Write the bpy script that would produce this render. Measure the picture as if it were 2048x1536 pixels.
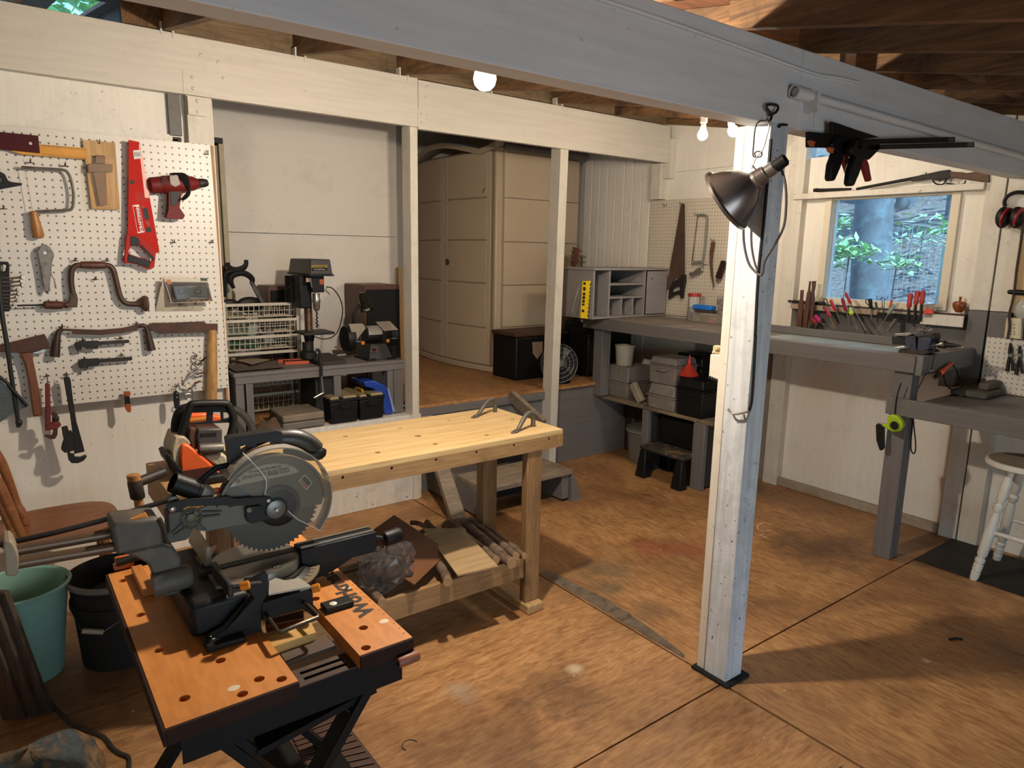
import bpy, bmesh, math, random
from math import sin, cos, pi, radians as rad
from mathutils import Vector, Matrix, Euler, noise as mnoise

random.seed(7)
S = bpy.context.scene
COL = S.collection
for o in list(bpy.data.objects):
    bpy.data.objects.remove(o)

# ------------------------------------------------------------------ camera
YAW, PITCH, ROLL, FPX = rad(53.05002), rad(10.72036), rad(1.00454), 1381.985
EYE = Vector((0, 0, 1.60))
_f = Vector((cos(YAW)*cos(PITCH), sin(YAW)*cos(PITCH), -sin(PITCH)))
_r = _f.cross(Vector((0, 0, 1))).normalized()
_u = _r.cross(_f)
R_ = _r*cos(ROLL) + _u*sin(ROLL)
U_ = -_r*sin(ROLL) + _u*cos(ROLL)
F_ = _f
cam_d = bpy.data.cameras.new('camera')
cam_d.sensor_fit = 'HORIZONTAL'
cam_d.sensor_width = 36.0
cam_d.lens = FPX/2048*36.0
cam_d.clip_start = 0.02
cam_d.clip_end = 300
cam = bpy.data.objects.new('camera', cam_d)
COL.objects.link(cam)
cam.matrix_world = Matrix((
    (R_.x, U_.x, -F_.x, EYE.x), (R_.y, U_.y, -F_.y, EYE.y),
    (R_.z, U_.z, -F_.z, EYE.z), (0, 0, 0, 1)))
S.camera = cam

# ------------------------------------------------------------------ world, sun, exposure
W = bpy.data.worlds.new('sky')
S.world = W
W.use_nodes = True
wn = W.node_tree.nodes
wl = W.node_tree.links
sky = wn.new('ShaderNodeTexSky')
sky.sky_type = 'NISHITA'
sky.sun_disc = False
sky.sun_elevation = rad(48)
sky.sun_rotation = rad(100)
sky.air_density = 1.2
bg = wn['Background']
tint = wn.new('ShaderNodeMix')          # the picture is balanced for warm lamps, so daylight reads blue
tint.data_type = 'RGBA'
tint.blend_type = 'MULTIPLY'
tint.inputs[0].default_value = 1.0
tint.inputs[7].default_value = (.42, .78, 1.10, 1)
wl.new(sky.outputs['Color'], tint.inputs[6])
wl.new(tint.outputs[2], bg.inputs['Color'])
bg.inputs['Strength'].default_value = 0.34

def lamp(kind, name, loc, power, col, size=None, rot=None, sizey=None):
    d = bpy.data.lights.new(name, kind)
    d.energy = power
    d.color = col
    if kind == 'POINT':
        d.shadow_soft_size = size
    if kind == 'AREA':
        d.shape = 'RECTANGLE'
        d.size = size
        d.size_y = sizey or size
    o = bpy.data.objects.new(name, d)
    COL.objects.link(o)
    o.location = loc
    if rot:
        o.rotation_euler = rot
    return o

sun = lamp('SUN', 'sun', (8, 2, 9), 8.0, (.50, .78, 1.0), rot=(rad(28), rad(-12), 0))
sun.data.angle = rad(0.6)
# daylight coming in through the open double doorway behind the photographer
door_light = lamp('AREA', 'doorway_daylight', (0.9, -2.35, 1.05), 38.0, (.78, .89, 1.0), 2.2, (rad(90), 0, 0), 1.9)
WARM = (1.0, .885, .74)
BULBS = [((1.302, 1.90, 2.148), 90.0), ((3.25, 2.60, 2.262), 11.0), ((3.40, 2.5095, 2.288), 11.0)]

S.view_settings.view_transform = 'Standard'
S.view_settings.look = 'None'
S.view_settings.gamma = 1.0
S.view_settings.use_curve_mapping = False
S.view_settings.exposure = 0.55

# ------------------------------------------------------------------ measuring helpers: a sight line meets a real plane
def ray(px, py):
    return R_*((px-1024)/FPX) - U_*((py-768)/FPX) + F_
def OX(px, py, X):
    d = ray(px, py); return EYE + d*((X-EYE.x)/d.x)
def OY(px, py, Y):
    d = ray(px, py); return EYE + d*((Y-EYE.y)/d.y)
def OZ(px, py, Z):
    d = ray(px, py); return EYE + d*((Z-EYE.z)/d.z)
def proj(P):
    P = Vector(P)-EYE
    k = P.dot(F_)
    return 1024+FPX*P.dot(R_)/k, 768-FPX*P.dot(U_)/k
def mpp(P):
    return (Vector(P)-EYE).dot(F_)/FPX
def zat(x, y, py):
    a, b = -1.0, 4.0
    for i in range(40):
        m = (a+b)/2
        if proj((x, y, m))[1] > py: a = m
        else: b = m
    return (a+b)/2
CR = dict(c1=(0, 220, 4.4522), c2=(0, 500, 3.4913), c3=(420, 460, 3.6568), c4=(800, 240, 2.7423), c5=(1120, 380, 4.5182),
          c6=(1140, 620, 3.8405), c7=(1400, 180, 3.1605), c8=(1520, 520, 3.8788), d1=(200, 780, 3.2), d2=(0, 880, 2.3413),
          d3=(200, 1080, 3.103), d4=(580, 780, 3.0724), d6=(1500, 800, 3.0712), e2=(1880, 360, 3.4881), e3=(330, 800, 6.2061),
          e4=(400, 860, 5.4857), e5=(0, 860, 4.5167), e6=(0, 500, 4.2692), e7=(1780, 600, 5.1194), e8=(1560, 560, 5.12),
          f1=(200, 1000, 6.4), f2=(380, 1080, 6.0235), f3=(440, 700, 8.5318), f4=(440, 500, 6.4), f5=(660, 560, 8.5353),
          f6=(830, 780, 5.4865), p=(0, 0, 1))
def Q(c, pts):
    x0, y0, s = CR[c]
    return [(x0+a/s, y0+b/s) for a, b in pts]
def on(c, pts, X=None, Y=None, Z=None):
    out = []
    for a, b in Q(c, pts):
        out.append(OX(a, b, X) if X is not None else OY(a, b, Y) if Y is not None else OZ(a, b, Z))
    return out

# ------------------------------------------------------------------ materials
def C(h):
    v = [int(h[i:i+2], 16)/255 for i in (0, 2, 4)]
    return tuple(x/12.92 if x <= .04045 else ((x+.055)/1.055)**2.4 for x in v) + (1.0,)
def sc(c, k):
    return tuple(min(1, x*k) for x in c[:3]) + (1.0,)
MATS = {}
def nodes(name):
    m = bpy.data.materials.new(name)
    m.use_nodes = True
    t = m.node_tree
    b = t.nodes['Principled BSDF']
    tc = t.nodes.new('ShaderNodeTexCoord')
    return m, t, b, tc
def noise_n(t, vec, scale, detail=4, rough=.55, dist=0):
    n = t.nodes.new('ShaderNodeTexNoise')
    n.inputs['Scale'].default_value = scale
    n.inputs['Detail'].default_value = detail
    n.inputs['Roughness'].default_value = rough
    n.inputs['Distortion'].default_value = dist
    t.links.new(vec, n.inputs['Vector'])
    return n.outputs['Fac']
def ramp_n(t, fac, stops):
    r = t.nodes.new('ShaderNodeValToRGB')
    e = r.color_ramp.elements
    while len(e) < len(stops): e.new(.5)
    for i, (p, c) in enumerate(stops):
        e[i].position = p
        e[i].color = c
    t.links.new(fac, r.inputs['Fac'])
    return r.outputs['Color']
def mix_n(t, fac, a, b, mode='MIX'):
    m = t.nodes.new('ShaderNodeMix')
    m.data_type = 'RGBA'
    m.blend_type = mode
    for inp, v in ((m.inputs[0], fac), (m.inputs[6], a), (m.inputs[7], b)):
        if hasattr(v, 'is_output'): t.links.new(v, inp)
        elif isinstance(v, (int, float)): inp.default_value = v
        else: inp.default_value = v
    return m.outputs[2]
def math_n(t, op, a, b=0.0):
    m = t.nodes.new('ShaderNodeMath')
    m.operation = op
    for inp, v in ((m.inputs[0], a), (m.inputs[1], b)):
        if hasattr(v, 'is_output'): t.links.new(v, inp)
        else: inp.default_value = v
    return m.outputs[0]
def map_n(t, vec, scale, loc=(0, 0, 0), rot=(0, 0, 0)):
    m = t.nodes.new('ShaderNodeMapping')
    m.inputs['Scale'].default_value = scale
    m.inputs['Location'].default_value = loc
    m.inputs['Rotation'].default_value = rot
    t.links.new(vec, m.inputs['Vector'])
    return m.outputs['Vector']
def bump_n(t, b, h, strength, dist=.01):
    n = t.nodes.new('ShaderNodeBump')
    n.inputs['Strength'].default_value = strength
    n.inputs['Distance'].default_value = dist
    t.links.new(h, n.inputs['Height'])
    t.links.new(n.outputs['Normal'], b.inputs['Normal'])
B0, W0 = (0, 0, 0, 1), (1, 1, 1, 1)
def mat(name, col, rough=.55, metal=0.0, var=.12, vs=9.0, bump=.15, bs=90.0, grime=None, ga=.5, gs=14.0, spec=.5):
    """plain coloured stuff with mottling, optional worn/dirty blotches and fine relief"""
    if name in MATS: return MATS[name]
    m, t, b, tc = nodes(name)
    v = tc.outputs['Object']
    c = C(col) if isinstance(col, str) else col
    base = ramp_n(t, noise_n(t, v, vs, 5), [(.3, sc(c, 1-var)), (.7, sc(c, 1+var))])
    if grime:
        f = ramp_n(t, noise_n(t, v, gs, 8, .68, .3), [(.60-ga*.22, B0), (.74-ga*.12, W0)])
        base = mix_n(t, f, base, C(grime))
    t.links.new(base, b.inputs['Base Color'])
    b.inputs['Roughness'].default_value = rough
    b.inputs['Metallic'].default_value = metal
    b.inputs['Specular IOR Level'].default_value = spec
    if bump: bump_n(t, b, noise_n(t, v, bs, 4), bump, .003)
    MATS[name] = m
    return m
def wood(name, c1, c2, axis=0, s=6.0, rough=.6, ratio=.07, stain=None, ss=3.0, bump=.2, sa=.5, knots=False):
    """timber with the grain along one axis"""
    if name in MATS: return MATS[name]
    m, t, b, tc = nodes(name)
    k = [1.0, 1.0, 1.0]; k[axis] = ratio
    v = map_n(t, tc.outputs['Object'], k)
    g = noise_n(t, v, s*4, 7, .62, 1.2)
    base = ramp_n(t, g, [(.30, C(c1)), (.52, sc(C(c1), 1.0) if False else tuple((p+q)/2 for p, q in zip(C(c1), C(c2)))), (.72, C(c2))])
    g2 = noise_n(t, v, s*26, 3, .5)
    base = mix_n(t, .35, base, ramp_n(t, g2, [(.35, sc(C(c1), .75)), (.65, C(c2))]))
    if stain:
        f = ramp_n(t, noise_n(t, tc.outputs['Object'], ss, 7, .65, .6), [(.62-sa*.25, B0), (.80-sa*.18, W0)])
        base = mix_n(t, f, base, C(stain))
    t.links.new(base, b.inputs['Base Color'])
    b.inputs['Roughness'].default_value = rough
    if bump: bump_n(t, b, g, bump, .004)
    MATS[name] = m
    return m
def paint(name, col, axis=2, rough=.55, dirt='6a5140', da=.35, ds=5.0, spots=.25, grain=.12):
    """old brushed paint over boards: streaks, dirt clouds, fly specks"""
    if name in MATS: return MATS[name]
    m, t, b, tc = nodes(name)
    o = tc.outputs['Object']
    k = [1.0, 1.0, 1.0]; k[axis] = .06
    v = map_n(t, o, k)
    c = C(col)
    g = noise_n(t, v, 40, 6, .6, .4)
    base = ramp_n(t, g, [(.25, sc(c, 1-grain)), (.6, c), (.85, sc(c, 1+grain*.5))])
    f = ramp_n(t, noise_n(t, o, ds, 8, .7, .4), [(.62-da*.3, B0), (.95-da*.2, W0)])
    f = math_n(t, 'MULTIPLY', f, da)
    base = mix_n(t, f, base, C(dirt))
    sp = ramp_n(t, noise_n(t, o, 55, 3, .5), [(.70-spots*.05, B0), (.73-spots*.05, W0)])
    sp = math_n(t, 'MULTIPLY', sp, spots*2)
    base = mix_n(t, sp, base, C('4a3828'))
    t.links.new(base, b.inputs['Base Color'])
    b.inputs['Roughness'].default_value = rough
    bump_n(t, b, g, .18, .004)
    MATS[name] = m
    return m
def glow(name, col, strength):
    if name in MATS: return MATS[name]
    m, t, b, tc = nodes(name)
    b.inputs['Base Color'].default_value = (1, 1, 1, 1)
    b.inputs['Emission Color'].default_value = col
    b.inputs['Emission Strength'].default_value = strength
    MATS[name] = m
    return m
def clear(name, col=(1, 1, 1, 1), alpha=.2, rough=.08):
    """thin clear plastic or glass"""
    if name in MATS: return MATS[name]
    m, t, b, tc = nodes(name)
    tr = t.nodes.new('ShaderNodeBsdfTransparent')
    tr.inputs['Color'].default_value = col
    gl = t.nodes.new('ShaderNodeBsdfGlossy')
    gl.inputs['Roughness'].default_value = rough
    df = t.nodes.new('ShaderNodeBsdfDiffuse')
    df.inputs['Color'].default_value = col
    m1 = t.nodes.new('ShaderNodeMixShader')
    m2 = t.nodes.new('ShaderNodeMixShader')
    fr = t.nodes.new('ShaderNodeFresnel')
    fr.inputs['IOR'].default_value = 1.35
    m1.inputs[0].default_value = alpha
    t.links.new(tr.outputs[0], m1.inputs[1]); t.links.new(df.outputs[0], m1.inputs[2])
    t.links.new(fr.outputs[0], m2.inputs[0])
    t.links.new(m1.outputs[0], m2.inputs[1]); t.links.new(gl.outputs[0], m2.inputs[2])
    t.links.new(m2.outputs[0], t.nodes['Material Output'].inputs['Surface'])
    MATS[name] = m
    return m

# ------------------------------------------------------------------ mesh helpers
OFF = {}
def smooth_path(pts, k=4):
    P = [Vector(p) for p in pts]
    if len(P) < 3: return P
    out = []
    for i in range(len(P)-1):
        a = P[i-1] if i else P[i]*2-P[i+1]
        b, c = P[i], P[i+1]
        d = P[i+2] if i+2 < len(P) else P[i+1]*2-P[i]
        for j in range(k):
            t = j/k
            out.append(.5*((2*b)+(c-a)*t+(2*a-5*b+4*c-d)*t*t+(3*b-a-3*c+d)*t**3))
    out.append(P[-1])
    return out
class M:
    def __init__(s, T=None):
        s.b = bmesh.new(); s.T = T or Matrix.Identity(4)
    def v(s, p):
        return s.b.verts.new(s.T @ Vector(p))
    def f(s, vs):
        try: return s.b.faces.new(vs)
        except ValueError: return None
    def box(s, x0, x1, y0, y1, z0, z1, rot=None, about=None):
        c = Vector(((x0+x1)/2, (y0+y1)/2, (z0+z1)/2)) if about is None else Vector(about)
        V = []
        for x in (x0, x1):
            for y in (y0, y1):
                for z in (z0, z1):
                    p = Vector((x, y, z))
                    if rot is not None: p = c + rot @ (p-c)
                    V.append(s.v(p))
        for q in ((0, 1, 3, 2), (4, 6, 7, 5), (0, 4, 5, 1), (2, 3, 7, 6), (0, 2, 6, 4), (1, 5, 7, 3)):
            s.f([V[i] for i in q])
        return s
    def hexa(s, bot, top):
        """solid between two 4-corner loops"""
        a = [s.v(p) for p in bot]; b = [s.v(p) for p in top]
        n = len(a)
        s.f(a[::-1]); s.f(b)
        for i in range(n): s.f([a[i], a[(i+1) % n], b[(i+1) % n], b[i]])
        return s
    def beam(s, a, b, w, h, up=(0, 0, 1)):
        """rectangular bar from a to b, w across, h along up"""
        a, b = Vector(a), Vector(b)
        d = (b-a).normalized(); up = Vector(up)
        x = d.cross(up).normalized(); y = x.cross(d)
        L = [x*sx*w/2 + y*sy*h/2 for sx, sy in ((-1, -1), (1, -1), (1, 1), (-1, 1))]
        return s.hexa([a+q for q in L], [b+q for q in L])
    def tube(s, pts, r, n=8, k=0, closed=False, cap=True):
        P = smooth_path(pts, k) if k else [Vector(p) for p in pts]
        m = len(P)
        rr = r if isinstance(r, (list, tuple)) else [r]*len(pts)
        if len(rr) != m:
            q = []
            for i in range(m):
                t = i*(len(rr)-1)/(m-1); j = min(int(t), len(rr)-2)
                q.append(rr[j]+(rr[j+1]-rr[j])*(t-j))
            rr = q
        up = None; rings = []
        for i in range(m):
            if closed: d = P[(i+1) % m]-P[i-1]
            else: d = P[min(i+1, m-1)]-P[max(i-1, 0)]
            if d.length < 1e-9: d = Vector((0, 0, 1))
            d.normalize()
            if up is None:
                up = Vector((0, 0, 1)) if abs(d.z) < .9 else Vector((1, 0, 0))
            x = d.cross(up)
            if x.length < 1e-6: x = d.orthogonal()
            x.normalize(); up = x.cross(d)
            rings.append([s.v(P[i]+(x*cos(2*pi*j/n)+up*sin(2*pi*j/n))*rr[i]) for j in range(n)])
        for i in range(m if closed else m-1):
            A, B = rings[i], rings[(i+1) % m]
            for j in range(n): s.f([A[j], A[(j+1) % n], B[(j+1) % n], B[j]])
        if cap and not closed:
            s.f(rings[0][::-1]); s.f(rings[-1])
        return s
    def lathe(s, prof, o, d=(0, 0, 1), n=20, sx=1.0, cap=True):
        """prof: (radius, distance along d) pairs"""
        o, d = Vector(o), Vector(d).normalized()
        x = d.orthogonal().normalized() if abs(d.z) < .99 else Vector((1, 0, 0))
        y = d.cross(x)
        rings = []
        for r, t in prof:
            rings.append([s.v(o+d*t+(x*cos(2*pi*j/n)*sx+y*sin(2*pi*j/n))*max(r, 1e-5)) for j in range(n)])
        for A, B in zip(rings, rings[1:]):
            for j in range(n): s.f([A[j], A[(j+1) % n], B[(j+1) % n], B[j]])
        if cap:
            s.f(rings[0][::-1]); s.f(rings[-1])
        return s
    def plate(s, loops, th):
        """flat outline (first loop) with holes (the rest), thickened by the vector th"""
        th = Vector(th)
        loops = [[Vector(p) for p in L] for L in loops]
        if len(loops) == 1 and len(loops[0]) >= 3:
            L = loops[0]
            A = [s.v(p) for p in L]; B = [s.v(p+th) for p in L]
            s.f(A[::-1]); s.f(B)
            for i in range(len(L)):
                j = (i+1) % len(L); s.f([A[i], A[j], B[j], B[i]])
            return s
        for side in (0, 1):
            E = []
            for L in loops:
                V = [s.v(p+th*side) for p in L]
                for i in range(len(V)): E.append(s.b.edges.new((V[i], V[(i+1) % len(V)])))
            bmesh.ops.triangle_fill(s.b, use_beauty=True, edges=E)
        for L in loops:
            A = [s.v(p) for p in L]; B = [s.v(p+th) for p in L]
            for i in range(len(L)):
                j = (i+1) % len(L); s.f([A[i], A[j], B[j], B[i]])
        return s
    def ball(s, c, r, sx=1, sy=1, sz=1, n=14, m=8, rot=None):
        c = Vector(c); rings = []
        for i in range(m+1):
            a = pi*i/m
            ring = []
            for j in range(n):
                p = Vector((sin(a)*cos(2*pi*j/n)*r*sx, sin(a)*sin(2*pi*j/n)*r*sy, cos(a)*r*sz))
                if rot is not None: p = rot @ p
                ring.append(s.v(c+p))
            rings.append(ring)
        for A, B in zip(rings, rings[1:]):
            for j in range(n): s.f([A[j], B[j], B[(j+1) % n], A[(j+1) % n]])
        return s
    def grid(s, nu, nv, fn):
        V = [[s.v(fn(i/nu, j/nv)) for j in range(nv+1)] for i in range(nu+1)]
        for i in range(nu):
            for j in range(nv): s.f([V[i][j], V[i+1][j], V[i+1][j+1], V[i][j+1]])
        return s
    def build(s, name, m, par=None, bev=0.0, flat=False, ang=38, loc=None, segs=2):
        bm = s.b
        bmesh.ops.remove_doubles(bm, verts=bm.verts, dist=1e-5)
        bmesh.ops.recalc_face_normals(bm, faces=bm.faces)
        off = OFF.get(par, Vector((0, 0, 0))) if par is not None else (Vector(loc) if loc is not None else None)
        if off is None:
            off = Vector((0, 0, 0))
            if len(bm.verts):
                xs = [v.co for v in bm.verts]
                off = Vector((sum(p.x for p in xs)/len(xs), sum(p.y for p in xs)/len(xs), min(p.z for p in xs)))
        for v in bm.verts: v.co -= off
        me = bpy.data.meshes.new(name)
        bm.to_mesh(me); bm.free()
        me.materials.append(m)
        if not flat:
            me.shade_smooth()
            me.set_sharp_from_angle(angle=rad(ang))
        o = bpy.data.objects.new(name, me)
        COL.objects.link(o)
        if par is not None: o.parent = par
        else: o.location = off
        OFF[o] = off
        if bev:
            bv = o.modifiers.new('edge', 'BEVEL')
            bv.width = bev; bv.segments = segs; bv.limit_method = 'ANGLE'; bv.angle_limit = rad(40)
            bv.harden_normals = False
        return o
def tag(o, label, cat, group=None, kind=None):
    if label: o['label'] = label
    if cat: o['category'] = cat
    if group: o['group'] = group
    if kind: o['kind'] = kind
    return o
def thing(name, label, cat, loc, group=None):
    o = bpy.data.objects.new(name, None)
    o.empty_display_size = .05
    COL.objects.link(o); o.location = loc
    OFF[o] = Vector(loc)
    return tag(o, label, cat, group)
def struct(name, loc=(0, 0, 0)):
    o = bpy.data.objects.new(name, None)
    o.empty_display_size = .05
    COL.objects.link(o); o.location = loc; OFF[o] = Vector(loc); o['kind'] = 'structure'
    return o
def copy_tree(o, par=None):
    c = o.copy(); COL.objects.link(c)
    if par is not None: c.parent = par
    OFF[c] = OFF.get(o, Vector((0, 0, 0)))
    for ch in list(o.children):
        copy_tree(ch, c)
    return c
def text_into(mm, body, o, ux, uy, size, depth=.0004, width=None, bold=0.0):
    """lettering as real thin relief: origin o, reading along ux, up along uy"""
    cu = bpy.data.curves.new('lettering', 'FONT')
    cu.body = body; cu.size = size; cu.extrude = depth/2; cu.resolution_u = 2; cu.offset = bold
    ob = bpy.data.objects.new('lettering', cu)
    me = bpy.data.meshes.new_from_object(ob)
    ux, uy, o = Vector(ux).normalized(), Vector(uy).normalized(), Vector(o)
    un = ux.cross(uy).normalized()
    xs = [v.co.x for v in me.vertices]
    k = width/(max(xs)-min(xs)) if width and xs else 1.0
    x0 = min(xs) if xs else 0
    V = [mm.v(o+ux*((v.co.x-x0)*k)+uy*v.co.y+un*v.co.z) for v in me.vertices]
    for p in me.polygons: mm.f([V[i] for i in p.vertices])
    bpy.data.objects.remove(ob); bpy.data.curves.remove(cu); bpy.data.meshes.remove(me)
    return mm
def circ(c, r, ux, uy, n=14):
    c, ux, uy = Vector(c), Vector(ux), Vector(uy)
    return [c+ux*cos(2*pi*i/n)*r+uy*sin(2*pi*i/n)*r for i in range(n)]
XV, YV, ZV = Vector((1, 0, 0)), Vector((0, 1, 0)), Vector((0, 0, 1))

# ------------------------------------------------------------------ shared materials
m_wall = paint('painted_wall', 'e3dccf', 2, da=.28, ds=3.0, spots=.22, grain=.07)
m_header = paint('painted_beam', 'd0c8ba', 0, da=.22, ds=4.0, spots=.15)
m_post = paint('painted_post', 'd2cabb', 2, da=.35, ds=6.0, spots=.25)
m_girder = paint('painted_girder', 'd6d5d2', 0, da=.2, ds=2.5, spots=.15)
m_grey = paint('grey_paint', '64605c', 1, da=.25, ds=6.0, spots=.1, grain=.18)
m_greyx = paint('grey_paint_lengthwise', '6f6a66', 0, da=.25, ds=6.0, spots=.1, grain=.18)
m_greyz = paint('grey_paint_upright', '6a6562', 2, da=.3, ds=6.0, spots=.1, grain=.18)
m_rafter = wood('rafter_timber', '4a3323', '8e683f', 1, 5, .8, stain='2a1d14', ss=2.5, sa=.4)
m_deck = wood('roof_sheathing', '4a2c1b', '80512f', 0, 3, .8, stain='24160e', ss=2)
m_black = mat('black_plastic', '100f0e', .5, var=.2, spec=.3)
m_blackm = mat('black_iron', '1b1917', .55, .15, var=.25, grime='3a2c22', ga=.3)
m_steel = mat('steel', 'a8a49c', .32, .9, var=.15, grime='5a4a3a', ga=.2)
m_dull = mat('dull_metal', '77736c', .5, .7, var=.2, grime='4a3526', ga=.4)
m_rust = mat('rusty_steel', '4a3730', .68, .35, var=.3, vs=25, grime='5d3520', ga=.5, gs=30)
m_handle = wood('handle_wood', '7a4a26', 'b07a42', 2, 9, .5)
m_dkhandle = wood('dark_handle_wood', '3d2116', '6d4028', 2, 9, .5)
m_hook = mat('hook_wire', '5b5550', .45, .8, var=.1)

# ------------------------------------------------------------------ floor
def floor_mat(name, axis, dark):
    m, t, b, tc = nodes(name)
    o = tc.outputs['Object']
    k = [1.0, 1.0, 1.0]; k[axis] = .24
    v = map_n(t, o, k)
    g = noise_n(t, v, 7, 9, .70, 2.6)
    base = ramp_n(t, g, [(.28, C('8a592c')), (.50, C('b07a45')), (.74, C('c9975a'))])
    g3 = noise_n(t, v, 60, 5, .6, .5)
    base = mix_n(t, .42, base, ramp_n(t, g3, [(.35, C('6a4a30')), (.62, C('c49c6c'))]))
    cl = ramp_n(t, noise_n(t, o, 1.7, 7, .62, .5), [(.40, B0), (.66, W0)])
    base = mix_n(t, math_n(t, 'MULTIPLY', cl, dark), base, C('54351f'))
    def blot(x, y, r, col, amt, wob=.5):
        nonlocal base
        mp = map_n(t, o, (1/r, 1/r, 0), (-x/r, -y/r, 0))
        ln = t.nodes.new('ShaderNodeVectorMath'); ln.operation = 'LENGTH'
        t.links.new(mp, ln.inputs[0])
        d = math_n(t, 'ADD', ln.outputs['Value'], math_n(t, 'MULTIPLY', math_n(t, 'SUBTRACT', noise_n(t, o, 9, 6, .7), .5), wob*4))
        f = ramp_n(t, d, [(.25, W0), (1.0, B0)])
        base = mix_n(t, math_n(t, 'MULTIPLY', f, amt), base, C(col))
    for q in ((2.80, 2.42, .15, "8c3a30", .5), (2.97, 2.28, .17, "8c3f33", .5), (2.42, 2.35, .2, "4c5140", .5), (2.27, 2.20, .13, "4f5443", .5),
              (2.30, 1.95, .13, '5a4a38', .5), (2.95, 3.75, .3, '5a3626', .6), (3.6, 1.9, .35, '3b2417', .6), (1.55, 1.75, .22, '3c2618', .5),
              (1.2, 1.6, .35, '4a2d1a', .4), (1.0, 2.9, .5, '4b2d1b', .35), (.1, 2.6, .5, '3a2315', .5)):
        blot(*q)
    for q in ((1.691, 1.805, .045, 'c9b394', .8, .3), (1.244, 1.941, .08, '9a8d7c', .6, .8), (2.9, 1.02, .02, 'd8cbb0', .8, .2)):
        blot(*q)
    sp = ramp_n(t, noise_n(t, o, 34, 2, .4), [(.755, B0), (.775, W0)])
    base = mix_n(t, math_n(t, 'MULTIPLY', sp, .7), base, C('c9b08c'))
    sd = ramp_n(t, noise_n(t, v, 42, 3, .5), [(.72, B0), (.76, W0)])
    base = mix_n(t, math_n(t, 'MULTIPLY', sd, .8), base, C('2a190f'))
    t.links.new(base, b.inputs['Base Color'])
    rr = ramp_n(t, g, [(.3, (.42,)*3+(1,)), (.7, (.62,)*3+(1,))])
    t.links.new(rr, b.inputs['Roughness'])
    bump_n(t, b, g3, .22, .004)
    return m
m_floory = floor_mat('worn_plywood_floor', 1, .58)
m_floorx = floor_mat('worn_plywood_floor_near', 0, .5)
flo = struct('floor')
M().box(-2.2, 4.6, -2.6, 4.0, -.06, -.022).build('subfloor', mat('subfloor_dark', '140e0a', .9), flo)
for x0, x1, y0, y1, mm in ((2.094, 4.55, 1.494, 2.535, m_floory), (2.094, 4.55, 2.537, 3.98, m_floory), (2.094, 3.268, .28, 1.486, m_floory),
                           (3.273, 4.55, .28, 1.488, m_floory), (2.094, 4.55, -2.6, .276, m_floory), (-.35, 2.084, 1.412, 2.62, m_floorx), (-.35, 2.084, 2.625, 3.98, m_floorx),
                           (-.35, 2.082, .19, 1.406, m_floorx), (-.35, 2.089, -2.6, .186, m_floorx), (-2.2, -.354, -2.6, 3.98, m_floorx)):
    M().box(x0, x1, y0, y1, -.02, 0).build('plywood_sheet', mm, flo, bev=.0015)

strip = [(2.100, 1.60), (2.125, 1.62), (2.15, 1.75), (2.175, 1.95), (2.19, 2.15), (2.17, 2.35), (2.16, 2.52), (2.100, 2.53)]
M().plate([[Vector((x, y, .0003)) for x, y in strip]], (0, 0, .0006)).build('filler_strip', mat('grey_filler', '6b5c4a', .8, var=.3, vs=14, grime='3a3026', ga=.5, gs=18), flo)
for L in ([(1545, 1048), (1530, 1045), (1516, 1050), (1516, 1058), (1528, 1062), (1542, 1060)], [(1508, 1068), (1518, 1070), (1528, 1068)], [(1520, 1070), (1534, 1076)]):
    M().tube([OZ(x, y, .0006) for x, y in L], .005 if len(L) > 3 else .004, 4, 2).build('paint_mark', mat('chalk_white', 'c9a886', .8), flo).scale = (1, 1, .12)
# ------------------------------------------------------------------ left wall: panel, header, posts, half wall
wl_ = struct('wall_left')
YL = 3.83
M().box(-2.2, .79, 3.87, 3.95, 0, 2.34).box(.79, .83, 3.87, 3.95, 0, 2.10).box(.79, .83, 3.87, 3.95, 2.135, 2.34).box(.83, .985, 3.87, 3.95, 0, 2.34).build('wall_panel', m_wall, wl_)
M().box(-2.2, .77, 3.835, 3.87, 2.095, 2.14).build('ledger_strip', m_wall, wl_)
M().box(.98, 2.15, YL, 3.93, 0, .572).build('half_wall', paint('half_wall_paint', 'd9d2c6', 2, da=.4, ds=7, spots=.4), wl_, bev=.004)
M().hexa([(-2.2, 3.80, 2.338), (2.128, 3.80, 2.326), (2.128, 3.84, 2.326), (-2.2, 3.84, 2.338)], [(-2.2, 3.80, 2.602), (2.128, 3.80, 2.600), (2.128, 3.84, 2.600), (-2.2, 3.84, 2.602)]).build('header_board', m_header, wl_, bev=.003)
M().box(2.131, 4.36, 3.80, 3.84, 2.316, 2.592).build('header_board', m_header, wl_, bev=.003)
for x0, x1 in ((.853, .979), (2.083, 2.145), (3.262, 3.345)):
    bx = x0-.03 if x0 > 3 else x0
    M().hexa([(bx, 3.82, 0), (bx+x1-x0-.015, 3.82, 0), (bx+x1-x0-.015, 3.925, 0), (bx, 3.925, 0)],
             [(x0, 3.82, 2.34), (x1-.01, 3.82, 2.34), (x1-.01, 3.925, 2.34), (x0, 3.925, 2.34)]).build('wall_post', m_post, wl_, bev=.003)
M().box(.775, .83, 3.84, 3.87, 2.14, 2.332).build('stud', m_grey, wl_)
for x, z, w, h in ((.885, 2.385, .09, .11), (.90, 2.28, .09, .085), (2.15, 2.38, .05, .1)):
    k = M().box(x-w/2, x+w/2, 3.797, 3.80, z-h/2, z+h/2)
    for dz in (-.025, .025): k.lathe([(.009, 0), (.009, .006), (.004, .009)], (x, 3.797, z+dz), (0, -1, 0), 8)
    k.build('nail_plate', m_header, wl_)
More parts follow.
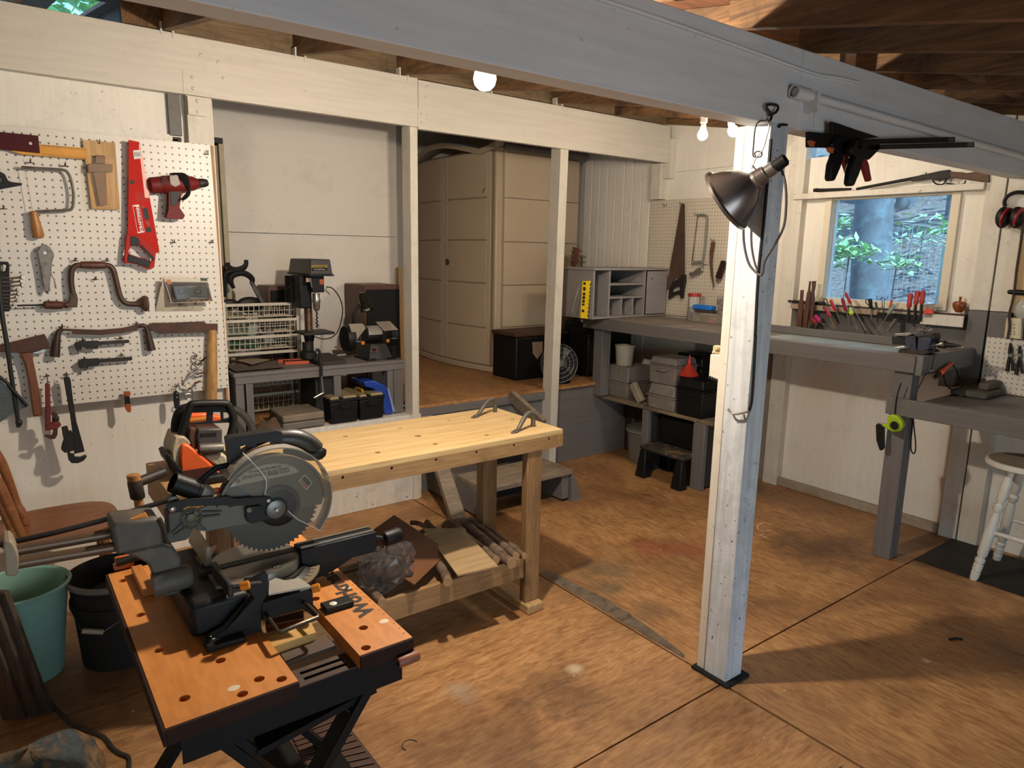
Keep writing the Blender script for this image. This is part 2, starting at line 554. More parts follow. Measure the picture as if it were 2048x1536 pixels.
for x, z in ((.93, 2.52), (1.01, 2.50), (1.03, 2.43), (2.19, 2.56), (2.18, 2.50), (2.16, 2.44), (2.19, 2.40)):
    M().lathe([(.010, 0), (.010, .004), (.004, .008)], (x, 3.80, z), (0, -1, 0), 8).build('bolt_head', m_header, wl_)
# rafters' hangers on the header
RAF = (.20, .785, 1.425, 2.035, 2.63, 3.22, 3.815, 4.38)
for x in RAF[1:6]:
    M().box(x-.03, x-.021, 3.795, 3.84, 2.585, 2.64).box(x+.021, x+.03, 3.795, 3.84, 2.575, 2.63).build('rafter_hanger', m_header, wl_)

# ------------------------------------------------------------------ back bay and alcove walls
al = struct('wall_alcove')
m_bay = paint('bay_wall_paint', 'dfd6c9', 0, da=.28, ds=4, spots=.14, grain=.03)
M().box(.3, 2.46, 4.72, 4.80, .0, 1.70).build('wall_sheet', m_bay, al)
M().box(.3, .95, 4.722, 4.80, 1.704, 2.62).box(.951, 2.46, 4.722, 4.80, 1.704, 2.95).build('wall_sheet', m_bay, al)
M().box(.3, 2.46, 4.79, 4.81, 0, 2.6).build('seam_light_stop', m_wall, al)  # unseen sheet added to stop outside light leaking through the seam
M().box(2.38, 2.46, 4.80, 6.42, 0, 3.0).build('side_wall', m_bay, al)
M().box(2.38, 4.52, 6.40, 6.5, 0, 3.1).build('back_wall', m_bay, al)
M().box(.2, .3, 3.95, 4.80, 0, 2.6).build('side_wall', m_bay, al)
M().box(1.80, 2.10, 4.700, 4.72, .58, .80).build('lower_board', m_wall, al)

# ------------------------------------------------------------------ right wall with the window
wr = struct('wall_right')
XW = 4.42
WY0, WY1, WZ0, WZ1 = 1.735, 2.465, 1.335, 1.98
M().box(XW, 4.52, -2.6, WY0, 0, 2.36).build('wall_sheet', m_wall, wr)
M().box(XW, 4.52, WY1, 3.02, 0, 2.25).build('wall_sheet', m_wall, wr)
M().box(XW, 4.52, 3.022, 4.0, 0, 2.25).build('wall_sheet', m_wall, wr)
M().box(XW, 4.52, 2.66, 4.0, 2.252, 2.75).build('wall_sheet', m_wall, wr)
M().box(XW, 4.52, WY0, WY1, 0, WZ0).build('wall_sheet', m_wall, wr)
M().box(XW, 4.52, WY0, WY1, WZ1, 2.25).build('wall_sheet', m_wall, wr)
M().box(XW, 4.52, 4.0, 6.5, 0, 3.1).build('wall_sheet', m_wall, wr)
for i in range(8):
    y = 4.02+i*.1
    M().box(4.405, XW, y, y+.094, .6, 2.62).build('siding_board', m_wall, wr, bev=.004)
M().box(4.34, XW, 3.86, 3.96, 2.045, 2.32).build('corner_stud', m_post, wr, bev=.003)
M().box(4.36, XW, 3.78, 3.86, 2.2, 2.5).build('corner_block', m_post, wr, bev=.003)
M().box(4.355, XW, 2.635, 2.745, 0, 2.42).build('stud', m_post, wr, bev=.003)
for y0, y1 in ((1.475, 1.568), (1.365, 1.466)):
    M().box(4.36, XW, y0, y1, 1.335, 2.36).build('stud', m_post, wr, bev=.002)
    M().box(4.361, XW, y0, y1, .90, 1.332).build('grey_stud', m_grey, wr, bev=.002)
    M().box(4.36, XW, y0, y1, 0, .897).build('stud', m_post, wr, bev=.002)
M().box(4.385, XW, 1.0, 1.362, 1.335, 2.36).build('wall_board', m_wall, wr, bev=.002)
M().box(4.387, XW, 1.0, 1.362, 1.20, 1.332).build('grey_board', m_grey, wr, bev=.002)
M().box(4.405, XW, 1.57, 2.63, 1.125, 1.30).build('grey_splash_board', m_grey, wr)
M().box(4.40, XW, 2.748, 3.45, .0, 1.10).build('lower_panel', mat('dim_panel', '8c8378', .7, var=.15), wr)
bs = struct('baseboard_right')
M().box(4.375, XW, 1.57, 2.632, 0, .055).build('skirting_strip', paint('skirting', 'a99a86', 1, da=.7, ds=9), bs, bev=.004)
tr = struct('trim_1')
M().box(4.335, XW, 1.57, 2.69, 1.982, 2.018).build('window_head_shelf', m_post, tr, bev=.003)
w1 = struct('window_1')
m_frame = paint('window_frame_paint', 'd9cdb4', 2, da=.25)
F0 = M()
for y0, y1, z0, z1 in ((WY0-.035, WY0+.012, WZ0-.02, WZ1), (WY1-.012, WY1+.03, WZ0-.02, WZ1)):
    F0.box(4.398, 4.46, y0, y1, z0, z1)
F0.box(4.398, 4.46, WY0+.012, WY1-.012, WZ0-.03, WZ0+.012).box(4.41, 4.46, WY0+.012, WY1-.012, WZ1-.010, WZ1)
F0.build('window_frame', m_frame, w1, bev=.003)
M().box(4.462, 4.466, WY0, WY1, WZ0, WZ1).build('pane', clear('window_glass', (.93, .97, 1, 1), .02, .03), w1)
M().box(4.455, 4.462, WY0+.01, WY0+.05, WZ0, WZ0+.35).build('tape_strip', mat('blue_tape', '6fb0dc', .6), w1)
# narrow tool shelf under the window
sh = thing('window_tool_shelf', 'narrow cream shelf strip under the window, holding the upright screwdrivers', 'shelf', (4.36, 2.1, 1.29))
M().box(4.335, 4.398, 1.575, 2.63, 1.292, 1.305).build('ledge', mat('dusty_ledge', '3a3230', .8), sh)
M().box(4.325, 4.335, 1.575, 1.80, 1.235, 1.298).build('front_rail', m_post, sh, bev=.002)
M().box(4.325, 4.335, 1.80, 2.63, 1.265, 1.298).build('front_rail', paint('worn_rail', 'a3917c', 1, da=.8, ds=10), sh, bev=.002)
M().box(4.318, 4.325, 1.79, 2.05, 1.25, 1.285).build('magnet_strip', m_black, sh)

# ------------------------------------------------------------------ walls behind the photographer, with the doorway
wb = struct('wall_back')
M().box(-2.3, -2.2, -2.6, 4.0, 0, 2.75).build('wall_sheet', m_wall, wb)
wf = struct('wall_front')
M().box(-2.3, -.35, -2.6, -2.5, 0, 2.3).box(2.15, 4.55, -2.6, -2.5, 0, 2.3).box(-.35, 2.15, -2.6, -2.5, 2.02, 2.3).build('wall_sheet', m_wall, wf)

# ------------------------------------------------------------------ roof: rafters, blocking, sheathing
ce = struct('ceiling')
def zl(y): return 2.605+.17*(y-3.8)
for x in RAF:
    M().hexa([(x-.019, 1.48, zl(1.48)), (x+.019, 1.48, zl(1.48)), (x+.019, 6.6, zl(6.6)), (x-.019, 6.6, zl(6.6))],
             [(x-.019, 1.48, zl(1.48)+.185), (x+.019, 1.48, zl(1.48)+.185), (x+.019, 6.6, zl(6.6)+.185), (x-.019, 6.6, zl(6.6)+.185)]).build('rafter', m_rafter, ce)
def zr(y): return 2.303-.20*(1.417-y)
for x in (-.4, .0, .4, .8, 1.2, 1.6, 2.0, 2.4, 2.8, 3.2, 3.6, 4.0):
    M().hexa([(x-.019, -2.7, zr(-2.7)), (x+.019, -2.7, zr(-2.7)), (x+.019, 1.51, zr(1.51)), (x-.019, 1.51, zr(1.51))],
             [(x-.019, -2.7, zr(-2.7)+.19), (x+.019, -2.7, zr(-2.7)+.19), (x+.019, 1.51, zr(1.51)+.19), (x-.019, 1.51, zr(1.51)+.19)]).build('rafter', m_rafter, ce)
for a, b in zip(RAF, RAF[1:]):
    if a < .3: M().box(.60, b-.02, 3.82, 3.86, 2.61, 2.80).build('blocking', m_rafter, ce); continue
    M().box(a+.02, b-.02, 3.85, 3.89, 2.61, 2.80).build('blocking', wood('blocking_timber', '5d4a35', '8c7352', 0, 5, .8, stain='3c3423', sa=.4), ce)
for xa_, xb_, ye in ((-2.3, .48, 6.7), (.48, .69, 4.85), (.69, 4.7, 6.7)):
    M().hexa([(xa_, 1.44, zl(1.44)+.187), (xb_, 1.44, zl(1.44)+.187), (xb_, ye, zl(ye)+.187), (xa_, ye, zl(ye)+.187)],
             [(xa_, 1.44, zl(1.44)+.21), (xb_, 1.44, zl(1.44)+.21), (xb_, ye, zl(ye)+.21), (xa_, ye, zl(ye)+.21)]).build('roof_sheathing', m_deck, ce)
M().hexa([(-2.3, -2.8, zr(-2.8)+.192), (4.7, -2.8, zr(-2.8)+.192), (4.7, 1.56, zr(1.56)+.192), (-2.3, 1.56, zr(1.56)+.192)],
         [(-2.3, -2.8, zr(-2.8)+.21), (4.7, -2.8, zr(-2.8)+.21), (4.7, 1.56, zr(1.56)+.21), (-2.3, 1.56, zr(1.56)+.21)]).build('roof_sheathing', m_deck, ce)
for x in (3.0, 3.4):
    M().box(x-.18, x+.18, 1.18, 1.215, zr(1.2)+.02, zr(1.2)+.18).build('blocking', m_rafter, ce)

# ------------------------------------------------------------------ girder and middle post
gi = thing('girder_beam', 'long grey-white painted girder beam running overhead on the middle post', 'beam', (2.1, 1.44, 2.03))
xs = OY(1607, 110, 1.40).x
for x0, x1 in ((-2.2, xs-.001), (xs+.001, 4.42)):
    za, zb_ = [(2.022+.012*(x+2.2)/6.6, 2.252+.046*(x+2.2)/6.6) for x in (x0, x1)]
    M().hexa([(x0, 1.40, za[0]), (x1, 1.40, zb_[0]), (x1, 1.478, zb_[0]), (x0, 1.478, za[0])],
             [(x0, 1.40, za[1]), (x1, 1.40, zb_[1]), (x1, 1.478, zb_[1]), (x0, 1.478, za[1])]).build('beam_board', m_girder, gi, bev=.003)
M().tube([(x, 1.394, z) for x, z in ((-.5, 2.225), (.6, 2.232), (1.4, 2.235), (1.9, 2.226), (2.3, 2.216), (2.45, 2.226), (2.6, 2.232))], .006, 6, 4).build('caulk_line', m_girder, gi)
p = OY(1645, 228, 1.39)
M().box(p.x-.035, p.x+.035, 1.396, 1.40, p.z-.05, p.z+.05).build('strap_plate', m_girder, gi, bev=.002)
pi_ = thing('conduit_pipe', 'grey painted pipe clipped along the face of the girder beam', 'pipe', OY(1800, 240, 1.375))
a, b_ = OY(1592, 184, 1.375), OY(2075, 322, 1.375)
M().tube([a, b_], .0155, 12).build('pipe', m_girder, pi_)
d = (b_-a).normalized()
cpl = M()
cpl.lathe([(.0165, 0), (.021, 0), (.021, .085), (.0165, .09)], a-d*.012, d, 16, cap=False)
cpl.build('coupling', m_girder, pi_)
M().box(a.x+.09, a.x+.105, 1.35, 1.40, a.z-.05, a.z+.012).build('pipe_clip', m_girder, pi_)

po = thing('support_post', 'white timber support post standing in the middle of the floor', 'post', (2.14, 1.46, 0))
m_pbl = paint('post_paint_worn', 'c9cdd0', 2, da=.5, ds=8, spots=.4, dirt='4d5358', grain=.3)
def slab(y0, y1, x0, x1, m, nm):
    tx, ty = .0, .0
    M().hexa([(x0, y0, 0), (x1, y0, 0), (x1, y1, 0), (x0, y1, 0)], [(x0+tx, y0+ty, 2.035), (x1+tx, y0+ty, 2.035), (x1+tx, y1+ty, 2.035), (x0+tx, y1+ty, 2.035)]).build(nm, m, po, bev=.003)
slab(1.397, 1.496, 2.09, 2.19, m_pbl, 'post_timber')
slab(1.498, 1.534, 2.092, 2.185, m_post, 'side_board')
M().box(2.07, 2.215, 1.375, 1.545, 0, .012).build('post_foot', mat('black_tar', '0c0a09', .9, bump=.6), po, bev=.004)

# ------------------------------------------------------------------ pegboards
def peg_mat(name, col, ax, ox, oz, pitch=.0312):
    m, t, b, tc = nodes(name)
    o = tc.outputs['Object']
    sep = t.nodes.new('ShaderNodeSeparateXYZ'); t.links.new(o, sep.inputs[0])
    ds = []
    for s_, off in ((sep.outputs[ax], ox), (sep.outputs[2], oz)):
        q = math_n(t, 'FRACT', math_n(t, 'MULTIPLY', math_n(t, 'ADD', s_, 10*pitch+off), 1/pitch))
        ds.append(math_n(t, 'SUBTRACT', q, .5))
    r = math_n(t, 'SQRT', math_n(t, 'ADD', math_n(t, 'MULTIPLY', ds[0], ds[0]), math_n(t, 'MULTIPLY', ds[1], ds[1])))
    f = ramp_n(t, r, [(.10, W0), (.15, B0)])
    base = ramp_n(t, noise_n(t, o, 3, 6, .6), [(.3, sc(C(col), .93)), (.7, C(col))])
    base = mix_n(t, math_n(t, 'MULTIPLY', f, .88), base, C('2a2019'))
    t.links.new(base, b.inputs['Base Color'])
    b.inputs['Roughness'].default_value = .38
    bump_n(t, b, math_n(t, 'SUBTRACT', 1.0, f), .6, .002)
    MATS[name] = m
    return m
def hooks(par, c, pts, Y=None, X=None, up=.018):
    for q in Q(c, pts):
        if Y is not None:
            P = OY(q[0], q[1], Y); n = Vector((0, -1, 0)); s_ = XV
        else:
            P = OX(q[0], q[1], X); n = Vector((-1, 0, 0)); s_ = YV
        k = M()
        k.tube([P+ZV*.012, P, P+n*.03-ZV*.002, P+n*.042+ZV*.014], .0022, 6)
        k.tube([P-s_*.014+n*.002, P+s_*.014+n*.002], .0018, 5)
        k.build('peg_hook', m_hook, par)
YP = 3.775
pb = thing('pegboard', 'large white pegboard on the left wall crowded with hand tools', 'pegboard', (.5, YP, .87))
m_pegl = peg_mat('white_pegboard', 'd9d2c6', 0, .0, .0)
M().hexa([(-.9, YP, .855), (.957, YP, .874), (.957, YP+.006, .874), (-.9, YP+.006, .855)],
         [(-.9, YP, 2.09), (.941, YP, 2.102), (.941, YP+.006, 2.102), (-.9, YP+.006, 2.09)]).build('board', m_pegl, pb)
M().box(.945, .958, YP+.007, YP+.03, .78, 2.1).build('edge_batten', wood('batten', '8a6036', 'c09058', 2, 6), pb)
M().box(-.9, .95, YP+.007, YP+.038, .90, .945).build('lower_batten', m_post, pb)
hooks(pb, 'c1', [(1540, 1180), (1880, 1180), (30, 880), (880, 300), (270, 470), (578, 500), (1835, 395)], Y=YP)
hooks(pb, 'c2', [(665, 205), (522, 75), (742, 75), (432, 535), (950, 515), (575, 632), (836, 618), (586, 760), (844, 735), (1145, 580), (1357, 560), (1245, 378), (1356, 375), (325, 880), (463, 870), (1362, 740), (1225, 950)], Y=YP)

# ------------------------------------------------------------------ tools on the left pegboard
YT = 3.735
def flat(m, c, pts, Y, th, holes=()):
    return m.plate([on(c, L, Y=Y) for L in [pts]+list(holes)], (0, th, 0))
G = 'tools on the left pegboard'
def tool(name, label, cat, c, at, Y=YT, group=None):
    q = Q(c, [at])[0]
    return thing(name, label, cat, OY(q[0], q[1], Y), group)

t = tool('try_square', 'wooden square with maroon stock and yellow ruled blade, top left of pegboard', 'square', 'c1', (200, 300))
flat(M(), 'c1', [(-600, 190), (0, 195), (340, 228), (357, 385), (0, 350), (-600, 320)], YT, .012).build('stock', mat('maroon_paint', '420f13', .6, spec=.2), t, bev=.001)
k = flat(M(), 'c1', [(100, 365), (357, 305), (775, 340), (778, 440), (200, 395)], YT+.006, .004)
k.build('blade', mat('yellow_blade', 'c98a12', .45), t)
k = M()
for i in range(22):
    x = 375+i*18.2
    for y0, y1 in ((308+i*1.75, 322+i*1.75), (388+i*1.6, 400+i*1.6)):
        flat(k, 'c1', [(x, y0), (x+5, y0), (x+5, y1), (x, y1)], YT+.0055, .0005)
k.build('ruled_marks', mat('ink_brown', '4a2a10', .7), t)['kind'] = 'stuff'
P = on('c1', [(272, 298)], Y=YT)[0]
M().lathe([(.006, 0), (.006, .002)], P, (0, -1, 0), 12).build('rivet', mat('cream_disc', 'cbbf9f', .5), t)

t = tool('coping_saw', 'coping saw with a bowed metal frame and turned wooden handle', 'saw', 'c1', (440, 700))
M().tube(on('c1', [(215, 512), (300, 518), (545, 532), (600, 555), (632, 620), (655, 745), (650, 850), (630, 885), (590, 893), (315, 905)], Y=YT), .0062, 8, 3).build('frame', m_dull, t)
M().tube(on('c1', [(222, 520), (290, 895)], Y=YT), .0012, 5).build('blade', m_steel, t)
a, b_ = on('c1', [(298, 900), (350, 1145)], Y=YT)
L = (b_-a).length
M().lathe([(.008, 0), (.015, .004), (.0145, L*.15), (.019, L*.55), (.0225, L*.85), (.017, L*.97), (.005, L)], a, b_-a, 14).build('handle', wood('light_handle', '8a5423', 'c08a4c', 2, 9, .45), t)
M().tube(on('c1', [(190, 510), (280, 515)], Y=YT), .006, 8).build('blade_stud', m_dull, t)

t = tool('hand_plane', 'black tool with a tapered toe at the left picture edge, above the pegboard middle', 'plane', 'c1', (60, 650))
flat(M(), 'c1', [(-250, 560), (-100, 545), (0, 546), (45, 572), (72, 628), (110, 642), (200, 652), (195, 668), (0, 705), (-250, 720)], YT, .03, [[(-40, 580), (20, 600), (22, 650), (-40, 655)]]).build('body', m_black, t, bev=.002)

t = tool('marking_gauge', 'brown wooden T-shaped gauge on a thin tan card backing', 'gauge', 'c1', (900, 600))
flat(M(), 'c1', [(735, 265), (1025, 290), (1068, 890), (815, 880)], YT+.02, .003).build('backing_card', wood('tan_card', 'a8814c', 'c9a46c', 2, 3, .6), t)
k = flat(M(), 'c1', [(785, 478), (1005, 482), (1003, 552), (785, 555)], YT-.010, .028)
flat(k, 'c1', [(850, 402), (935, 408), (938, 476), (845, 472)], YT-.006, .022)
flat(k, 'c1', [(830, 556), (945, 554), (955, 845), (888, 852)], YT-.006, .022)
k.build('gauge', wood('gauge_wood', '4a2f1c', '775030', 2, 8, .5), t, bev=.002)
flat(M(), 'c1', [(770, 420), (1020, 430), (1030, 870), (820, 865)], YT-.018, .001).build('clear_sleeve', clear('clear_film', (1, .95, .85, 1), .02, .2), t)

t = tool('panel_saw', 'red sleeved hand saw with red and black handle, hanging point up', 'saw', 'c1', (1240, 700))
YS = 3.72
flat(M(), 'c1', [(1145, 265), (1240, 285), (1256, 380), (1300, 640), (1335, 790), (1420, 1260), (1385, 1278), (1250, 1130), (1140, 1115), (1145, 700)], YS, .005).build('blade_sleeve', mat('red_card', 'b51d12', .6, var=.05, spec=.15), t)
flat(M(), 'c1', [(1235, 310), (1248, 312), (1330, 745), (1325, 785), (1290, 780)], YS-.0008, .0008).build('clear_edge', mat('pale_red_plastic', 'd98b78', .25), t)
hole = [(1165, 1212), (1240, 1206), (1366, 1322), (1350, 1346), (1240, 1312), (1152, 1282), (1143, 1264)]
flat(M(), 'c1', [(1128, 1108), (1235, 1112), (1300, 1165), (1392, 1240), (1375, 1400), (1340, 1422), (1290, 1405), (1230, 1375), (1135, 1362), (1110, 1368), (1108, 1330)], YS-.004, .022, [hole]).build('handle', mat('red_plastic', 'a81f15', .55, var=.06, spec=.2), t, bev=.002)
k = flat(M(), 'c1', [(1160, 1128), (1185, 1122), (1236, 1142), (1250, 1203), (1165, 1210)], YS-.007, .008)
flat(k, 'c1', [(1142, 1284), (1240, 1316), (1345, 1350), (1330, 1408), (1230, 1372), (1138, 1352)], YS-.008, .03)
flat(k, 'c1', [(1250, 1205), (1262, 1200), (1378, 1318), (1360, 1344), (1352, 1330)], YS-.006, .006)
k.build('rubber_grip', m_black, t, bev=.0015)
flat(M(), 'c1', [(1185, 360), (1250, 354), (1260, 430), (1195, 438)], YS-.0012, .0008).build('price_label', mat('label_white', 'd9d6cf', .5), t)
k = M()
for i in range(7): flat(k, 'c1', [(1196+i*7.6, 376), (1196+i*7.6+4-(i % 2)*2, 376), (1200+i*7.6+4-(i % 2)*2, 414), (1200+i*7.6, 414)], YS-.0018, .0005)
k.build('barcode', m_black, t)['kind'] = 'stuff'
a, b_, c_ = on('c1', [(1180, 848), (1238, 842), (1288, 1088)], Y=YS-.001)
d_ = on('c1', [(1226, 1098)], Y=YS-.001)[0]
def inset(L, q):
    c = sum(L, Vector())/len(L); return [c+(p-c)*q for p in L]
L4 = [a, b_, c_, d_]
k = M(); 
fr = [a+(a-c_)*.0, b_, c_, d_]
cen = sum(L4, Vector())/4
ux_ = (a-d_).normalized(); uy_ = (a-b_).normalized()
ins = [p+(cen-p).normalized()*.006 for p in L4]
k.plate([L4, ins], (0, -.0006, 0)).build('logo_border', mat('label_white', 'd9d6cf', .5), t)
k = M(); text_into(k, 'CRAFTSMAN', d_+(c_-d_)*.80*1.0+ux_*.006-(c_-d_)*.02, ux_, uy_, .0165, .0012, width=(a-d_).length-.013, bold=.0007)
k.build('lettering', mat('label_white', 'd9d6cf', .5), t)
k = M()
for L in ([(1268, 878), (1312, 870), (1332, 975), (1290, 978)], [(1298, 1046), (1345, 1042), (1352, 1086), (1304, 1090)], [(1155, 628), (1195, 624), (1198, 658), (1158, 660)]):
    flat(k, 'c1', L, YS-.0008, .0008)
k.build('printed_boxes', m_black, t)['kind'] = 'stuff'
k = M()
for i in range(7):
    x = 1205+i*15
    flat(k, 'c1', [(x, 720+i*6), (x+4, 720+i*6), (x+14, 810), (x+10, 810)], YS-.0006, .0006)
for q in ((1300, 992), (1312, 1005), (1262, 850)): flat(k, 'c1', [(q[0], q[1]), (q[0]+18, q[1]), (q[0]+22, q[1]+24), (q[0]+4, q[1]+24)], YS-.0006, .0006)
k.build('small_print', mat('dark_red_ink', '7c150f', .5), t)['kind'] = 'stuff'

t = tool('corded_drill', 'red corded power drill with black cord wound round it, hanging on pegboard', 'drill', 'c1', (1560, 700))
YD = 3.715
a, b_ = on('c1', [(1325, 672), (1765, 652)], Y=YD); ax = b_-a; L = ax.length
m_drill = mat('drill_red', '6a1c19', .55, var=.12, spec=.25)
k = M(); k.lathe([(.026, 0), (.036, .006), (.038, L*.2), (.036, L*.24), (.042, L*.29), (.043, L*.62), (.039, L*.72), (.033, L*.9), (.021, L)], a, ax, 16)
flat(k, 'c1', [(1500, 700), (1625, 700), (1600, 868), (1648, 940), (1630, 972), (1505, 966), (1478, 955), (1500, 880)], YD-.022, .044)
k.build('housing', m_drill, t, bev=.002)
flat(M(), 'c1', [(1515, 715), (1608, 712), (1590, 820), (1540, 860), (1520, 850)], YD-.0245, .049).build('grip_pad', m_black, t, bev=.001)
M().lathe([(.019, 0), (.022, .006), (.021, L*.12), (.019, L*.15), (.015, L*.2)], b_, ax, 12).build('chuck', m_blackm, t)
k = M()
for dx in (0, 22, 40, 58):
    k.tube(on('c1', [(1510+dx, 572), (1560+dx, 566), (1600+dx, 585), (1650+dx*.6, 660), (1690-dx*.2, 720), (1670-dx*.5, 770), (1630-dx*.3, 800)], Y=YD-.046-dx*.00004), .0048, 6, 4)
k.tube(on('c1', [(1500, 715), (1490, 840), (1482, 945)], Y=YD-.016), .004, 6, 3)
k.build('cord', m_black, t)
k = M()
for i in range(4): flat(k, 'c1', [(1440, 600+i*19), (1490, 596+i*19), (1490, 604+i*19), (1440, 608+i*19)], YD-.0445, .004)
k.build('vents', m_black, t)['kind'] = 'stuff'
flat(M(), 'c1', [(1510, 590), (1580, 575), (1605, 660), (1560, 685), (1520, 660)], YD-.0445, .003).build('name_plate', mat('grey_plate', '6f5a50', .4), t)

t = tool('locking_pliers', 'steel locking pliers hanging jaws up beside the coping saw handle', 'pliers', 'c1', (390, 1350))
k = flat(M(), 'c2', [(262, 10), (285, -30), (318, -40), (350, -20), (376, 25), (378, 48), (362, 62), (358, 170), (340, 290), (310, 293), (302, 240), (285, 130), (268, 50)], YT-.006, .013)
k.build('body', m_dull, t, bev=.002)
M().tube(on('c2', [(366, 50), (352, 120), (360, 165), (380, 210), (392, 270)], Y=YT), .0035, 6, 3).build('lever', m_steel, t)
P = on('c2', [(313, 20)], Y=YT-.006)[0]
M().lathe([(.007, 0), (.007, .004)], P, (0, -1, 0), 10).build('rivet', m_steel, t)
M().lathe([(.0055, 0), (.0055, .018)], on('c2', [(325, 272)], Y=YT)[0], (0, 0, -1), 10).build('adjusting_screw', m_blackm, t)

t = tool('bit_brace', 'old rusty bit brace with wooden grip and mushroom head', 'brace', 'c2', (680, 250))
M().tube(on('c2', [(515, 330), (498, 240), (500, 150), (525, 112), (570, 106), (650, 105), (740, 106), (775, 118), (795, 150), (815, 230), (838, 320), (870, 365), (905, 377), (950, 378)], Y=YT), .0125, 10, 3).build('crank', mat('brace_steel', '4b3a33', .5, .5, var=.2, grime='5a3a26', ga=.5), t)
a, b_ = on('c2', [(558, 105), (740, 107)], Y=YT); L = (b_-a).length
M().lathe([(.012, 0), (.016, .004), (.0175, L*.25), (.0185, L*.5), (.0175, L*.75), (.016, L-.004), (.012, L)], a, b_-a, 14).build('grip', m_dkhandle, t)
a, b_ = on('c2', [(945, 377), (1040, 373)], Y=YT); L = (b_-a).length
M().lathe([(.012, 0), (.015, L*.25), (.02, L*.4), (.035, L*.55), (.039, L*.75), (.035, L*.92), (.012, L)], a, b_-a, 18).build('head', wood('brace_head', '3f2a1d', '60422c', 0, 9), t)
k = flat(M(), 'c2', [(490, 298), (505, 290), (535, 300), (545, 345), (540, 402), (485, 400), (470, 375), (488, 345)], YT-.011, .022)
k.build('ratchet', MATS['brace_steel'], t, bev=.003)
a, b_ = on('c2', [(480, 386), (300, 384)], Y=YT); L = (b_-a).length
M().lathe([(.012, 0), (.015, L*.1), (.011, L*.2), (.017, L*.26), (.019, L*.5), (.018, L*.92), (.010, L), (.0, L)], a, b_-a, 14).build('chuck', mat('chuck_rust', '5a3526', .6, .2, grime='3c241a', ga=.5), t)
M().tube(on('c2', [(300, 384), (118, 388)], Y=YT), .0042, 6).build('bit', m_blackm, t)

t = tool('goggles_pack', 'black safety goggles in a clear pack on a folded white card', 'goggles', 'c2', (1310, 280))
k = flat(M(), 'c2', [(1140, 186), (1442, 204), (1460, 260), (1488, 360), (1196, 371)], YP-.072, .001)
k.build('card', mat('white_card', 'c9beac', .5, grime='8a7a66', ga=.2), t)
A = on('c2', [(1140, 186), (1442, 204)], Y=YP-.072); B = on('c2', [(1085, 425), (1410, 425)], Y=YP-.004)
M().hexa([A[0], A[1], B[1], B[0]], [p+Vector((0, .001, -.001)) for p in (A[0], A[1], B[1], B[0])]).build('back_flap', MATS['white_card'], t)
flat(M(), 'c2', [(1155, 222), (1450, 225), (1484, 356), (1200, 368)], YP-.073, .001).build('dark_print', mat('dark_print', '4d4238', .5), t)
k = flat(M(), 'c2', [(1398, 195), (1445, 197), (1449, 216), (1402, 214)], YP-.0735, .001); k.build('green_mark', mat('dark_green', '2b3a2c', .5), t)
k = flat(M(), 'c2', [(1160, 206), (1190, 206), (1200, 236), (1172, 238)], YP-.0735, .001)
for i in range(5): flat(k, 'c2', [(1305+i*36, 352), (1325+i*36, 351), (1327+i*36, 358), (1307+i*36, 359)], YP-.0735, .001)
k.build('orange_marks', mat('orange_print', 'b8742c', .5), t)['kind'] = 'stuff'
k = M()
cs = on('c2', [(1265, 290), (1380, 290)], Y=YP-.09)
for P in cs: k.ball(P, .017, 1.15, .7, .95)
k.beam(cs[0], cs[1], .012, .010)
flat(k, 'c2', [(1205, 262), (1260, 250), (1330, 268), (1400, 250), (1450, 270), (1452, 300), (1440, 330), (1340, 322), (1325, 340), (1230, 345), (1210, 310)], YP-.086, .012)
k.build('goggles', m_black, t, bev=.003)
flat(M(), 'c2', [(1200, 240), (1452, 236), (1466, 345), (1226, 358)], YP-.103, .03).build('blister', clear('clear_blister', (1, 1, 1, 1), .06, .06), t, bev=.008)

t = tool('drawknife', 'dark drawknife with a long curved blade and two drooping handles', 'drawknife', 'c2', (700, 580))
up_ = [(432, 548), (520, 552), (700, 558), (850, 545), (945, 524), (985, 523)]
lo_ = [(985, 540), (945, 562), (850, 580), (700, 594), (510, 588), (500, 570), (432, 566)]
flat(M(), 'c2', up_+lo_, YT-.004, .007).build('blade', m_rust, t, bev=.0012)
for L in ([(440, 550), (408, 575), (395, 640), (384, 745)], [(970, 530), (1015, 532), (1035, 590), (1045, 640), (1058, 700)]):
    P = on('c2', L, Y=YT)
    k = M(); k.tube(P, [.009, .011, .016, .020], 12, 3)
    k.build('handle', wood('black_handle_wood', '221511', '40291f', 2, 9, .45), t)

t = tool('brush_axe', 'brush axe with a long rusty blade head and pale wooden shaft', 'axe', 'c2', (1300, 550))
flat(M(), 'c2', [(1028, 527), (1070, 510), (1160, 510), (1418, 500), (1448, 516), (1521, 515), (1521, 571), (1450, 577), (1400, 578), (1250, 582), (1108, 589), (1035, 541)], YT-.012, .012).build('head', m_rust, t, bev=.001)
a, b_ = on('c2', [(1482, 572), (1478, 1100)], Y=YT); L = (b_-a).length
M().lathe([(.022, -.01), (.0235, L*.1), (.027, L*.5), (.027, L*.9), (.026, L)], a, b_-a, 14).build('shaft', wood('peeled_branch', '8a5a2c', 'd2aa6c', 2, 7, .6, stain='6a4020', ss=9, sa=.4), t)

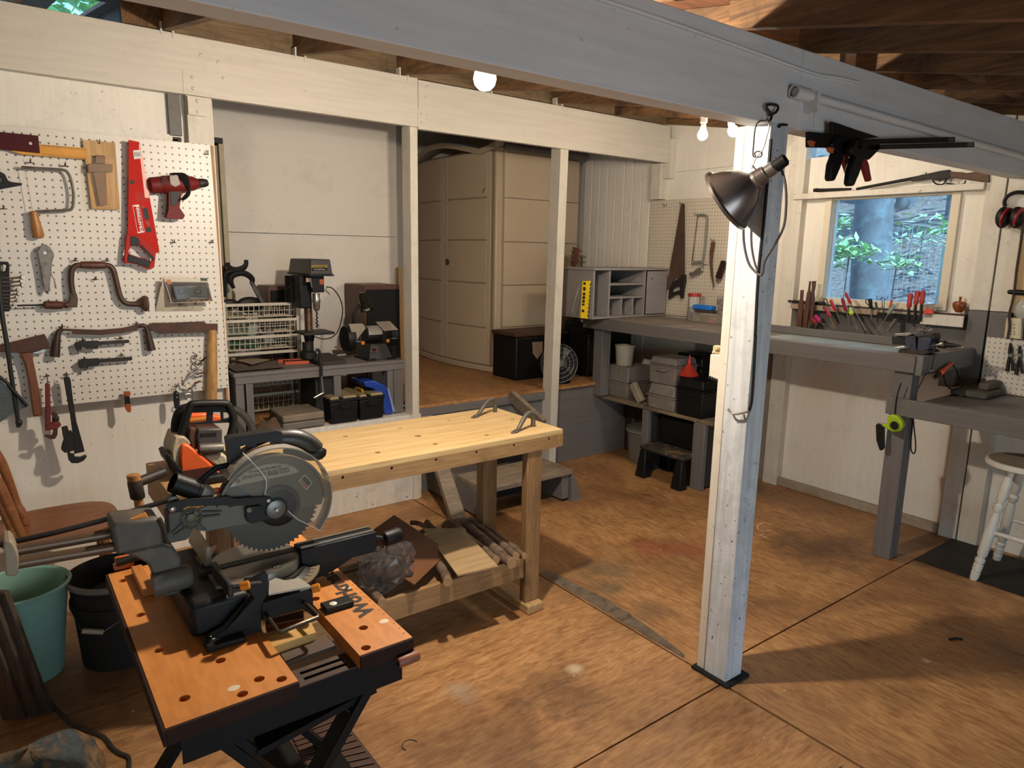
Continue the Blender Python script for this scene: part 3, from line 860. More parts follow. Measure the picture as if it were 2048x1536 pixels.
for nm, lab, H, K in (('adjustable_wrench', 'upper of two black wrenches lying level under the drawknife', [(518, 655), (535, 643), (680, 633), (695, 640), (900, 628), (906, 640), (898, 650), (690, 662), (682, 692), (600, 690), (590, 672), (560, 690), (548, 715), (530, 690)], (570, 690)),
                      ('adjustable_wrench', 'lower of two black wrenches lying level under the drawknife', [(543, 782), (570, 765), (690, 756), (700, 762), (918, 747), (927, 760), (918, 772), (700, 786), (690, 806), (620, 815), (605, 835), (590, 815), (565, 833), (548, 800)], (592, 830))):
    t = tool(nm, lab, 'wrench', 'c2', K)
    flat(M(), 'c2', H, YT-.006, .014).build('handle', m_blackm, t, bev=.002)
    flat(M(), 'c2', [(K[0]-12, K[1]-20), (K[0]+14, K[1]-20), (K[0]+16, K[1]+12), (K[0]-6, K[1]+16)], YT-.004, .010).build('jaw', m_dull, t, bev=.001)
    M().tube(on('c2', [(K[0]-2, K[1]+14), (K[0]-2, K[1]-44)], Y=YT-.010), .0016, 5).build('hang_wire', m_hook, t)

t = tool('hatchet', 'rusty hatchet with reddish wooden handle, hanging head up', 'hatchet', 'c2', (230, 800))
flat(M(), 'c2', [(-40, 690), (0, 664), (100, 640), (312, 588), (335, 630), (352, 692), (300, 694), (275, 706), (225, 718), (120, 718), (-40, 712)], YT-.012, .02).build('head', m_rust, t, bev=.003)
k = flat(M(), 'c2', [(135, 718), (228, 714), (232, 770), (250, 850), (278, 1000), (298, 1158), (232, 1166), (215, 1040), (195, 900), (172, 800)], YT-.012, .024)
k.build('handle', wood('hatchet_handle', '5c3220', '86502f', 2, 8, .5), t, bev=.007)
flat(M(), 'c2', [(228, 712), (322, 690), (312, 712), (270, 722), (240, 722)], YT-.004, .01).build('ground_edge', m_steel, t)

t = tool('wrench_rack', 'black plastic wrench rack with a loop handle at left edge', 'rack', 'c2', (30, 300), Y=3.72)
flat(M(), 'c2', [(-170, 170), (-60, 82), (55, 82), (66, 100), (66, 170), (72, 300), (68, 430), (-170, 430)], 3.715, .03, [[(-50, 104), (40, 102), (46, 112), (36, 152), (-50, 150)]]).build('rack_body', m_black, t, bev=.004)
for i, (y, x1) in enumerate(((190, 170), (218, 163), (245, 170), (280, 138), (307, 142), (330, 128), (355, 135), (382, 110), (405, 95))):
    w = thing('combination_wrench', 'chrome wrench in the black rack, number %s from the top' % ('one two three four five six seven eight nine'.split()[i]), 'wrench', on('c2', [(70, y+4)], Y=3.705)[0], 'chrome wrenches in the black rack')
    rr = .0078-.0004*i
    M().tube(on('c2', [(-150, y+2), (20, y+6), (90, y+6), (x1-18, y)], Y=3.708), rr*.55, 6, 2).build('shank', m_steel, w)
    P = on('c2', [(x1-12, y)], Y=3.706)[0]
    M().lathe([(rr*1.25, -.005), (rr*1.4, 0), (rr*1.25, .005)], P, (.5, -.8, .1), 12).build('box_end', m_steel, w)

t = tool('pry_bar', 'long thin black bar hanging in front of the hatchet at left', 'bar', 'c2', (90, 900), Y=3.60)
M().tube(on('c2', [(-20, 60), (10, 420), (45, 640), (82, 900), (115, 1120), (130, 1238)], Y=3.60), [.010, .0095, .0095, .009, .0085, .0085], 10, 3).build('bar', mat('greenish_black_bar', '1d211c', .5, .2), t)
M().ball(on('c2', [(132, 1205)], Y=3.60)[0], .013, 1, .8, 1.3).build('tip', m_blackm, t)

t = tool('face_shield', 'dark grey translucent face shield hanging at the left edge below the hatchet', 'shield', 'c2', (30, 1050), Y=3.58)
flat(M(), 'c2', [(-300, 780), (0, 905), (110, 1010), (188, 1095), (60, 1160), (0, 1205), (-300, 1260)], 3.60, .003).build('visor', mat('smoky_visor', '3d3f38', .25, var=.25, vs=14), t)
M().tube(on('c2', [(-300, 760), (0, 888), (80, 970), (192, 1090)], Y=3.59), .007, 8, 2).build('visor_rim', m_black, t)

def pipe_wrench(label, c, a, b, w, m, jx, Y, at, hook):
    t = tool('pipe_wrench', label, 'wrench', 'c2', at, Y)
    flat(M(), 'c2', a, Y-.010, .022).build('handle', m, t, bev=.003)
    flat(M(), 'c2', b, Y-.013, .026).build('jaw_housing', m, t, bev=.003)
    flat(M(), 'c2', jx[0], Y-.009, .018).build('hook_jaw', jx[1], t, bev=.002)
    P = on('c2', [jx[2]], Y=Y)[0]
    M().lathe([(.012, -.011), (.014, -.008), (.014, .008), (.012, .011)], P, (.1, 0, 1), 14).build('adjusting_nut', m_blackm, t)
    M().tube(on('c2', hook, Y=Y), .0022, 6).build('hang_wire', m_hook, t)
pipe_wrench('small red pipe wrench hanging below the hatchet', 'c2',
            [(316, 940), (328, 930), (350, 938), (354, 1100), (356, 1215), (352, 1262), (314, 1260), (318, 1100)],
            [(350, 1215), (385, 1195), (422, 1205), (428, 1225), (400, 1252), (318, 1262), (316, 1235)], .02, mat('wrench_red', '6b1f17', .5, grime='3a1510', ga=.4),
            ([(362, 1140), (385, 1135), (405, 1150), (404, 1210), (402, 1290), (385, 1320), (350, 1322), (312, 1302), (312, 1294), (365, 1296), (372, 1268), (366, 1180)], m_rust, (388, 1180)), 3.715, (335, 1080), [(325, 865), (332, 905), (330, 940)])
pipe_wrench('large black pipe wrench hanging lowest below the pegboard', 'c2',
            [(446, 905), (458, 888), (484, 888), (494, 905), (510, 1040), (535, 1200), (575, 1340), (592, 1408), (520, 1425), (515, 1330), (490, 1150)],
            [(470, 1275), (500, 1262), (515, 1300), (525, 1400), (450, 1418), (428, 1395), (432, 1370), (445, 1330)], .03, m_blackm,
            ([(430, 1240), (472, 1230), (480, 1260), (482, 1300), (490, 1420), (520, 1425), (520, 1445), (560, 1448), (600, 1432), (607, 1445), (585, 1472), (545, 1490), (500, 1490), (478, 1465), (470, 1420), (440, 1300)], m_blackm, (468, 1330)), 3.70, (500, 1100), [(462, 855), (465, 890)])

t = tool('spring_clamp', 'small orange and black clamp at the lower edge of the pegboard', 'clamp', 'c2', (890, 1060))
flat(M(), 'c2', [(865, 992), (910, 990), (914, 1010), (900, 1022), (872, 1022)], YT-.012, .024).build('jaw', mat('clamp_orange', '9a4516', .45), t, bev=.002)
flat(M(), 'c2', [(872, 1018), (905, 1018), (912, 1080), (875, 1078)], YT-.010, .02).build('body', m_black, t, bev=.002)
flat(M(), 'c2', [(876, 1076), (914, 1076), (917, 1120), (908, 1137), (890, 1132), (876, 1110)], YT-.011, .022).build('handle', MATS['clamp_orange'], t, bev=.002)
t = tool('folding_knife', 'black folding knife hanging by a loop above the chainsaw', 'knife', 'c2', (1235, 1050))
flat(M(), 'c2', [(1213, 992), (1228, 984), (1248, 992), (1256, 1050), (1252, 1105), (1238, 1116), (1222, 1108), (1214, 1060)], YT-.008, .015).build('handle', m_black, t, bev=.002)
for y in (1000, 1028): M().lathe([(.0035, 0), (.0035, .002)], on('c2', [(1236, y)], Y=YT-.008)[0], (0, -1, 0), 8).build('rivet', m_steel, t)
M().tube(on('c2', [(1226, 935), (1228, 990)], Y=YT), .0022, 6).build('hang_loop', m_steel, t)
def flexclamp(label, at, L1, L2, L3):
    t = tool('chain_clamp', label, 'clamp', 'c2', at)
    k = M()
    for L in L1: k.tube(on('c2', L, Y=YT), .0045, 7, 3)
    k.build('clamp_arm', m_steel, t)
    k = M()
    for L in L2: k.tube(on('c2', L, Y=YT-.006), .005, 7, 2)
    k.build('lever', L3, t)
flexclamp('upper of two chrome plier clamps tangled beside the pale shaft', (1370, 800), [[(1362, 720), (1362, 760), (1395, 770), (1410, 800), (1380, 815), (1358, 800), (1370, 775)], [(1400, 800), (1372, 825), (1345, 840), (1320, 880), (1300, 915)], [(1395, 835), (1360, 860), (1330, 875)]], [[(1408, 776), (1440, 748)]], m_black)
flexclamp('lower of two chrome plier clamps, with a dark red lever', (1310, 960), [[(1272, 905), (1285, 945), (1330, 955), (1345, 1000), (1350, 1060)], [(1300, 960), (1340, 950), (1362, 930)], [(1290, 1020), (1310, 1042), (1340, 1030), (1328, 1005), (1295, 1010)]], [[(1362, 932), (1400, 915)], [(1370, 868), (1440, 850)]], mat('lever_red', '4a1812', .5))

def bY(c, l, r, t, b, Y, depth):
    """box extents from its front (-Y) face seen at plane Y"""
    (l_, t_), (r_, b_) = Q(c, [(l, t), (r, b)])
    x0, x1 = OY(l_, (t_+b_)/2, Y).x, OY(r_, (t_+b_)/2, Y).x
    m_ = (l_+r_)/2
    return x0, x1, Y, Y+depth, OY(m_, b_, Y).z, OY(m_, t_, Y).z
def bX(c, l, r, t, b, X, depth):
    (l_, t_), (r_, b_) = Q(c, [(l, t), (r, b)])
    y1, y0 = OX(l_, (t_+b_)/2, X).y, OX(r_, (t_+b_)/2, X).y
    m_ = (l_+r_)/2
    return X, X+depth, y0, y1, OX(m_, b_, X).z, OX(m_, t_, X).z
def base_of(e): return ((e[0]+e[1])/2, (e[2]+e[3])/2, e[4])

# ------------------------------------------------------------------ raised platform, steps
ZP = .607
pf = struct('floor')
M().box(2.15, 4.42, 3.90, 6.40, ZP-.02, ZP).build('deck_sheet', floor_mat('platform_ply', 1, .25), pf)
M().box(.3, 2.148, 3.932, 4.72, .555, .575).build('deck_sheet', m_floory, pf)
M().box(2.15, 3.20, 3.925, 3.945, 0, ZP-.022).build('fascia_panel', m_greyx, pf, bev=.002)
M().box(3.203, 4.42, 3.925, 3.945, 0, ZP-.022).build('fascia_panel', m_greyx, pf, bev=.002)
M().box(2.15, 3.30, 3.895, 3.924, ZP-.075, ZP-.021).build('edge_board', m_greyx, pf, bev=.002)

st = thing('wooden_steps', 'worn grey wooden step with braces below the platform, behind the workbench', 'steps', (2.6, 3.5, 0))
m_tread = wood('worn_tread', '6b5d4e', '9b8a74', 0, 5, .7, stain='4a3c30', sa=.4)
M().box(2.24, 2.93, 3.22, 3.55, .185, .22).build('tread', m_tread, st, bev=.004)
M().box(2.24, 2.30, 3.22, 3.92, .02, .184).build('side_board', m_greyx, st, bev=.003)
M().box(2.86, 2.92, 3.24, 3.92, .02, .184).build('side_board', m_greyx, st, bev=.003)
M().box(2.302, 2.858, 3.50, 3.52, .02, .183).build('riser', mat('dark_riser', '191411', .8), st)
M().beam((2.22, 3.98-.08, .52), (2.10, 3.30, .03), .05, .09, (1, 0, .2)).build('brace', m_tread, st, bev=.003)
M().hexa([(2.93, 3.22, 0), (3.02, 3.22, 0), (3.02, 3.3, 0), (2.93, 3.3, 0)], [(2.925, 3.22, .18), (2.945, 3.22, .18), (2.945, 3.3, .18), (2.925, 3.3, .18)]).build('foot_block', m_greyx, st)
M().beam((2.92, 3.9, .60), (2.99, 3.60, .43), .09, .03, (1, 0, .2)).build('upper_brace', m_tread, st)
M().box(2.45, 2.80, 3.56, 3.62, .225, .33).build('dark_box', m_black, st, bev=.006)

# ------------------------------------------------------------------ tan shed cabinet
sd = thing('storage_shed', 'tall tan plastic storage shed with bulging double doors', 'cabinet', (3.8, 5.35, ZP))
m_tan = mat('tan_plastic', 'c0ad92', .48, var=.04, vs=3, bump=.06)
m_tand = mat('dark_tan_plastic', '968671', .5, var=.05, vs=3)
SX, SY0, SY1, SZ1 = 3.345, 4.69, 6.02, 2.405
ym = 5.355
def bul(y, z):
    u = (y-SY0)/(SY1-SY0)
    return SX-.085*max(0, sin(pi*u))**.8 - .0*z
M().box(SX+.03, 4.24, SY0+.012, SY1, ZP+.04, SZ1).build('body', m_tand, sd, bev=.01)
k = M()
n = 14
bt, tp = [], []
for i in range(n+1):
    y = SY0-.01+(SY1-SY0+.02)*i/n
    bt.append((bul(y, 0)-.03, y))
loop = [(x, y, ZP+.002) for x, y in bt]+[(4.26, SY1+.01, ZP+.002), (4.26, SY0-.01, ZP+.002)]
k.hexa(loop, [(p[0], p[1], ZP+.05) for p in loop]).build('base_skirt', m_tan, sd, bev=.006)
zs = [ZP+.055, 1.02, 1.345, 1.675, 2.005, 2.40]
zs = [ZP+.055]
for py in (652, 565, 480, 397):
    P = OX(940, py, SX-.06); zs.append(P.z)
zs.append(2.40)
for dn, (ya, yb) in enumerate(((SY0+.05, ym-.006), (ym+.006, SY1-.05))):
    dr = M()
    nn = 10
    def dpt(u, w, ya=ya, yb=yb): 
        y = ya+(yb-ya)*u
        return Vector((bul(y, 0)-.005, y, zs[0]+(zs[-1]-zs[0])*w))
    fr = [dpt(i/nn, 0) for i in range(nn+1)]
    loop = [(p.x, p.y, zs[0]) for p in fr]+[(p.x+.03, p.y, zs[0]) for p in fr[::-1]]
    d_ = dr.hexa(loop, [(p[0], p[1], zs[-1]) for p in loop]).build('door', m_tand, sd)
    g = .045
    for i in range(5):
        L = []
        for j in range(nn+1):
            y = ya+g+(yb-ya-2*g)*j/nn
            L.append((bul(y, 0)-.011, y))
        loop = [(x, y, zs[i]+(.006 if i else 0)) for x, y in L]+[(x+.012, y, zs[i]+(.006 if i else 0)) for x, y in L[::-1]]
        M().hexa(loop, [(p[0], p[1], zs[i+1]-(.006 if i < 4 else 0)) for p in loop]).build('door_panel', m_tan, d_, bev=.003)
    for ys in ((ya, ya+g-.002), (yb-g+.002, yb)):
        L = [(bul(ys[0]+(ys[1]-ys[0])*j/2, 0)-.011, ys[0]+(ys[1]-ys[0])*j/2) for j in range(3)]
        loop = [(x, y, zs[0]) for x, y in L]+[(x+.012, y, zs[0]) for x, y in L[::-1]]
        M().hexa(loop, [(p[0], p[1], zs[-1]) for p in loop]).build('door_stile', m_tan, d_, bev=.002)
    if dn == 0:
        P = OX(895, 524, SX-.09)
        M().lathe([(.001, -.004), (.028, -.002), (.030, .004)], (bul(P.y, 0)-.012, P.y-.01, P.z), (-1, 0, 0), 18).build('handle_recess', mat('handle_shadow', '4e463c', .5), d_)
        bpy.context.view_layer.update()
        d_.children[-1].scale = (1, 1, 1)
        P = OX(973, 381, SX-.02)
        M().lathe([(.001, .001), (.03, .001), (.03, .004), (.024, .005)], (bul(P.y, 0)-.012, P.y, P.z), (-1, 0, 0), 18, sx=.38).build('oval_emblem', m_tand, d_)
M().box(SX-.012, SX+.06, SY0-.003, SY0+.045, ZP+.05, 2.40).build('corner_column', m_tan, sd, bev=.015)
zz = [ZP+.055]+[OY(1060, py, SY0).z for py in (652, 570, 485, 399)]+[2.395]
for i in range(5):
    M().box(SX+.075, 4.225, SY0, SY0+.013, zz[i]+.004, zz[i+1]-.004).build('side_panel', m_tan, sd, bev=.002)
M().box(SX+.02, 4.27, SY0-.03, SY1+.03, 2.405, 2.44).build('roof_slab', m_tand, sd, bev=.008)
M().tube([(SX+.03, SY0-.03, 2.44), (4.27, SY0-.03, 2.44)], .035, 14).build('roof_edge', mat('dark_grey_tan', '5d5650', .5), sd)  # rounded lid edge in its own dark grey tan
k = M()
top = []
for i in range(25):
    u = i/24; y = SY0-.04+(SY1-SY0+.08)*u
    z = 2.43+.10*sin(pi*max(0, min(1, (u-.12)/.88)))**1.1+(.05*max(0, 1-u/.12))
    top.append((bul(min(max(y, SY0), SY1), 0)-.05, y, z))
for i in range(24):
    a, b_ = top[i], top[i+1]
    A = [(a[0], a[1], a[2]-.055), (a[0]+.16, a[1], a[2]-.02), (a[0]+.16, a[1], a[2]), (a[0], a[1], a[2]-.01)]
    B = [(b_[0], b_[1], b_[2]-.055), (b_[0]+.16, b_[1], b_[2]-.02), (b_[0]+.16, b_[1], b_[2]), (b_[0], b_[1], b_[2]-.01)]
    k.hexa(A, B)
k.build('arched_crest', mat('pale_tan_plastic', 'b0a189', .45, var=.04), sd)

# black insulated box, guitar, amplifier and fan beside the shed
e = bY('c4', 628, 800, 1172, 1400, 4.30, .34)
t = thing('black_chest', 'black chest with a pale shield emblem and brown lid, beside the tan shed', 'chest', (e[0]+.2, 4.5, ZP))
x0 = e[0]
M().box(x0, x0+.52, 4.28, 4.60, ZP, e[5]-.02).build('body', m_black, t, bev=.012)
M().box(x0-.008, x0+.53, 4.27, 4.61, e[5]-.018, e[5]+.012).build('lid', mat('brown_lid', '4a2f20', .6), t, bev=.006)
P = on('c4', [(725, 1218), (782, 1215), (782, 1270), (752, 1312), (728, 1280)], Y=4.279)
M().plate([P], (0, -.002, 0)).build('shield_emblem', mat('emblem_tan', '8d7660', .6), t)
t = thing('amplifier', 'black amplifier box behind the post, next to the fan', 'amplifier', (4.05, 4.3, ZP))
M().box(3.86, 4.36, 4.10, 4.42, ZP, 1.05).build('cabinet', m_black, t, bev=.015)
M().box(3.88, 4.34, 4.094, 4.10, ZP+.04, .90).build('speaker_cloth', mat('speaker_cloth', '0d0d0d', .95), t)
t = thing('guitar', 'brown guitar standing upright between the shed and the grey hutch', 'guitar', (4.12, 4.5, ZP+.1))
m_gt = wood('guitar_wood', '4a2416', '7a4426', 2, 6, .35)
hd = OY(1148, 512, 4.48)
M().lathe([(.02, 0), (.17, .02), (.19, .12), (.15, .28), (.12, .36), (.13, .44), (.12, .55), (.03, .60)], (hd.x-.10, 4.50, ZP+.02), (.08, 0, 1), 18, sx=.35).build('guitar_body', m_gt, t)
M().beam((hd.x-.05, 4.47, ZP+.55), (hd.x-.01, 4.47, hd.z-.06), .045, .02, (0, 1, 0)).build('neck', m_gt, t, bev=.004)
M().beam((hd.x-.01, 4.47, hd.z-.065), (hd.x+.015, 4.47, hd.z+.07), .075, .018, (0, 1, 0)).build('headstock', m_gt, t, bev=.006)
for i in range(3):
    for s_ in (-1, 1): M().lathe([(.010, 0), (.012, .006), (.006, .02)], (hd.x+i*.008+s_*.04, 4.465, hd.z-.04+i*.042), (s_, 0, .1), 8).build('tuning_peg', m_steel, t)
e_ = OY(1130, 731, 4.0)
t = thing('desk_fan', 'small round black floor fan with a wire cage, partly behind the white post', 'fan', (e_.x, 4.02, ZP))
c0 = Vector((e_.x-.05, 4.02, ZP+.16)); fd = Vector((-.35, -.9, .15)).normalized()
k = M()
for r_ in (.15, .115, .08, .045): k.tube(circ(c0+fd*(.05-(r_/.15)**2*.03), r_, fd.orthogonal().normalized(), fd.cross(fd.orthogonal().normalized()), 24), .0028, 5, closed=True)
o1 = fd.orthogonal().normalized(); o2 = fd.cross(o1)
for i in range(20):
    a = 2*pi*i/20; d_ = o1*cos(a)+o2*sin(a)
    k.tube([c0+d_*.02+fd*.05, c0+d_*.15+fd*.02], .0018, 4)
k.build('front_grille', m_dull, t)
M().lathe([(.15, .01), (.155, .02), (.15, -.04), (.08, -.09), (.02, -.10)], c0, fd, 24).build('housing', m_black, t)
M().lathe([(.035, .04), (.03, .055), (.002, .058)], c0, fd, 16).build('hub', m_dull, t)
for i in range(4):
    a = 2*pi*i/4; d_ = o1*cos(a)+o2*sin(a); s2 = o1*cos(a+.5)+o2*sin(a+.5)
    M().plate([[c0+d_*.03+fd*.035, c0+d_*.13+fd*.03, c0+s2*.13+fd*.015, c0+s2*.04+fd*.02]], fd*.002).build('blade', mat('fan_blade', '3a3a38', .4), t)
M().lathe([(.10, 0), (.10, .012), (.02, .02), (.015, .03)], (c0.x+.04, c0.y+.05, ZP), (0, 0, 1), 20).build('foot', m_black, t)

# ------------------------------------------------------------------ drill press bench in the bay
YB = 3.90
zb = .921
t = thing('machine_bench', 'low grey bench behind the half wall carrying the drill press and grinder', 'bench', (1.54, 4.08, .575))
M().box(1.02, 2.075, YB, 4.26, zb-.022, zb).build('top_board', m_greyx, t, bev=.003)
M().box(1.03, 2.07, YB+.005, YB+.035, zb-.062, zb-.0225).build('front_apron', m_greyx, t, bev=.002)
for a in ((1.03, 1.075), (1.085, 1.125), (1.60, 1.645), (1.955, 1.995), (2.00, 2.065)):
    M().box(a[0], a[1], YB+.01, YB+.09, .576, zb-.063).build('leg', m_greyz, t, bev=.002)
for a in ((1.03, 1.09), (1.98, 2.06)):
    M().box(a[0], a[1], 4.18, 4.255, .576, zb-.023).build('leg', m_greyz, t, bev=.002)
M().box(1.50, 1.60, YB+.05, YB+.30, .576, zb-.064).build('dark_divider', mat('dark_panel', '1c1a18', .7), t)

# drill press
t = thing('drill_press', 'black bench drill press with a hooded belt cover on the grey bench', 'drill press', (1.60, 4.1, zb))
X0 = 1.51
M().hexa([(X0-.005, 3.985, 1.455), (X0+.135, 3.985, 1.455), (X0+.135, 4.36, 1.455), (X0-.005, 4.36, 1.455)],
         [(X0+.005, 3.995, 1.545), (X0+.125, 3.995, 1.545), (X0+.125, 4.34, 1.545), (X0+.005, 4.34, 1.545)]).build('belt_cover', mat('charcoal_plastic', '34322f', .45, var=.1), t, bev=.006)
M().box(X0-.01, X0+.14, 3.98, 4.365, 1.447, 1.457).build('cover_rim', m_black, t)
c3 = lambda L, Y: on('c3', L, Y=Y)
M().plate([c3([(745, 258), (858, 256), (858, 296), (745, 298)], 3.984)], (0, .002, 0)).build('label_plate', m_black, t)
M().plate([c3([(745, 258), (858, 256), (858, 274), (745, 276)], 3.983)], (0, .0012, 0)).build('yellow_label', mat('label_yellow', '8e7a1c', .5), t)
k = M(); a, b_ = c3([(766, 294), (840, 292)], 3.982)
text_into(k, '8" Drill Press', a, b_-a, ZV, .011, .0008, width=(b_-a).length).build('lettering', mat('label_white', 'd9d6cf', .5), t)
k = M(); a, b_ = c3([(752, 273), (850, 271)], 3.9815)
text_into(k, 'CENTRAL MACHINERY', a, b_-a, ZV, .010, .0008, width=(b_-a).length).build('lettering', m_black, t)
xc = OY(617, 610, 4.12).x
M().lathe([(.06, 0), (.055, .16)], (xc-.03, 4.27, 1.28), (0, 0, 1), 20).build('motor', m_black, t)
M().box(xc-.06, xc+.015, 4.10, 4.24, 1.25, 1.45).build('motor_mount', m_black, t, bev=.008)
M().lathe([(.024, 0), (.024, .54)], (xc, 4.13, zb+.02), (0, 0, 1), 20).build('column', mat('worn_column', '6b4f38', .4, .7, var=.2, grime='3a2a1e', ga=.5), t)
M().lathe([(.05, 0), (.05, .04), (.034, .05), (.034, .10)], (xc-.01, 4.13, zb+.02), (0, 0, 1), 20).build('column_collar', m_blackm, t)
e = bY('c3', 745, 838, 345, 470, 4.03, .10)
M().box(e[0], e[1], e[2], e[3], e[4]+.01, 1.452).build('head', m_black, t, bev=.006)
q = c3([(797, 360), (832, 360), (832, 398), (800, 400)], 4.029)
M().plate([q], (0, -.006, 0)).build('switch', mat('switch_red', '9a4a2a', .4), t, bev=.001)
q = c3([(700, 350), (738, 348), (742, 378), (702, 382)], 4.029)
M().plate([q], (0, -.002, 0)).build('paper_label', mat('pale_label', 'a58b76', .6), t)
xq = OY(420+778/3.6568, 460+540/3.6568, 4.06).x
zq = OY(420+778/3.6568, 460+500/3.6568, 4.06).z
M().lathe([(.022, .03), (.022, 0), (.024, -.005), (.024, -.022), (.021, -.028), (.021, -.055), (.013, -.075)], (xq, 4.06, zq), (0, 0, 1), 18).build('chuck', m_steel, t)
zq2 = OY(420+786/3.6568, 460+712/3.6568, 4.06).z
tw_ = [(xq+.004*cos(i*1.1), 4.06+.004*sin(i*1.1), zq-.07-(zq-.07-zq2)*i/26) for i in range(27)]
M().tube(tw_, .0045, 6).build('drill_bit', m_blackm, t)
k = M()
for L in ([(845, 440), (875, 470)], [(845, 440), (855, 420)], [(730, 350), (745, 420)]): k.tube(c3(L, 4.02), .004, 6)
k.build('feed_lever', m_steel, t)
e = bY('c3', 665, 925, 745, 768, 4.0, .2)
M().box(e[0]+.02, e[1]-.012, 3.995, 4.17, e[4], e[4]+.016).build('work_table', m_blackm, t, bev=.003)
M().lathe([(.028, 0), (.034, .05)], (xc, 4.13, e[4]-.05), (0, 0, 1), 16).build('table_bracket', m_black, t)
M().hexa([(X0+.02, 3.94, zb), (X0+.19, 3.94, zb), (X0+.19, 4.22, zb), (X0+.02, 4.22, zb)], [(X0+.025, 3.945, zb+.022), (X0+.185, 3.945, zb+.022), (X0+.185, 4.21, zb+.034), (X0+.025, 4.21, zb+.034)]).build('base', mat('dusty_iron', '302b27', .7, .2), t, bev=.004)
M().tube(c3([(850, 415), (900, 430), (950, 500), (970, 580), (960, 660), (935, 740), (890, 785), (830, 797), (760, 780)], 4.02), .0035, 6, 4).build('cord', m_black, t)
M().tube(c3([(600, 405), (560, 435), (580, 445)], 4.2), .004, 6, 2).build('motor_lead', m_black, t)

# grinder
t = thing('bench_grinder', 'black bench grinder with eye shields and a gooseneck lamp', 'grinder', (1.86, 4.05, zb))
g0 = OY(660+730/8.5353, 560+960/8.5353, 4.06)
xa, xb = OY(660+300/8.5353, 682, 4.06).x, OY(660+1120/8.5353, 682, 4.06).x
zc = g0.z+.01
M().lathe([(.052, 0), (.056, .006), (.056, .10), (.052, .106)], (g0.x-.053, 4.07, zc), (1, 0, 0), 22).build('motor_housing', m_black, t)
q = [(g0.x-.046+.0, 4.07-.0575*cos(a), zc+.0575*sin(a)) for a in [rad(d) for d in range(5, 100, 12)]]
M().grid(1, len(q)-1, lambda u, v: Vector((g0.x-.046+.092*u, q[round(v*(len(q)-1))][1], q[round(v*(len(q)-1))][2]))).build('name_plate', mat('silver_label', 'a39d92', .4, .3), t)
M().lathe([(.02, -.02), (.078, -.018), (.084, 0), (.084, .03), (.03, .036)], (xa+.0, 4.07, zc-.015), (1, 0, 0), 24).build('left_guard', m_black, t)
M().lathe([(.03, -.03), (.070, -.026), (.072, .02), (.02, .026)], (xb-.03, 4.07, zc-.01), (1, 0, 0), 24).build('right_guard', m_black, t)
M().lathe([(.058, -.018), (.058, .008)], (xa+.042, 4.075, zc-.012), (1, 0, 0), 22).build('grinding_wheel', mat('wheel_stone', '4a443e', .9), t)
f5 = lambda L, Y: on('f5', L, Y=Y)
for L, s_ in (([(320, 752), (560, 745), (615, 820), (440, 1040), (365, 880)], 0), ([(838, 728), (1085, 715), (1165, 850), (920, 870)], 1)):
    P = f5(L, 4.0)
    if s_: P = [P[0]+YV*.05+ZV*.0, P[1]+YV*.05, P[2], P[3]]
    M().plate([P], (0, .003, .001)).build('eye_shield', mat('dusty_shield', '8d8272', .35, var=.15), t)
for q, rr in (((572, 1078), .012), ((1000, 1040), .012)):
    M().lathe([(rr*.7, 0), (rr, .006), (rr, .014), (rr*.6, .018)], f5([q], 3.985)[0]+YV*.02, (0, -1, 0), 12).build('orange_knob', mat('knob_orange', 'c9791f', .4), t)
for L in ([(445, 1035), (540, 1045), (545, 1058), (445, 1060)], [(1055, 995), (1145, 985), (1145, 1000), (1055, 1008)]):
    M().plate([f5(L, 3.985)], (0, .03, 0)).build('tool_rest', m_steel, t)
M().hexa([(g0.x-.075, 3.96, zb), (g0.x+.095, 3.96, zb), (g0.x+.095, 4.15, zb), (g0.x-.075, 4.15, zb)], [(g0.x-.05, 3.99, zc-.05), (g0.x+.06, 3.99, zc-.05), (g0.x+.06, 4.13, zc-.05), (g0.x-.05, 4.13, zc-.05)]).build('pedestal', mat('charcoal_paint', '262422', .45), t, bev=.006)
for dx in (-.06, .08): M().box(g0.x+dx-.03, g0.x+dx+.03, 3.945, 4.16, zb, zb+.012).build('foot', m_black, t, bev=.003)
q = f5([(705, 1150), (808, 1145), (808, 1232), (705, 1240)], 3.965)
M().plate([q], (0, .003, 0)).build('switch_frame', m_dull, t)
q = f5([(722, 1168), (795, 1164), (795, 1216), (722, 1220)], 3.963)
M().plate([q], (0, .003, 0)).build('rocker_switch', mat('dark_red_switch', '3c1013', .3), t)
hd_ = f5([(625, 500)], 4.06)[0]; tl = f5([(545, 235)], 4.10)[0]
M().tube([Vector((xa+.06, 4.16, zc+.02))]+f5([(400, 720), (395, 610), (430, 520), (500, 430)], 4.14), .009, 8, 4).build('gooseneck', m_black, t)
ax = (hd_-tl); L = ax.length
M().lathe([(.008, -.008), (.022, 0), (.030, L*.2), (.032, L*.62), (.040, L*.8), (.044, L*1.06), (.041, L*1.06), (.034, L*.8)], tl, ax, 20, cap=False).lathe([(.0, -.008), (.008, -.008)], tl, ax, 20).build('lamp_head', mat('olive_black_gloss', '24231c', .18, .2, var=.1), t)
M().ball(hd_-ax.normalized()*.012, .030, 1, 1, .8).build('lamp_lens', mat('frosted_bulb', 'b5afa6', .4), t)

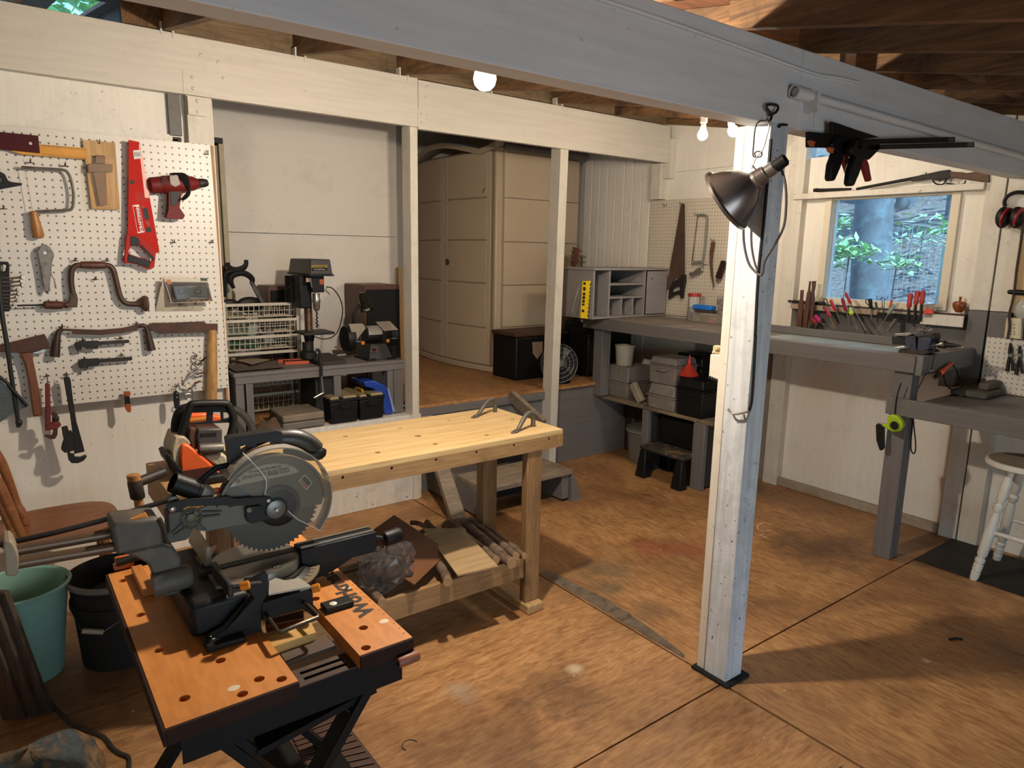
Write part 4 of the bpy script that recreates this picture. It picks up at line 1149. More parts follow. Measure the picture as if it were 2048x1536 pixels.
# two wooden loudspeakers at the back wall
m_cab = wood('walnut_veneer', '3c2216', '6a4128', 2, 6, .5)
e = bY('c3', 1142, 1388, 440, 900, 4.36, .3)
t = thing('loudspeaker', 'wooden loudspeaker with black cloth front behind the bench grinder', 'speaker', (2.1, 4.5, .575), 'wooden loudspeakers in the bay')
M().box(e[0]-.005, e[1]+.005, 4.365, 4.69, .576, e[5]+.035).build('cabinet', m_cab, t, bev=.004)
M().box(e[0]+.006, e[1]-.006, 4.35, 4.365, .60, e[5]+.005).build('cloth_front', mat('speaker_cloth', '0d0d0d', .95), t, bev=.003)
e = bY('c3', 445, 660, 445, 900, 4.46, .3)
t = thing('loudspeaker', 'wooden loudspeaker with black cloth front behind the white wire baskets', 'speaker', (1.5, 4.55, .575), 'wooden loudspeakers in the bay')
M().box(e[0]-.005, e[1]+.005, 4.465, 4.69, .576, e[5]+.03).build('cabinet', m_cab, t, bev=.004)
M().box(e[0]+.006, e[1]-.006, 4.452, 4.465, .60, e[5]+.004).build('cloth_front', mat('speaker_cloth', '0d0d0d', .95), t, bev=.003)
# leaning strip and tall tan panel
a, b_ = OY(798, 535, 4.69), OY(800, 700, 4.66)
t = thing('lath_strip', 'yellowish thin wooden strip leaning at the back wall beside the white post', 'strip', b_)
M().hexa([(b_.x-.008, 4.62, .60), (b_.x+.02, 4.62, .60), (b_.x+.02, 4.64, .60), (b_.x-.008, 4.64, .60)], [(a.x-.008, 4.69, a.z), (a.x+.02, 4.69, a.z), (a.x+.02, 4.71, a.z), (a.x-.008, 4.71, a.z)]).build('lath', wood('yellow_lath', 'a9783a', 'd0a45c', 2, 5), t)
e = bY('p', 424, 453, 283, 500, 4.40, .3)
t = thing('tan_locker', 'tall narrow tan metal locker just right of the left pegboard', 'locker', (e[0], 4.5, .575))
M().box(e[0]-.25, e[1]-.03, 4.42, 4.69, .576, e[5]-.02).build('body', mat('locker_tan', '8a7b62', .5), t, bev=.004)
M().box(e[1]-.029, e[1], 4.40, 4.69, .576, e[5]-.01).build('edge_rail', mat('locker_tan_light', '978769', .45), t, bev=.003)
M().box(e[0]-.25, e[1]-.005, 4.39, 4.70, e[5]-.012, e[5]+.02).build('dark_cap', m_black, t, bev=.003)

# white wire basket tower
t = thing('basket_tower', 'white wire basket drawer tower standing behind the grey bench', 'basket rack', (1.4, 4.35, .575))
YW0, YW1 = 4.27, 4.42
m_wire = mat('white_wire', 'c4b9a6', .45, var=.08)
f4 = lambda L, Y: on('f4', L, Y=Y)
xL, xR = OY(448, 640, YW0).x, OY(596, 640, YW0).x
rows = [OY(520, y, YW0).z for y in (609, 641, 674, 706)]
rows += [rows[3]-.13, rows[3]-.26]
for z in rows:
    M().box(xL, xR, YW0-.008, YW0+.008, z-.009, z+.009).build('front_rail', m_wire, t, bev=.003)
for x in (xL, xR): 
    for y in (YW0, YW1): M().box(x-.012, x+.012, y-.01, y+.01, .576, rows[0]+.02).build('upright', m_wire, t, bev=.003)
for i, z in enumerate((rows[0], rows[1], rows[2], rows[4], rows[5])):
    k = M(); dz = .075 if i < 4 else .1
    if z-dz < .58: dz = z-.59
    n = 13
    for j in range(n+1):
        x = xL+.02+(xR-xL-.04)*j/n
        k.tube([(x, YW0-.006, z), (x, YW0+.008, z-dz), (x, YW1-.012, z-dz), (x, YW1, z)], .0022, 4)
    for j in range(6):
        y = YW0+.01+(YW1-YW0-.02)*j/5
        k.tube([(xR-.02, y, z), (xR-.026, y, z-dz), (xL+.026, y, z-dz), (xL+.02, y, z)], .0022, 4)
    for zz_ in (.5, 1): k.tube([(xL+.02, YW0, z-dz*zz_), (xR-.02, YW0, z-dz*zz_), (xR-.02, YW1, z-dz*zz_), (xL+.02, YW1, z-dz*zz_)], .0024, 4, closed=True)
    k.build('wire_basket', m_wire, t)['kind'] = 'stuff'
for nm, lab, q, r_, sy, m in (('black_disc', 'large black disc lying in the top wire basket', (380, 705), .082, .5, m_black), ('black_disc', 'small black disc at the left end of the top wire basket', (125, 695), .050, .5, m_black)):
    P = f4([q], YW0+.06)[0]
    k = tag(M().ball(P, r_, 1, .25, .62, 18, 10).build(nm, m), lab, 'disc')
P = f4([(390, 1040)], YW0+.07)[0]
t = thing('glass_jar', 'clear glass jar lying in the second wire basket', 'jar', P)
M().lathe([(.02, 0), (.036, .01), (.036, .085), (.02, .10)], P-ZV*.04, (.3, 0, 1), 16).build('jar', clear('jar_glass', (.9, .95, .9, 1), .25, .1), t)
M().lathe([(.023, .1), (.023, .115)], P-ZV*.04, (.3, 0, 1), 16).build('lid', m_dull, t)
P = f4([(620, 1120)], YW0+.06)[0]
t = thing('glass_jar', 'clear glass jar with a domed lid at the right of the second wire basket', 'jar', P)
M().lathe([(.03, 0), (.042, .01), (.042, .06), (.03, .075)], P-ZV*.035, (0, 0, 1), 16).build('jar', clear('jar_glass', (.9, .95, .9, 1), .25, .1), t)
M().lathe([(.032, .075), (.03, .09), (.01, .10)], P-ZV*.035, (0, 0, 1), 16).build('lid', m_dull, t)
P = f4([(260, 1210)], YW0+.05)[0]
tag(M().box(P.x-.10, P.x+.10, P.y-.02, P.y+.05, P.z-.014, P.z+.02, Euler((0, .12, 0)).to_matrix()).build('green_box', mat('green_plastic', '1f4a2c', .45), bev=.004), 'flat green plastic box in the third wire basket', 'box')
P = f4([(175, 1060)], YW0+.07)[0]
tag(M().box(P.x-.06, P.x+.07, P.y-.03, P.y+.05, P.z-.03, P.z+.03).build('grey_tin', mat('grey_green_tin', '5d6650', .5), bev=.006), 'dull green tin at the left of the second wire basket', 'tin')

# forearm crutches leaning behind the baskets
for lab, off, pole in (('front one of two black forearm crutches leaning beside the pegboard', 0, True), ('rear one of two black forearm crutches leaning beside the pegboard', 1, False)):
    Y_ = 4.30+.02*off
    t = thing('crutch', lab, 'crutch', f4([(280, 300)], Y_)[0])
    k = M()
    if not off:
        k.tube(f4([(178, 490), (135, 400), (160, 330), (250, 300), (340, 310), (410, 370), (410, 450)], Y_), [.010, .017, .018, .016, .018, .017, .010], 8, 4)
    else:
        k.tube(f4([(100, 160), (110, 210), (180, 250), (280, 240), (330, 190), (335, 125)], Y_), [.013, .014, .016, .018, .014, .012], 8, 4)
    k.build('forearm_cuff', m_black, t)
    if not off: M().tube(f4([(400, 400), (470, 540), (540, 660), (600, 800)], Y_), .013, 8).build('pole', m_dull, t)
    else:
        M().tube(f4([(300, 260), (180, 270), (80, 300), (55, 420), (55, 600)], Y_), [.018, .018, .018, .014, .012], 8, 3).build('pole', m_black, t)

# things on the bench top
P = c3([(630, 960)], 4.0)[0]
t = thing('bit_case', 'open orange drill bit case lying on the grey bench', 'case', (1.42, 3.97, zb))
q0 = OZ(440+1110/8.5318, 700+245/8.5318, zb+.004); q1 = OZ(440+1525/8.5318, 700+225/8.5318, zb+.004)
m_or = mat('case_orange', 'b5491a', .45)
dx = q1-q0; dx.z = 0; Lx = dx.length; dx.normalize(); dy = Vector((-dx.y, dx.x, 0))
def lbox(m, o, a0, a1, b0, b1, z0, z1):
    return m.hexa([o+dx*a+dy*b+ZV*(z0-o.z) for a, b in ((a0, b0), (a1, b0), (a1, b1), (a0, b1))], [o+dx*a+dy*b+ZV*(z1-o.z) for a, b in ((a0, b0), (a1, b0), (a1, b1), (a0, b1))])
lbox(M(), q0, 0, Lx, 0, .012, zb, zb+.019).build('front_side', m_or, t, bev=.001)
lbox(M(), q0, 0, Lx, .012, .075, zb, zb+.006).build('tray', mat('case_orange_dark', '7a3012', .5), t)
lbox(M(), q0, -.03, Lx*.75, .075, .09, zb, zb+.022).build('back_side', m_or, t, bev=.001)
for i in range(8):
    a = .012+i*Lx*.12
    M().tube([q0+dx*a+dy*.014+ZV*.010, q0+dx*(a-.008)+dy*.074+ZV*.012], .004, 6).build('drill_bit', m_blackm, t)
t = thing('rubber_mat', 'crumpled dark mat on the left end of the grey bench', 'mat', (1.18, 4.05, zb))
M().grid(10, 8, lambda u, v: Vector((1.04+.28*u, 3.93+.25*v, zb+.004+.008*mnoise.noise((u*5, v*5, 1))+.006))).build('mat', mat('dusty_mat', '574c42', .85, bump=.5, bs=40), t)
q = [OZ(440+x/8.5318, 700+y/8.5318, zb+.022) for x, y in ((285, 175), (560, 140), (860, 165), (540, 250))]
tag(M().plate([q], (0, 0, .002)).build('paper_sheet', mat('brown_paper', '8a7a64', .8)), 'sheet of tan paper lying on the dark mat', 'paper')
P = OZ(680, 697, zb)
tag(M().box(P.x-.02, P.x+.12, P.y, P.y+.05, zb, zb+.012).build('wood_offcut', wood('pale_offcut', 'a58455', 'cfb27f', 0, 6)), 'pale wood strip lying behind the drill press base', 'wood')
t = thing('bar_clamp', 'black bar clamp hung over the front edge of the grey bench', 'clamp', c3([(800, 950)], 3.885)[0])
M().tube(c3([(775, 880), (785, 876), (800, 890), (812, 980), (815, 1075)], 3.884), .009, 8, 2).build('frame_arm', m_blackm, t)
M().tube(c3([(815, 1070), (828, 1195)], 3.88), .006, 8).build('screw', m_steel, t)
M().tube(c3([(760, 1228), (830, 1190)], 3.878), .004, 6).build('tommy_bar', m_steel, t)

# under the bench: grey case, two toolboxes, blue case, junk
GZ = .576
e = bY('c3', 480, 838, 1330, 1430, 3.86, .2)
t = thing('tool_case', 'dusty grey tool case lying flat under the grey bench', 'case', (1.45, 3.95, .572))
x0, x1 = OY(420+545/3.6568, 460+1400/3.6568, 3.85).x, OY(420+838/3.6568, 460+1400/3.6568, 3.85).x
M().box(x0-.01, x1, 3.845, 4.10, GZ+.001, GZ+.042).build('lower_shell', mat('case_grey', '6d675d', .6, var=.08), t, bev=.008)
M().box(x0-.01, x1, 3.845, 4.10, GZ+.044, GZ+.088).build('upper_shell', mat('case_grey_dusty', '7c7264', .7, var=.1, grime='8d7a5c', ga=.5), t, bev=.010)
m_clr = mat('toolbox_lid', '8c7d5a', .35, var=.1)
for i, (l, r_, tp_, bt_, lab) in enumerate(((880, 1088, 1245, 1425, 'left of two black toolboxes with olive see-through lids and yellow handle'), (1095, 1278, 1225, 1400, 'right of two black toolboxes with olive see-through lids and yellow handle'))):
    Y_ = 3.845+.0*i
    e = bY('c3', l, r_, tp_, bt_, Y_, .2)
    t = thing('toolbox', lab, 'toolbox', ((e[0]+e[1])/2, Y_+.12, GZ), 'toolboxes under the grey bench')
    x0, x1, zt = e[0], e[1], e[5]
    M().hexa([(x0+.008, Y_+.006, GZ), (x1-.006, Y_+.006, GZ), (x1-.006, Y_+.27, GZ), (x0+.008, Y_+.27, GZ)], [(x0, Y_, zt-.01), (x1, Y_, zt-.01), (x1, Y_+.28, zt-.01), (x0, Y_+.28, zt-.01)]).build('box_body', m_black, t, bev=.008)
    M().box(x0-.004, x1+.004, Y_-.004, Y_+.285, zt-.009, zt+.008).build('rim', m_black, t, bev=.004)
    xm = (x0+x1)/2
    M().hexa([(xm-.005, Y_+.004, zt+.009), (x1-.004, Y_+.004, zt+.009), (x1-.004, Y_+.27, zt+.009), (xm-.005, Y_+.27, zt+.009)], [(xm, Y_+.012, zt+.024), (x1-.012, Y_+.012, zt+.024), (x1-.012, Y_+.26, zt+.024), (xm, Y_+.26, zt+.024)]).build('lid', m_clr, t, bev=.003)
    M().hexa([(x0+.004, Y_+.004, zt+.009), (xm-.03, Y_+.004, zt+.009), (xm-.03, Y_+.27, zt+.009), (x0+.004, Y_+.27, zt+.009)], [(x0+.012, Y_+.012, zt+.024), (xm-.034, Y_+.012, zt+.024), (xm-.034, Y_+.26, zt+.024), (x0+.012, Y_+.26, zt+.024)]).build('lid', m_clr, t, bev=.003)
    h = .05 if i == 0 else .022
    M().tube([(xm-.017, Y_+.10, zt+.01), (xm-.017, Y_+.10, zt+.01+h), (xm-.017, Y_+.19, zt+.01+h), (xm-.017, Y_+.19, zt+.01)], .007, 8).build('handle', mat('handle_yellow', 'c9961e', .4), t)
    M().box(xm-.03, xm+.03, Y_-.008, Y_-.002, zt-.05, zt-.004).build('latch', m_black, t, bev=.002)
t = thing('blue_case', 'blue plastic case leaning against the right bench leg', 'case', (1.93, 4.0, GZ))
P = c3([(1125, 1110), (1200, 1100), (1290, 1140), (1350, 1325), (1335, 1350), (1285, 1350), (1200, 1160), (1140, 1150)], 3.90)
M().plate([P], (0, .2, 0)).build('shell', mat('case_blue', '1d3f96', .35, var=.08), t, bev=.008)
P = c3([(1292, 1150), (1308, 1160), (1352, 1322), (1338, 1335)], 3.897)
M().plate([P], (0, -.003, 0)).build('pale_edge', mat('case_blue_pale', '7d8fb8', .4), t)
t = thing('rag_heap', 'heap of dusty rags and scraps on the ledge left of the grey case', 'rags', (1.25, 3.95, GZ))
M().grid(14, 8, lambda u, v: Vector((1.13+.24*u, 3.86+.2*v, GZ+.003+.05*max(0, sin(pi*u)*sin(pi*v))*(1+.8*mnoise.noise((u*6, v*5, 3)))))).build('rag', mat('rag_brown', '6b5844', .9, var=.4, vs=18, grime='7a2a1c', ga=.4, gs=14), t)
tag(M().tube(on('f3', [(1330, 370), (1280, 480), (1265, 600), (1285, 760), (1310, 850), (1340, 900)], Y=4.1)+[Vector((1.50, 4.15, GZ+.01))], .0045, 6, 3).build('hanging_cable', m_black), 'black cable hanging down under the grey bench', 'cable')
tag(M().tube(c3([(940, 1010), (925, 1060), (895, 1110), (872, 1140)], 4.2)+c3([(840, 1200)], 4.25), .004, 6, 3).build('hanging_cable', m_black), 'short black cable behind the toolboxes under the grey bench', 'cable')
tag(M().box(1.10, 1.62, 4.46-.02, 4.455, .60, .90).build('plain_board', wood('brown_panel', '6f452a', '9c6a40', 0, 4)), 'brown board standing behind the lower wire baskets', 'board')

# shade ring hose at the left: grey hose arc by the bench leg
tag(M().tube(on('e3', [(850, 115), (920, 140), (1000, 210), (1060, 300), (1090, 380), (1095, 470)], Y=3.80), [.02]*6, 10, 3).build('hose_arc', mat('grey_hose', '4b4740', .55)), 'thick dark grey hose curving behind the chainsaw', 'hose')

# ------------------------------------------------------------------ grey workbench under the window
ZT = 1.122
BX = 3.75
t = thing('window_workbench', 'long grey workbench running along the wall under the window', 'workbench', (4.1, 2.8, 0))
M().box(BX, 4.33, 1.545, 4.36, ZT-.02, ZT).build('top_board', wood('bench_top', '6b6057', '94887a', 1, 5, .6, stain='585049', sa=.5), t, bev=.003)
M().box(BX-.036, BX-.001, 1.545, 2.43, ZT-.088, ZT-.002).build('front_board', m_grey, t, bev=.003)
M().box(BX-.036, BX-.001, 2.432, 4.02, ZT-.088, ZT-.004).build('front_board', m_grey, t, bev=.003)
M().box(BX-.03, 4.40, 1.51, 1.543, ZT-.098, ZT+.003).build('end_board', m_greyx, t, bev=.003)
for x0, x1, y0, y1 in ((3.755, 3.80, 1.566, 1.658), (3.805, 3.845, 1.566, 1.658)):
    M().box(x0, x1, y0, y1, 0, ZT-.09).build('leg', m_greyz, t, bev=.003)
M().box(3.757, 3.85, 3.84, 3.935, .505, ZT-.09).build('leg', m_greyz, t, bev=.003)
M().box(4.27, 4.35, 1.56, 1.64, .90, ZT-.09).build('leg', m_greyz, t, bev=.003)
M().box(4.06, 4.078, 1.70, 2.60, ZT+.001, ZT+.048).build('tool_rail', m_grey, t, bev=.003)
M().box(3.79, 4.05, 1.60, 2.45, ZT, ZT+.0012).build('daylight_patch', mat('daylight_blue', '93a09c', .35, var=.12, grime='7a7064', ga=.5, gs=7), t)  # window daylight reflected on the top, put into a pale blue colour

# hutch
HX0, HX1, HY, HZ0, HZ1 = 3.585, 4.385, 3.765, ZT+.002, 1.485
t = thing('desk_hutch', 'grey wooden desk hutch with pigeonholes and one closed door, on the bench', 'cabinet', (3.98, 4.0, HZ0))
P_ = [OY(x, y, HY) for x, y in ((1184, 642), (1328, 628), (1185, 552), (1330, 546))]
HX0, HX1 = P_[0].x, min(P_[1].x, 4.385)
m_hut = paint('hutch_grey', '8f8a86', 0, da=.25, ds=6, spots=.08, grain=.12)
HY1 = HY+.40
M().box(HX0, HX0+.016, HY, HY1, HZ0+.016, HZ1).build('side_panel', m_hut, t, bev=.002)
M().box(HX1-.016, HX1, HY, HY1, HZ0+.016, HZ1).build('side_panel', m_hut, t, bev=.002)
M().box(HX0, HX1, HY, HY1, HZ0, HZ0+.015).build('bottom_board', m_hut, t, bev=.002)
M().box(HX0-.01, HX1+.01, HY-.012, HY1, HZ1+.001, HZ1+.018).build('top_board', m_hut, t, bev=.003)
M().box(HX0, HX1, HY1+.001, HY1+.008, HZ0, HZ1).build('back_panel', mat('hutch_dark', '4a4744', .7), t)
x1 = HX0+(HX1-HX0)*.215; x2 = HX0+(HX1-HX0)*.70
for x in (x1, x2): M().box(x-.008, x+.008, HY+.004, HY1, HZ0+.016, HZ1).build('divider', m_hut, t, bev=.001)
H = HZ1-HZ0
for f_ in (.71, .43): M().box(x1+.009, x2-.009, HY+.006, HY1, HZ0+H*f_-.007, HZ0+H*f_+.007).build('shelf', m_hut, t, bev=.001)
for f_ in (.36, .68): M().box(x1+(x2-x1)*f_-.006, x1+(x2-x1)*f_+.006, HY+.006, HY1, HZ0+.016, HZ0+H*.43-.008).build('divider', m_hut, t, bev=.001)
dr = M().box(x2+.012, HX1-.004, HY-.014, HY-.001, HZ0+.02, HZ1-.006).build('door', m_hut, t, bev=.002)
M().lathe([(.006, 0), (.007, .008), (.003, .012)], (x2+.05, HY-.014, HZ1-.06), (0, -1, 0), 10).build('knob', m_dull, dr)
# yellow level on the hutch corner
t = thing('yellow_level', 'bright yellow ruler with scalloped edge and black squares, hanging on the hutch corner', 'ruler', on('c4', [(1025, 1090)], Y=HY-.02)[0])
A = [(1002, 885), (1046, 882)]
pts = [(990, 1086), (1002, 884), (1048, 882)]
for i in range(9):
    y = 892+i*21.5
    pts += [(1047-i*1.8, y), (1042-i*1.8, y+6), (1041-i*1.8, y+14), (1046-i*1.8, y+19)]
pts += [(1030, 1090)]
M().plate([on('c4', pts, Y=HY-.02)], (0, .004, 0)).build('blade', mat('bright_yellow', 'd8b708', .4, var=.05), t)
k = M()
for i, (y, h) in enumerate(((890, 14), (916, 20), (946, 16), (966, 16), (986, 16), (1006, 12), (1040, 14))):
    x = 1006-i*1.4
    k.plate([on('c4', [(x, y), (x+13, y), (x+13, y+h), (x, y+h)], Y=HY-.0215)], (0, .001, 0))
k.build('black_squares', m_black, t)['kind'] = 'stuff'
M().lathe([(.011, 0), (.011, .004)], on('c4', [(998, 1102)], Y=HY-.02)[0], (0, 1, 0), 16).build('hang_tab', m_dull, t)
M().tube(on('c4', [(985, 905), (960, 985), (945, 1050)], Y=HY-.01), .003, 5).build('wire_probe', m_dull, t)

# ------------------------------------------------------------------ second pegboard beyond the post
XP = 4.392
t = pb2 = thing('pegboard', 'small off-white pegboard beyond the middle post holding old saws', 'pegboard', (XP, 3.55, 1.13))
m_pegr = peg_mat('cream_pegboard', 'cfc3b0', 1, .0, .0, .0262)
c5X = lambda L, X: on('c5', L, X=X)
q = on('p', [(1303, 402), (1296, 628), (1500, 640), (1500, 400)], X=XP)
M().plate([[Vector((XP, q[0].y, 1.13)), Vector((XP, 3.06, 1.13)), Vector((XP, 3.06, 2.03)), Vector((XP, q[0].y, 2.04))]], (.006, 0, 0)).build('board', m_pegr, pb2)
hooks(pb2, 'c5', [(960, 140), (1112, 125), (1240, 225), (1390, 455), (1325, 675), (1570, 230)], X=XP)
XT = XP-.03
def flatX(m, c, pts, X, th, holes=()):
    return m.plate([on(c, L, X=X) for L in [pts]+list(holes)], (th, 0, 0))
def toolX(name, label, cat, c, at, X=XT, group=None):
    return thing(name, label, cat, on(c, [at], X=X)[0], group)
t = toolX('hand_saw', 'old rusty hand saw with dark wooden handle on the small pegboard', 'saw', 'c5', (1060, 600))
flatX(M(), 'c5', [(1092, 130), (1126, 128), (1126, 760), (1090, 790), (1030, 800), (985, 895), (958, 888), (1040, 440)], XT, .003).build('blade', mat('brown_saw_steel', '5d4c42', .5, .5, var=.2, grime='6a4028', ga=.45), t)
flatX(M(), 'c5', [(1088, 790), (1100, 760), (1128, 768), (1128, 830), (1112, 900), (1105, 975), (1088, 982), (1078, 940), (1030, 950), (990, 980), (976, 985), (984, 900), (1010, 840), (1050, 810)], XT-.009, .022, [[(1005, 910), (1020, 885), (1065, 868), (1085, 880), (1080, 905), (1030, 922), (1012, 922)]]).build('handle', mat('dark_saw_handle', '1f1816', .5), t, bev=.002)
t = toolX('hack_saw', 'grey-green hacksaw hanging beside the old hand saw', 'saw', 'c5', (1260, 500))
M().tube(c5X([(1240, 240), (1255, 225), (1310, 228), (1328, 260), (1315, 450), (1290, 650), (1275, 740)], XT), .008, 8, 3).build('frame', mat('pale_green_grey', '808478', .45, .3), t)
flatX(M(), 'c5', [(1240, 240), (1246, 242), (1216, 470), (1196, 660), (1188, 660)], XT, .002).build('blade', m_rust, t)
flatX(M(), 'c5', [(1195, 640), (1265, 638), (1285, 660), (1200, 668), (1180, 672)], XT-.006, .012).build('lower_bar', MATS['pale_green_grey'], t, bev=.001)
flatX(M(), 'c5', [(1240, 705), (1275, 698), (1285, 735), (1262, 748), (1190, 785), (1168, 775), (1165, 745), (1200, 740)], XT-.010, .022).build('grip', m_steel, t, bev=.003)
t = toolX('curved_blade', 'narrow curved brown blade on the small pegboard', 'blade', 'c5', (1380, 650))
flatX(M(), 'c5', [(1365, 468), (1396, 465), (1396, 500), (1384, 560), (1375, 660), (1380, 780), (1392, 878), (1385, 878), (1362, 770), (1350, 660), (1352, 560)], XT, .006).build('blade', mat('brown_blade', '5a4232', .55), t)
t = toolX('utility_knife', 'dark red folding knife hanging slanted on the small pegboard', 'knife', 'c5', (1450, 720))
flatX(M(), 'c5', [(1455, 635), (1490, 640), (1497, 660), (1452, 805), (1405, 795), (1402, 780)], XT-.004, .014).build('handle', mat('dark_red_handle', '2b1416', .4), t, bev=.003)
flatX(M(), 'c5', [(1412, 798), (1450, 806), (1436, 830), (1405, 826)], XT, .006).build('end_cap', m_steel, t)

# goods at the back of the bench below that pegboard
e = bX('c5', 1128, 1225, 940, 1180, 4.20, .09)
t = thing('screw_jar', 'clear plastic jar of screws with a red lid', 'jar', base_of(e))
c_ = ((e[0]+.045), (e[2]+e[3])/2, ZT)
M().lathe([(.044, 0), (.048, .008), (.048, .10), (.046, e[5]-ZT-.02)], c_, (0, 0, 1), 18).build('jar', clear('jar_plastic', (.95, .93, .9, 1), .25, .12), t)
M().lathe([(.042, .004), (.043, (e[5]-ZT)*.5), (.02, (e[5]-ZT)*.53)], c_, (0, 0, 1), 14).build('screws', mat('screw_heap', '6a5c4c', .5, .6, var=.5, vs=60, bump=1, bs=60), t)
M().lathe([(.049, e[5]-ZT-.018), (.05, e[5]-ZT+.004), (.02, e[5]-ZT+.005)], c_, (0, 0, 1), 18).build('lid', mat('lid_red', 'a3301e', .4), t)
for i, (l, r_, tp_, bt_, X_, lab) in enumerate(((1175, 1500, 1100, 1195, 4.17, 'lower clear organiser box with sorted small parts on the bench'),)):
    e = bX('c5', l, r_, tp_, bt_, X_, .16)
    t = thing('organiser_box', lab, 'box', base_of(e), 'clear organiser boxes')
    M().box(e[0], e[1], e[2], e[3], ZT, ZT+.07).build('clear_box', clear('box_plastic', (.95, .9, .82, 1), .16, .1), t, bev=.003)
    for j, col in enumerate(('8a7a62', '7a6a4c', 'b07a4a', '6e6558')):
        w_ = (e[3]-e[2]-.02)/4
        M().box(e[0]+.01, e[1]-.01, e[3]-.01-w_*(j+1)+.003, e[3]-.01-w_*j-.003, ZT+.003, ZT+.045).build('sorted_parts', mat('parts_'+col, col, .6, .2, var=.5, vs=50, bump=.8, bs=70), t)
    OB = e
for i, (z0, z1, y0, y1) in enumerate(((ZT+.001, ZT+.06, 3.05, 3.20), (ZT+.062, ZT+.13, 3.06, 3.19), (ZT+.132, ZT+.20, 3.07, 3.21))):
    t = thing('organiser_box', 'smoky clear organiser box, %s of the stack of three half behind the middle post' % ('lowest', 'middle one', 'topmost')[i], 'box', (4.28, 3.12, z0), 'clear organiser boxes')
    q = on('c5', [(1420, 1000)], X=4.2)[0]
    yl = q.y
    M().box(4.22, 4.36, yl-.25, yl-.0+.01*i, z0, z1).build('clear_box', MATS['box_plastic'], t, bev=.003)
    M().box(4.23, 4.35, yl-.24, yl-.01, z0+.003, z0+.035).build('sorted_parts', MATS['parts_7a6a4c'], t)
e = bX('c5', 1195, 1365, 995, 1060, 4.19, .07)
t = thing('blue_packet', 'bright blue packet lying on the clear organiser box', 'packet', ((e[0]+e[1])/2, (e[2]+e[3])/2, ZT+.072))
M().box(e[0], e[1], e[2], e[3], ZT+.088, ZT+.125).build('packet', mat('packet_blue', '1f6fc4', .35), t, bev=.010)
M().box(e[0]+.005, e[1]+.01, e[2]-.01, e[3]-.02, ZT+.072, ZT+.086).build('brown_base', mat('brown_base', '4a3326', .6), t, bev=.003)
k = M(); text_into(k, 'x-acto', (e[0]-.0012, e[3]-.03, ZT+.100), (0, -1, 0), (0, 0, 1), .016, .0008, width=.05)
k.build('lettering', mat('packet_pale', '8fc0e8', .4), t) if False else k.b.free()

# ------------------------------------------------------------------ low shelf with cases below that bench
ZS = .497
t = thing('low_shelf', 'low grey shelf of rough planks under the left half of the workbench', 'shelf', (4.0, 3.4, 0))
M().box(3.80, 4.30, 2.80, 3.30, ZS-.02, ZS).build('shelf_board', wood('rough_shelf', '5f5042', '8d7a60', 1, 5, .8, stain='3a3028'), t, bev=.003)
M().box(3.80, 4.30, 3.302, 4.0, ZS-.02, ZS).build('shelf_board', MATS['rough_shelf'], t, bev=.003)
M().box(3.80, 3.84, 2.86, 2.955, 0, ZS-.021).build('leg', m_greyz, t, bev=.003)
M().box(3.80, 3.84, 3.37, 3.43, 0, ZS-.021).build('leg', m_greyz, t, bev=.003)
M().box(3.842, 4.25, 3.375, 3.40, 0, ZS-.021).build('side_board', mat('dark_side', '2b2724', .8), t)
M().box(3.842, 4.25, 2.87, 2.89, .02, ZS-.021).build('side_board', mat('dark_side', '2b2724', .8), t)
m_gb = mat('grey_box_plastic', '77706a', .55, var=.08, grime='8d8070', ga=.35)
def caseX(name, label, cat, l, r_, tp_, bt_, X_, dep, m, z0=None, split=.5, handle=False, taper=.0, grp=None):
    e = bX('c6', l, r_, tp_, bt_, X_, dep)
    zb_ = z0 if z0 is not None else e[4]
    zt_ = e[5]
    t = thing(name, label, cat, ((e[0]+e[1])/2, (e[2]+e[3])/2, zb_), grp)
    zm = zb_+(zt_-zb_)*split
    c0 = [(e[0]+taper, e[2]+taper), (e[1]-taper, e[2]+taper), (e[1]-taper, e[3]-taper), (e[0]+taper, e[3]-taper)]
    c1 = [(e[0], e[2]), (e[1], e[2]), (e[1], e[3]), (e[0], e[3])]
    M().hexa([(x, y, zb_) for x, y in c0], [(x, y, zm-.001) for x, y in c1]).build('case_body', m, t, bev=.008)
    M().box(e[0]-.005, e[1]+.005, e[2]-.005, e[3]+.005, zm, zm+.010).build('rim', m, t, bev=.003)
    q = .35*taper+.012
    c2 = [(e[0]+q, e[2]+q), (e[1]-q, e[2]+q), (e[1]-q, e[3]-q), (e[0]+q, e[3]-q)]
    M().hexa([(x, y, zm+.011) for x, y in c1], [(x, y, zt_) for x, y in c2]).build('lid', m, t, bev=.010)
    if handle:
        ym_ = (e[2]+e[3])/2
        M().tube([(e[0]-.004, ym_-.05, zm-.02), (e[0]-.022, ym_-.045, zm-.028), (e[0]-.022, ym_+.045, zm-.028), (e[0]-.004, ym_+.05, zm-.02)], .006, 8).build('handle', m, t)
    return t, e, zb_, zt_
t, e, _, zt1 = caseX('pet_carrier', 'large dusty grey two-part case at the left end of the low shelf', 'case', 255, 445, 430, 690, 3.86, .30, m_gb, ZS, .47, False, .02)
for s_ in (.3, .65): M().box(e[0]-.004, e[0]+.01, e[2]+(e[3]-e[2])*s_-.006, e[2]+(e[3]-e[2])*s_+.006, ZS+.16, zt1-.01).build('rib', m_gb, t, bev=.002)
P = on('c6', [(415, 435)], X=3.97)[0]
rb = (490-345)/2/3.8405*mpp(P)
t = thing('white_tub', 'cloudy white plastic tub on top of the large grey case', 'tub', (3.97, P.y, zt1))
zt2 = OX(1140+415/3.8405, 620+268/3.8405, 3.97).z
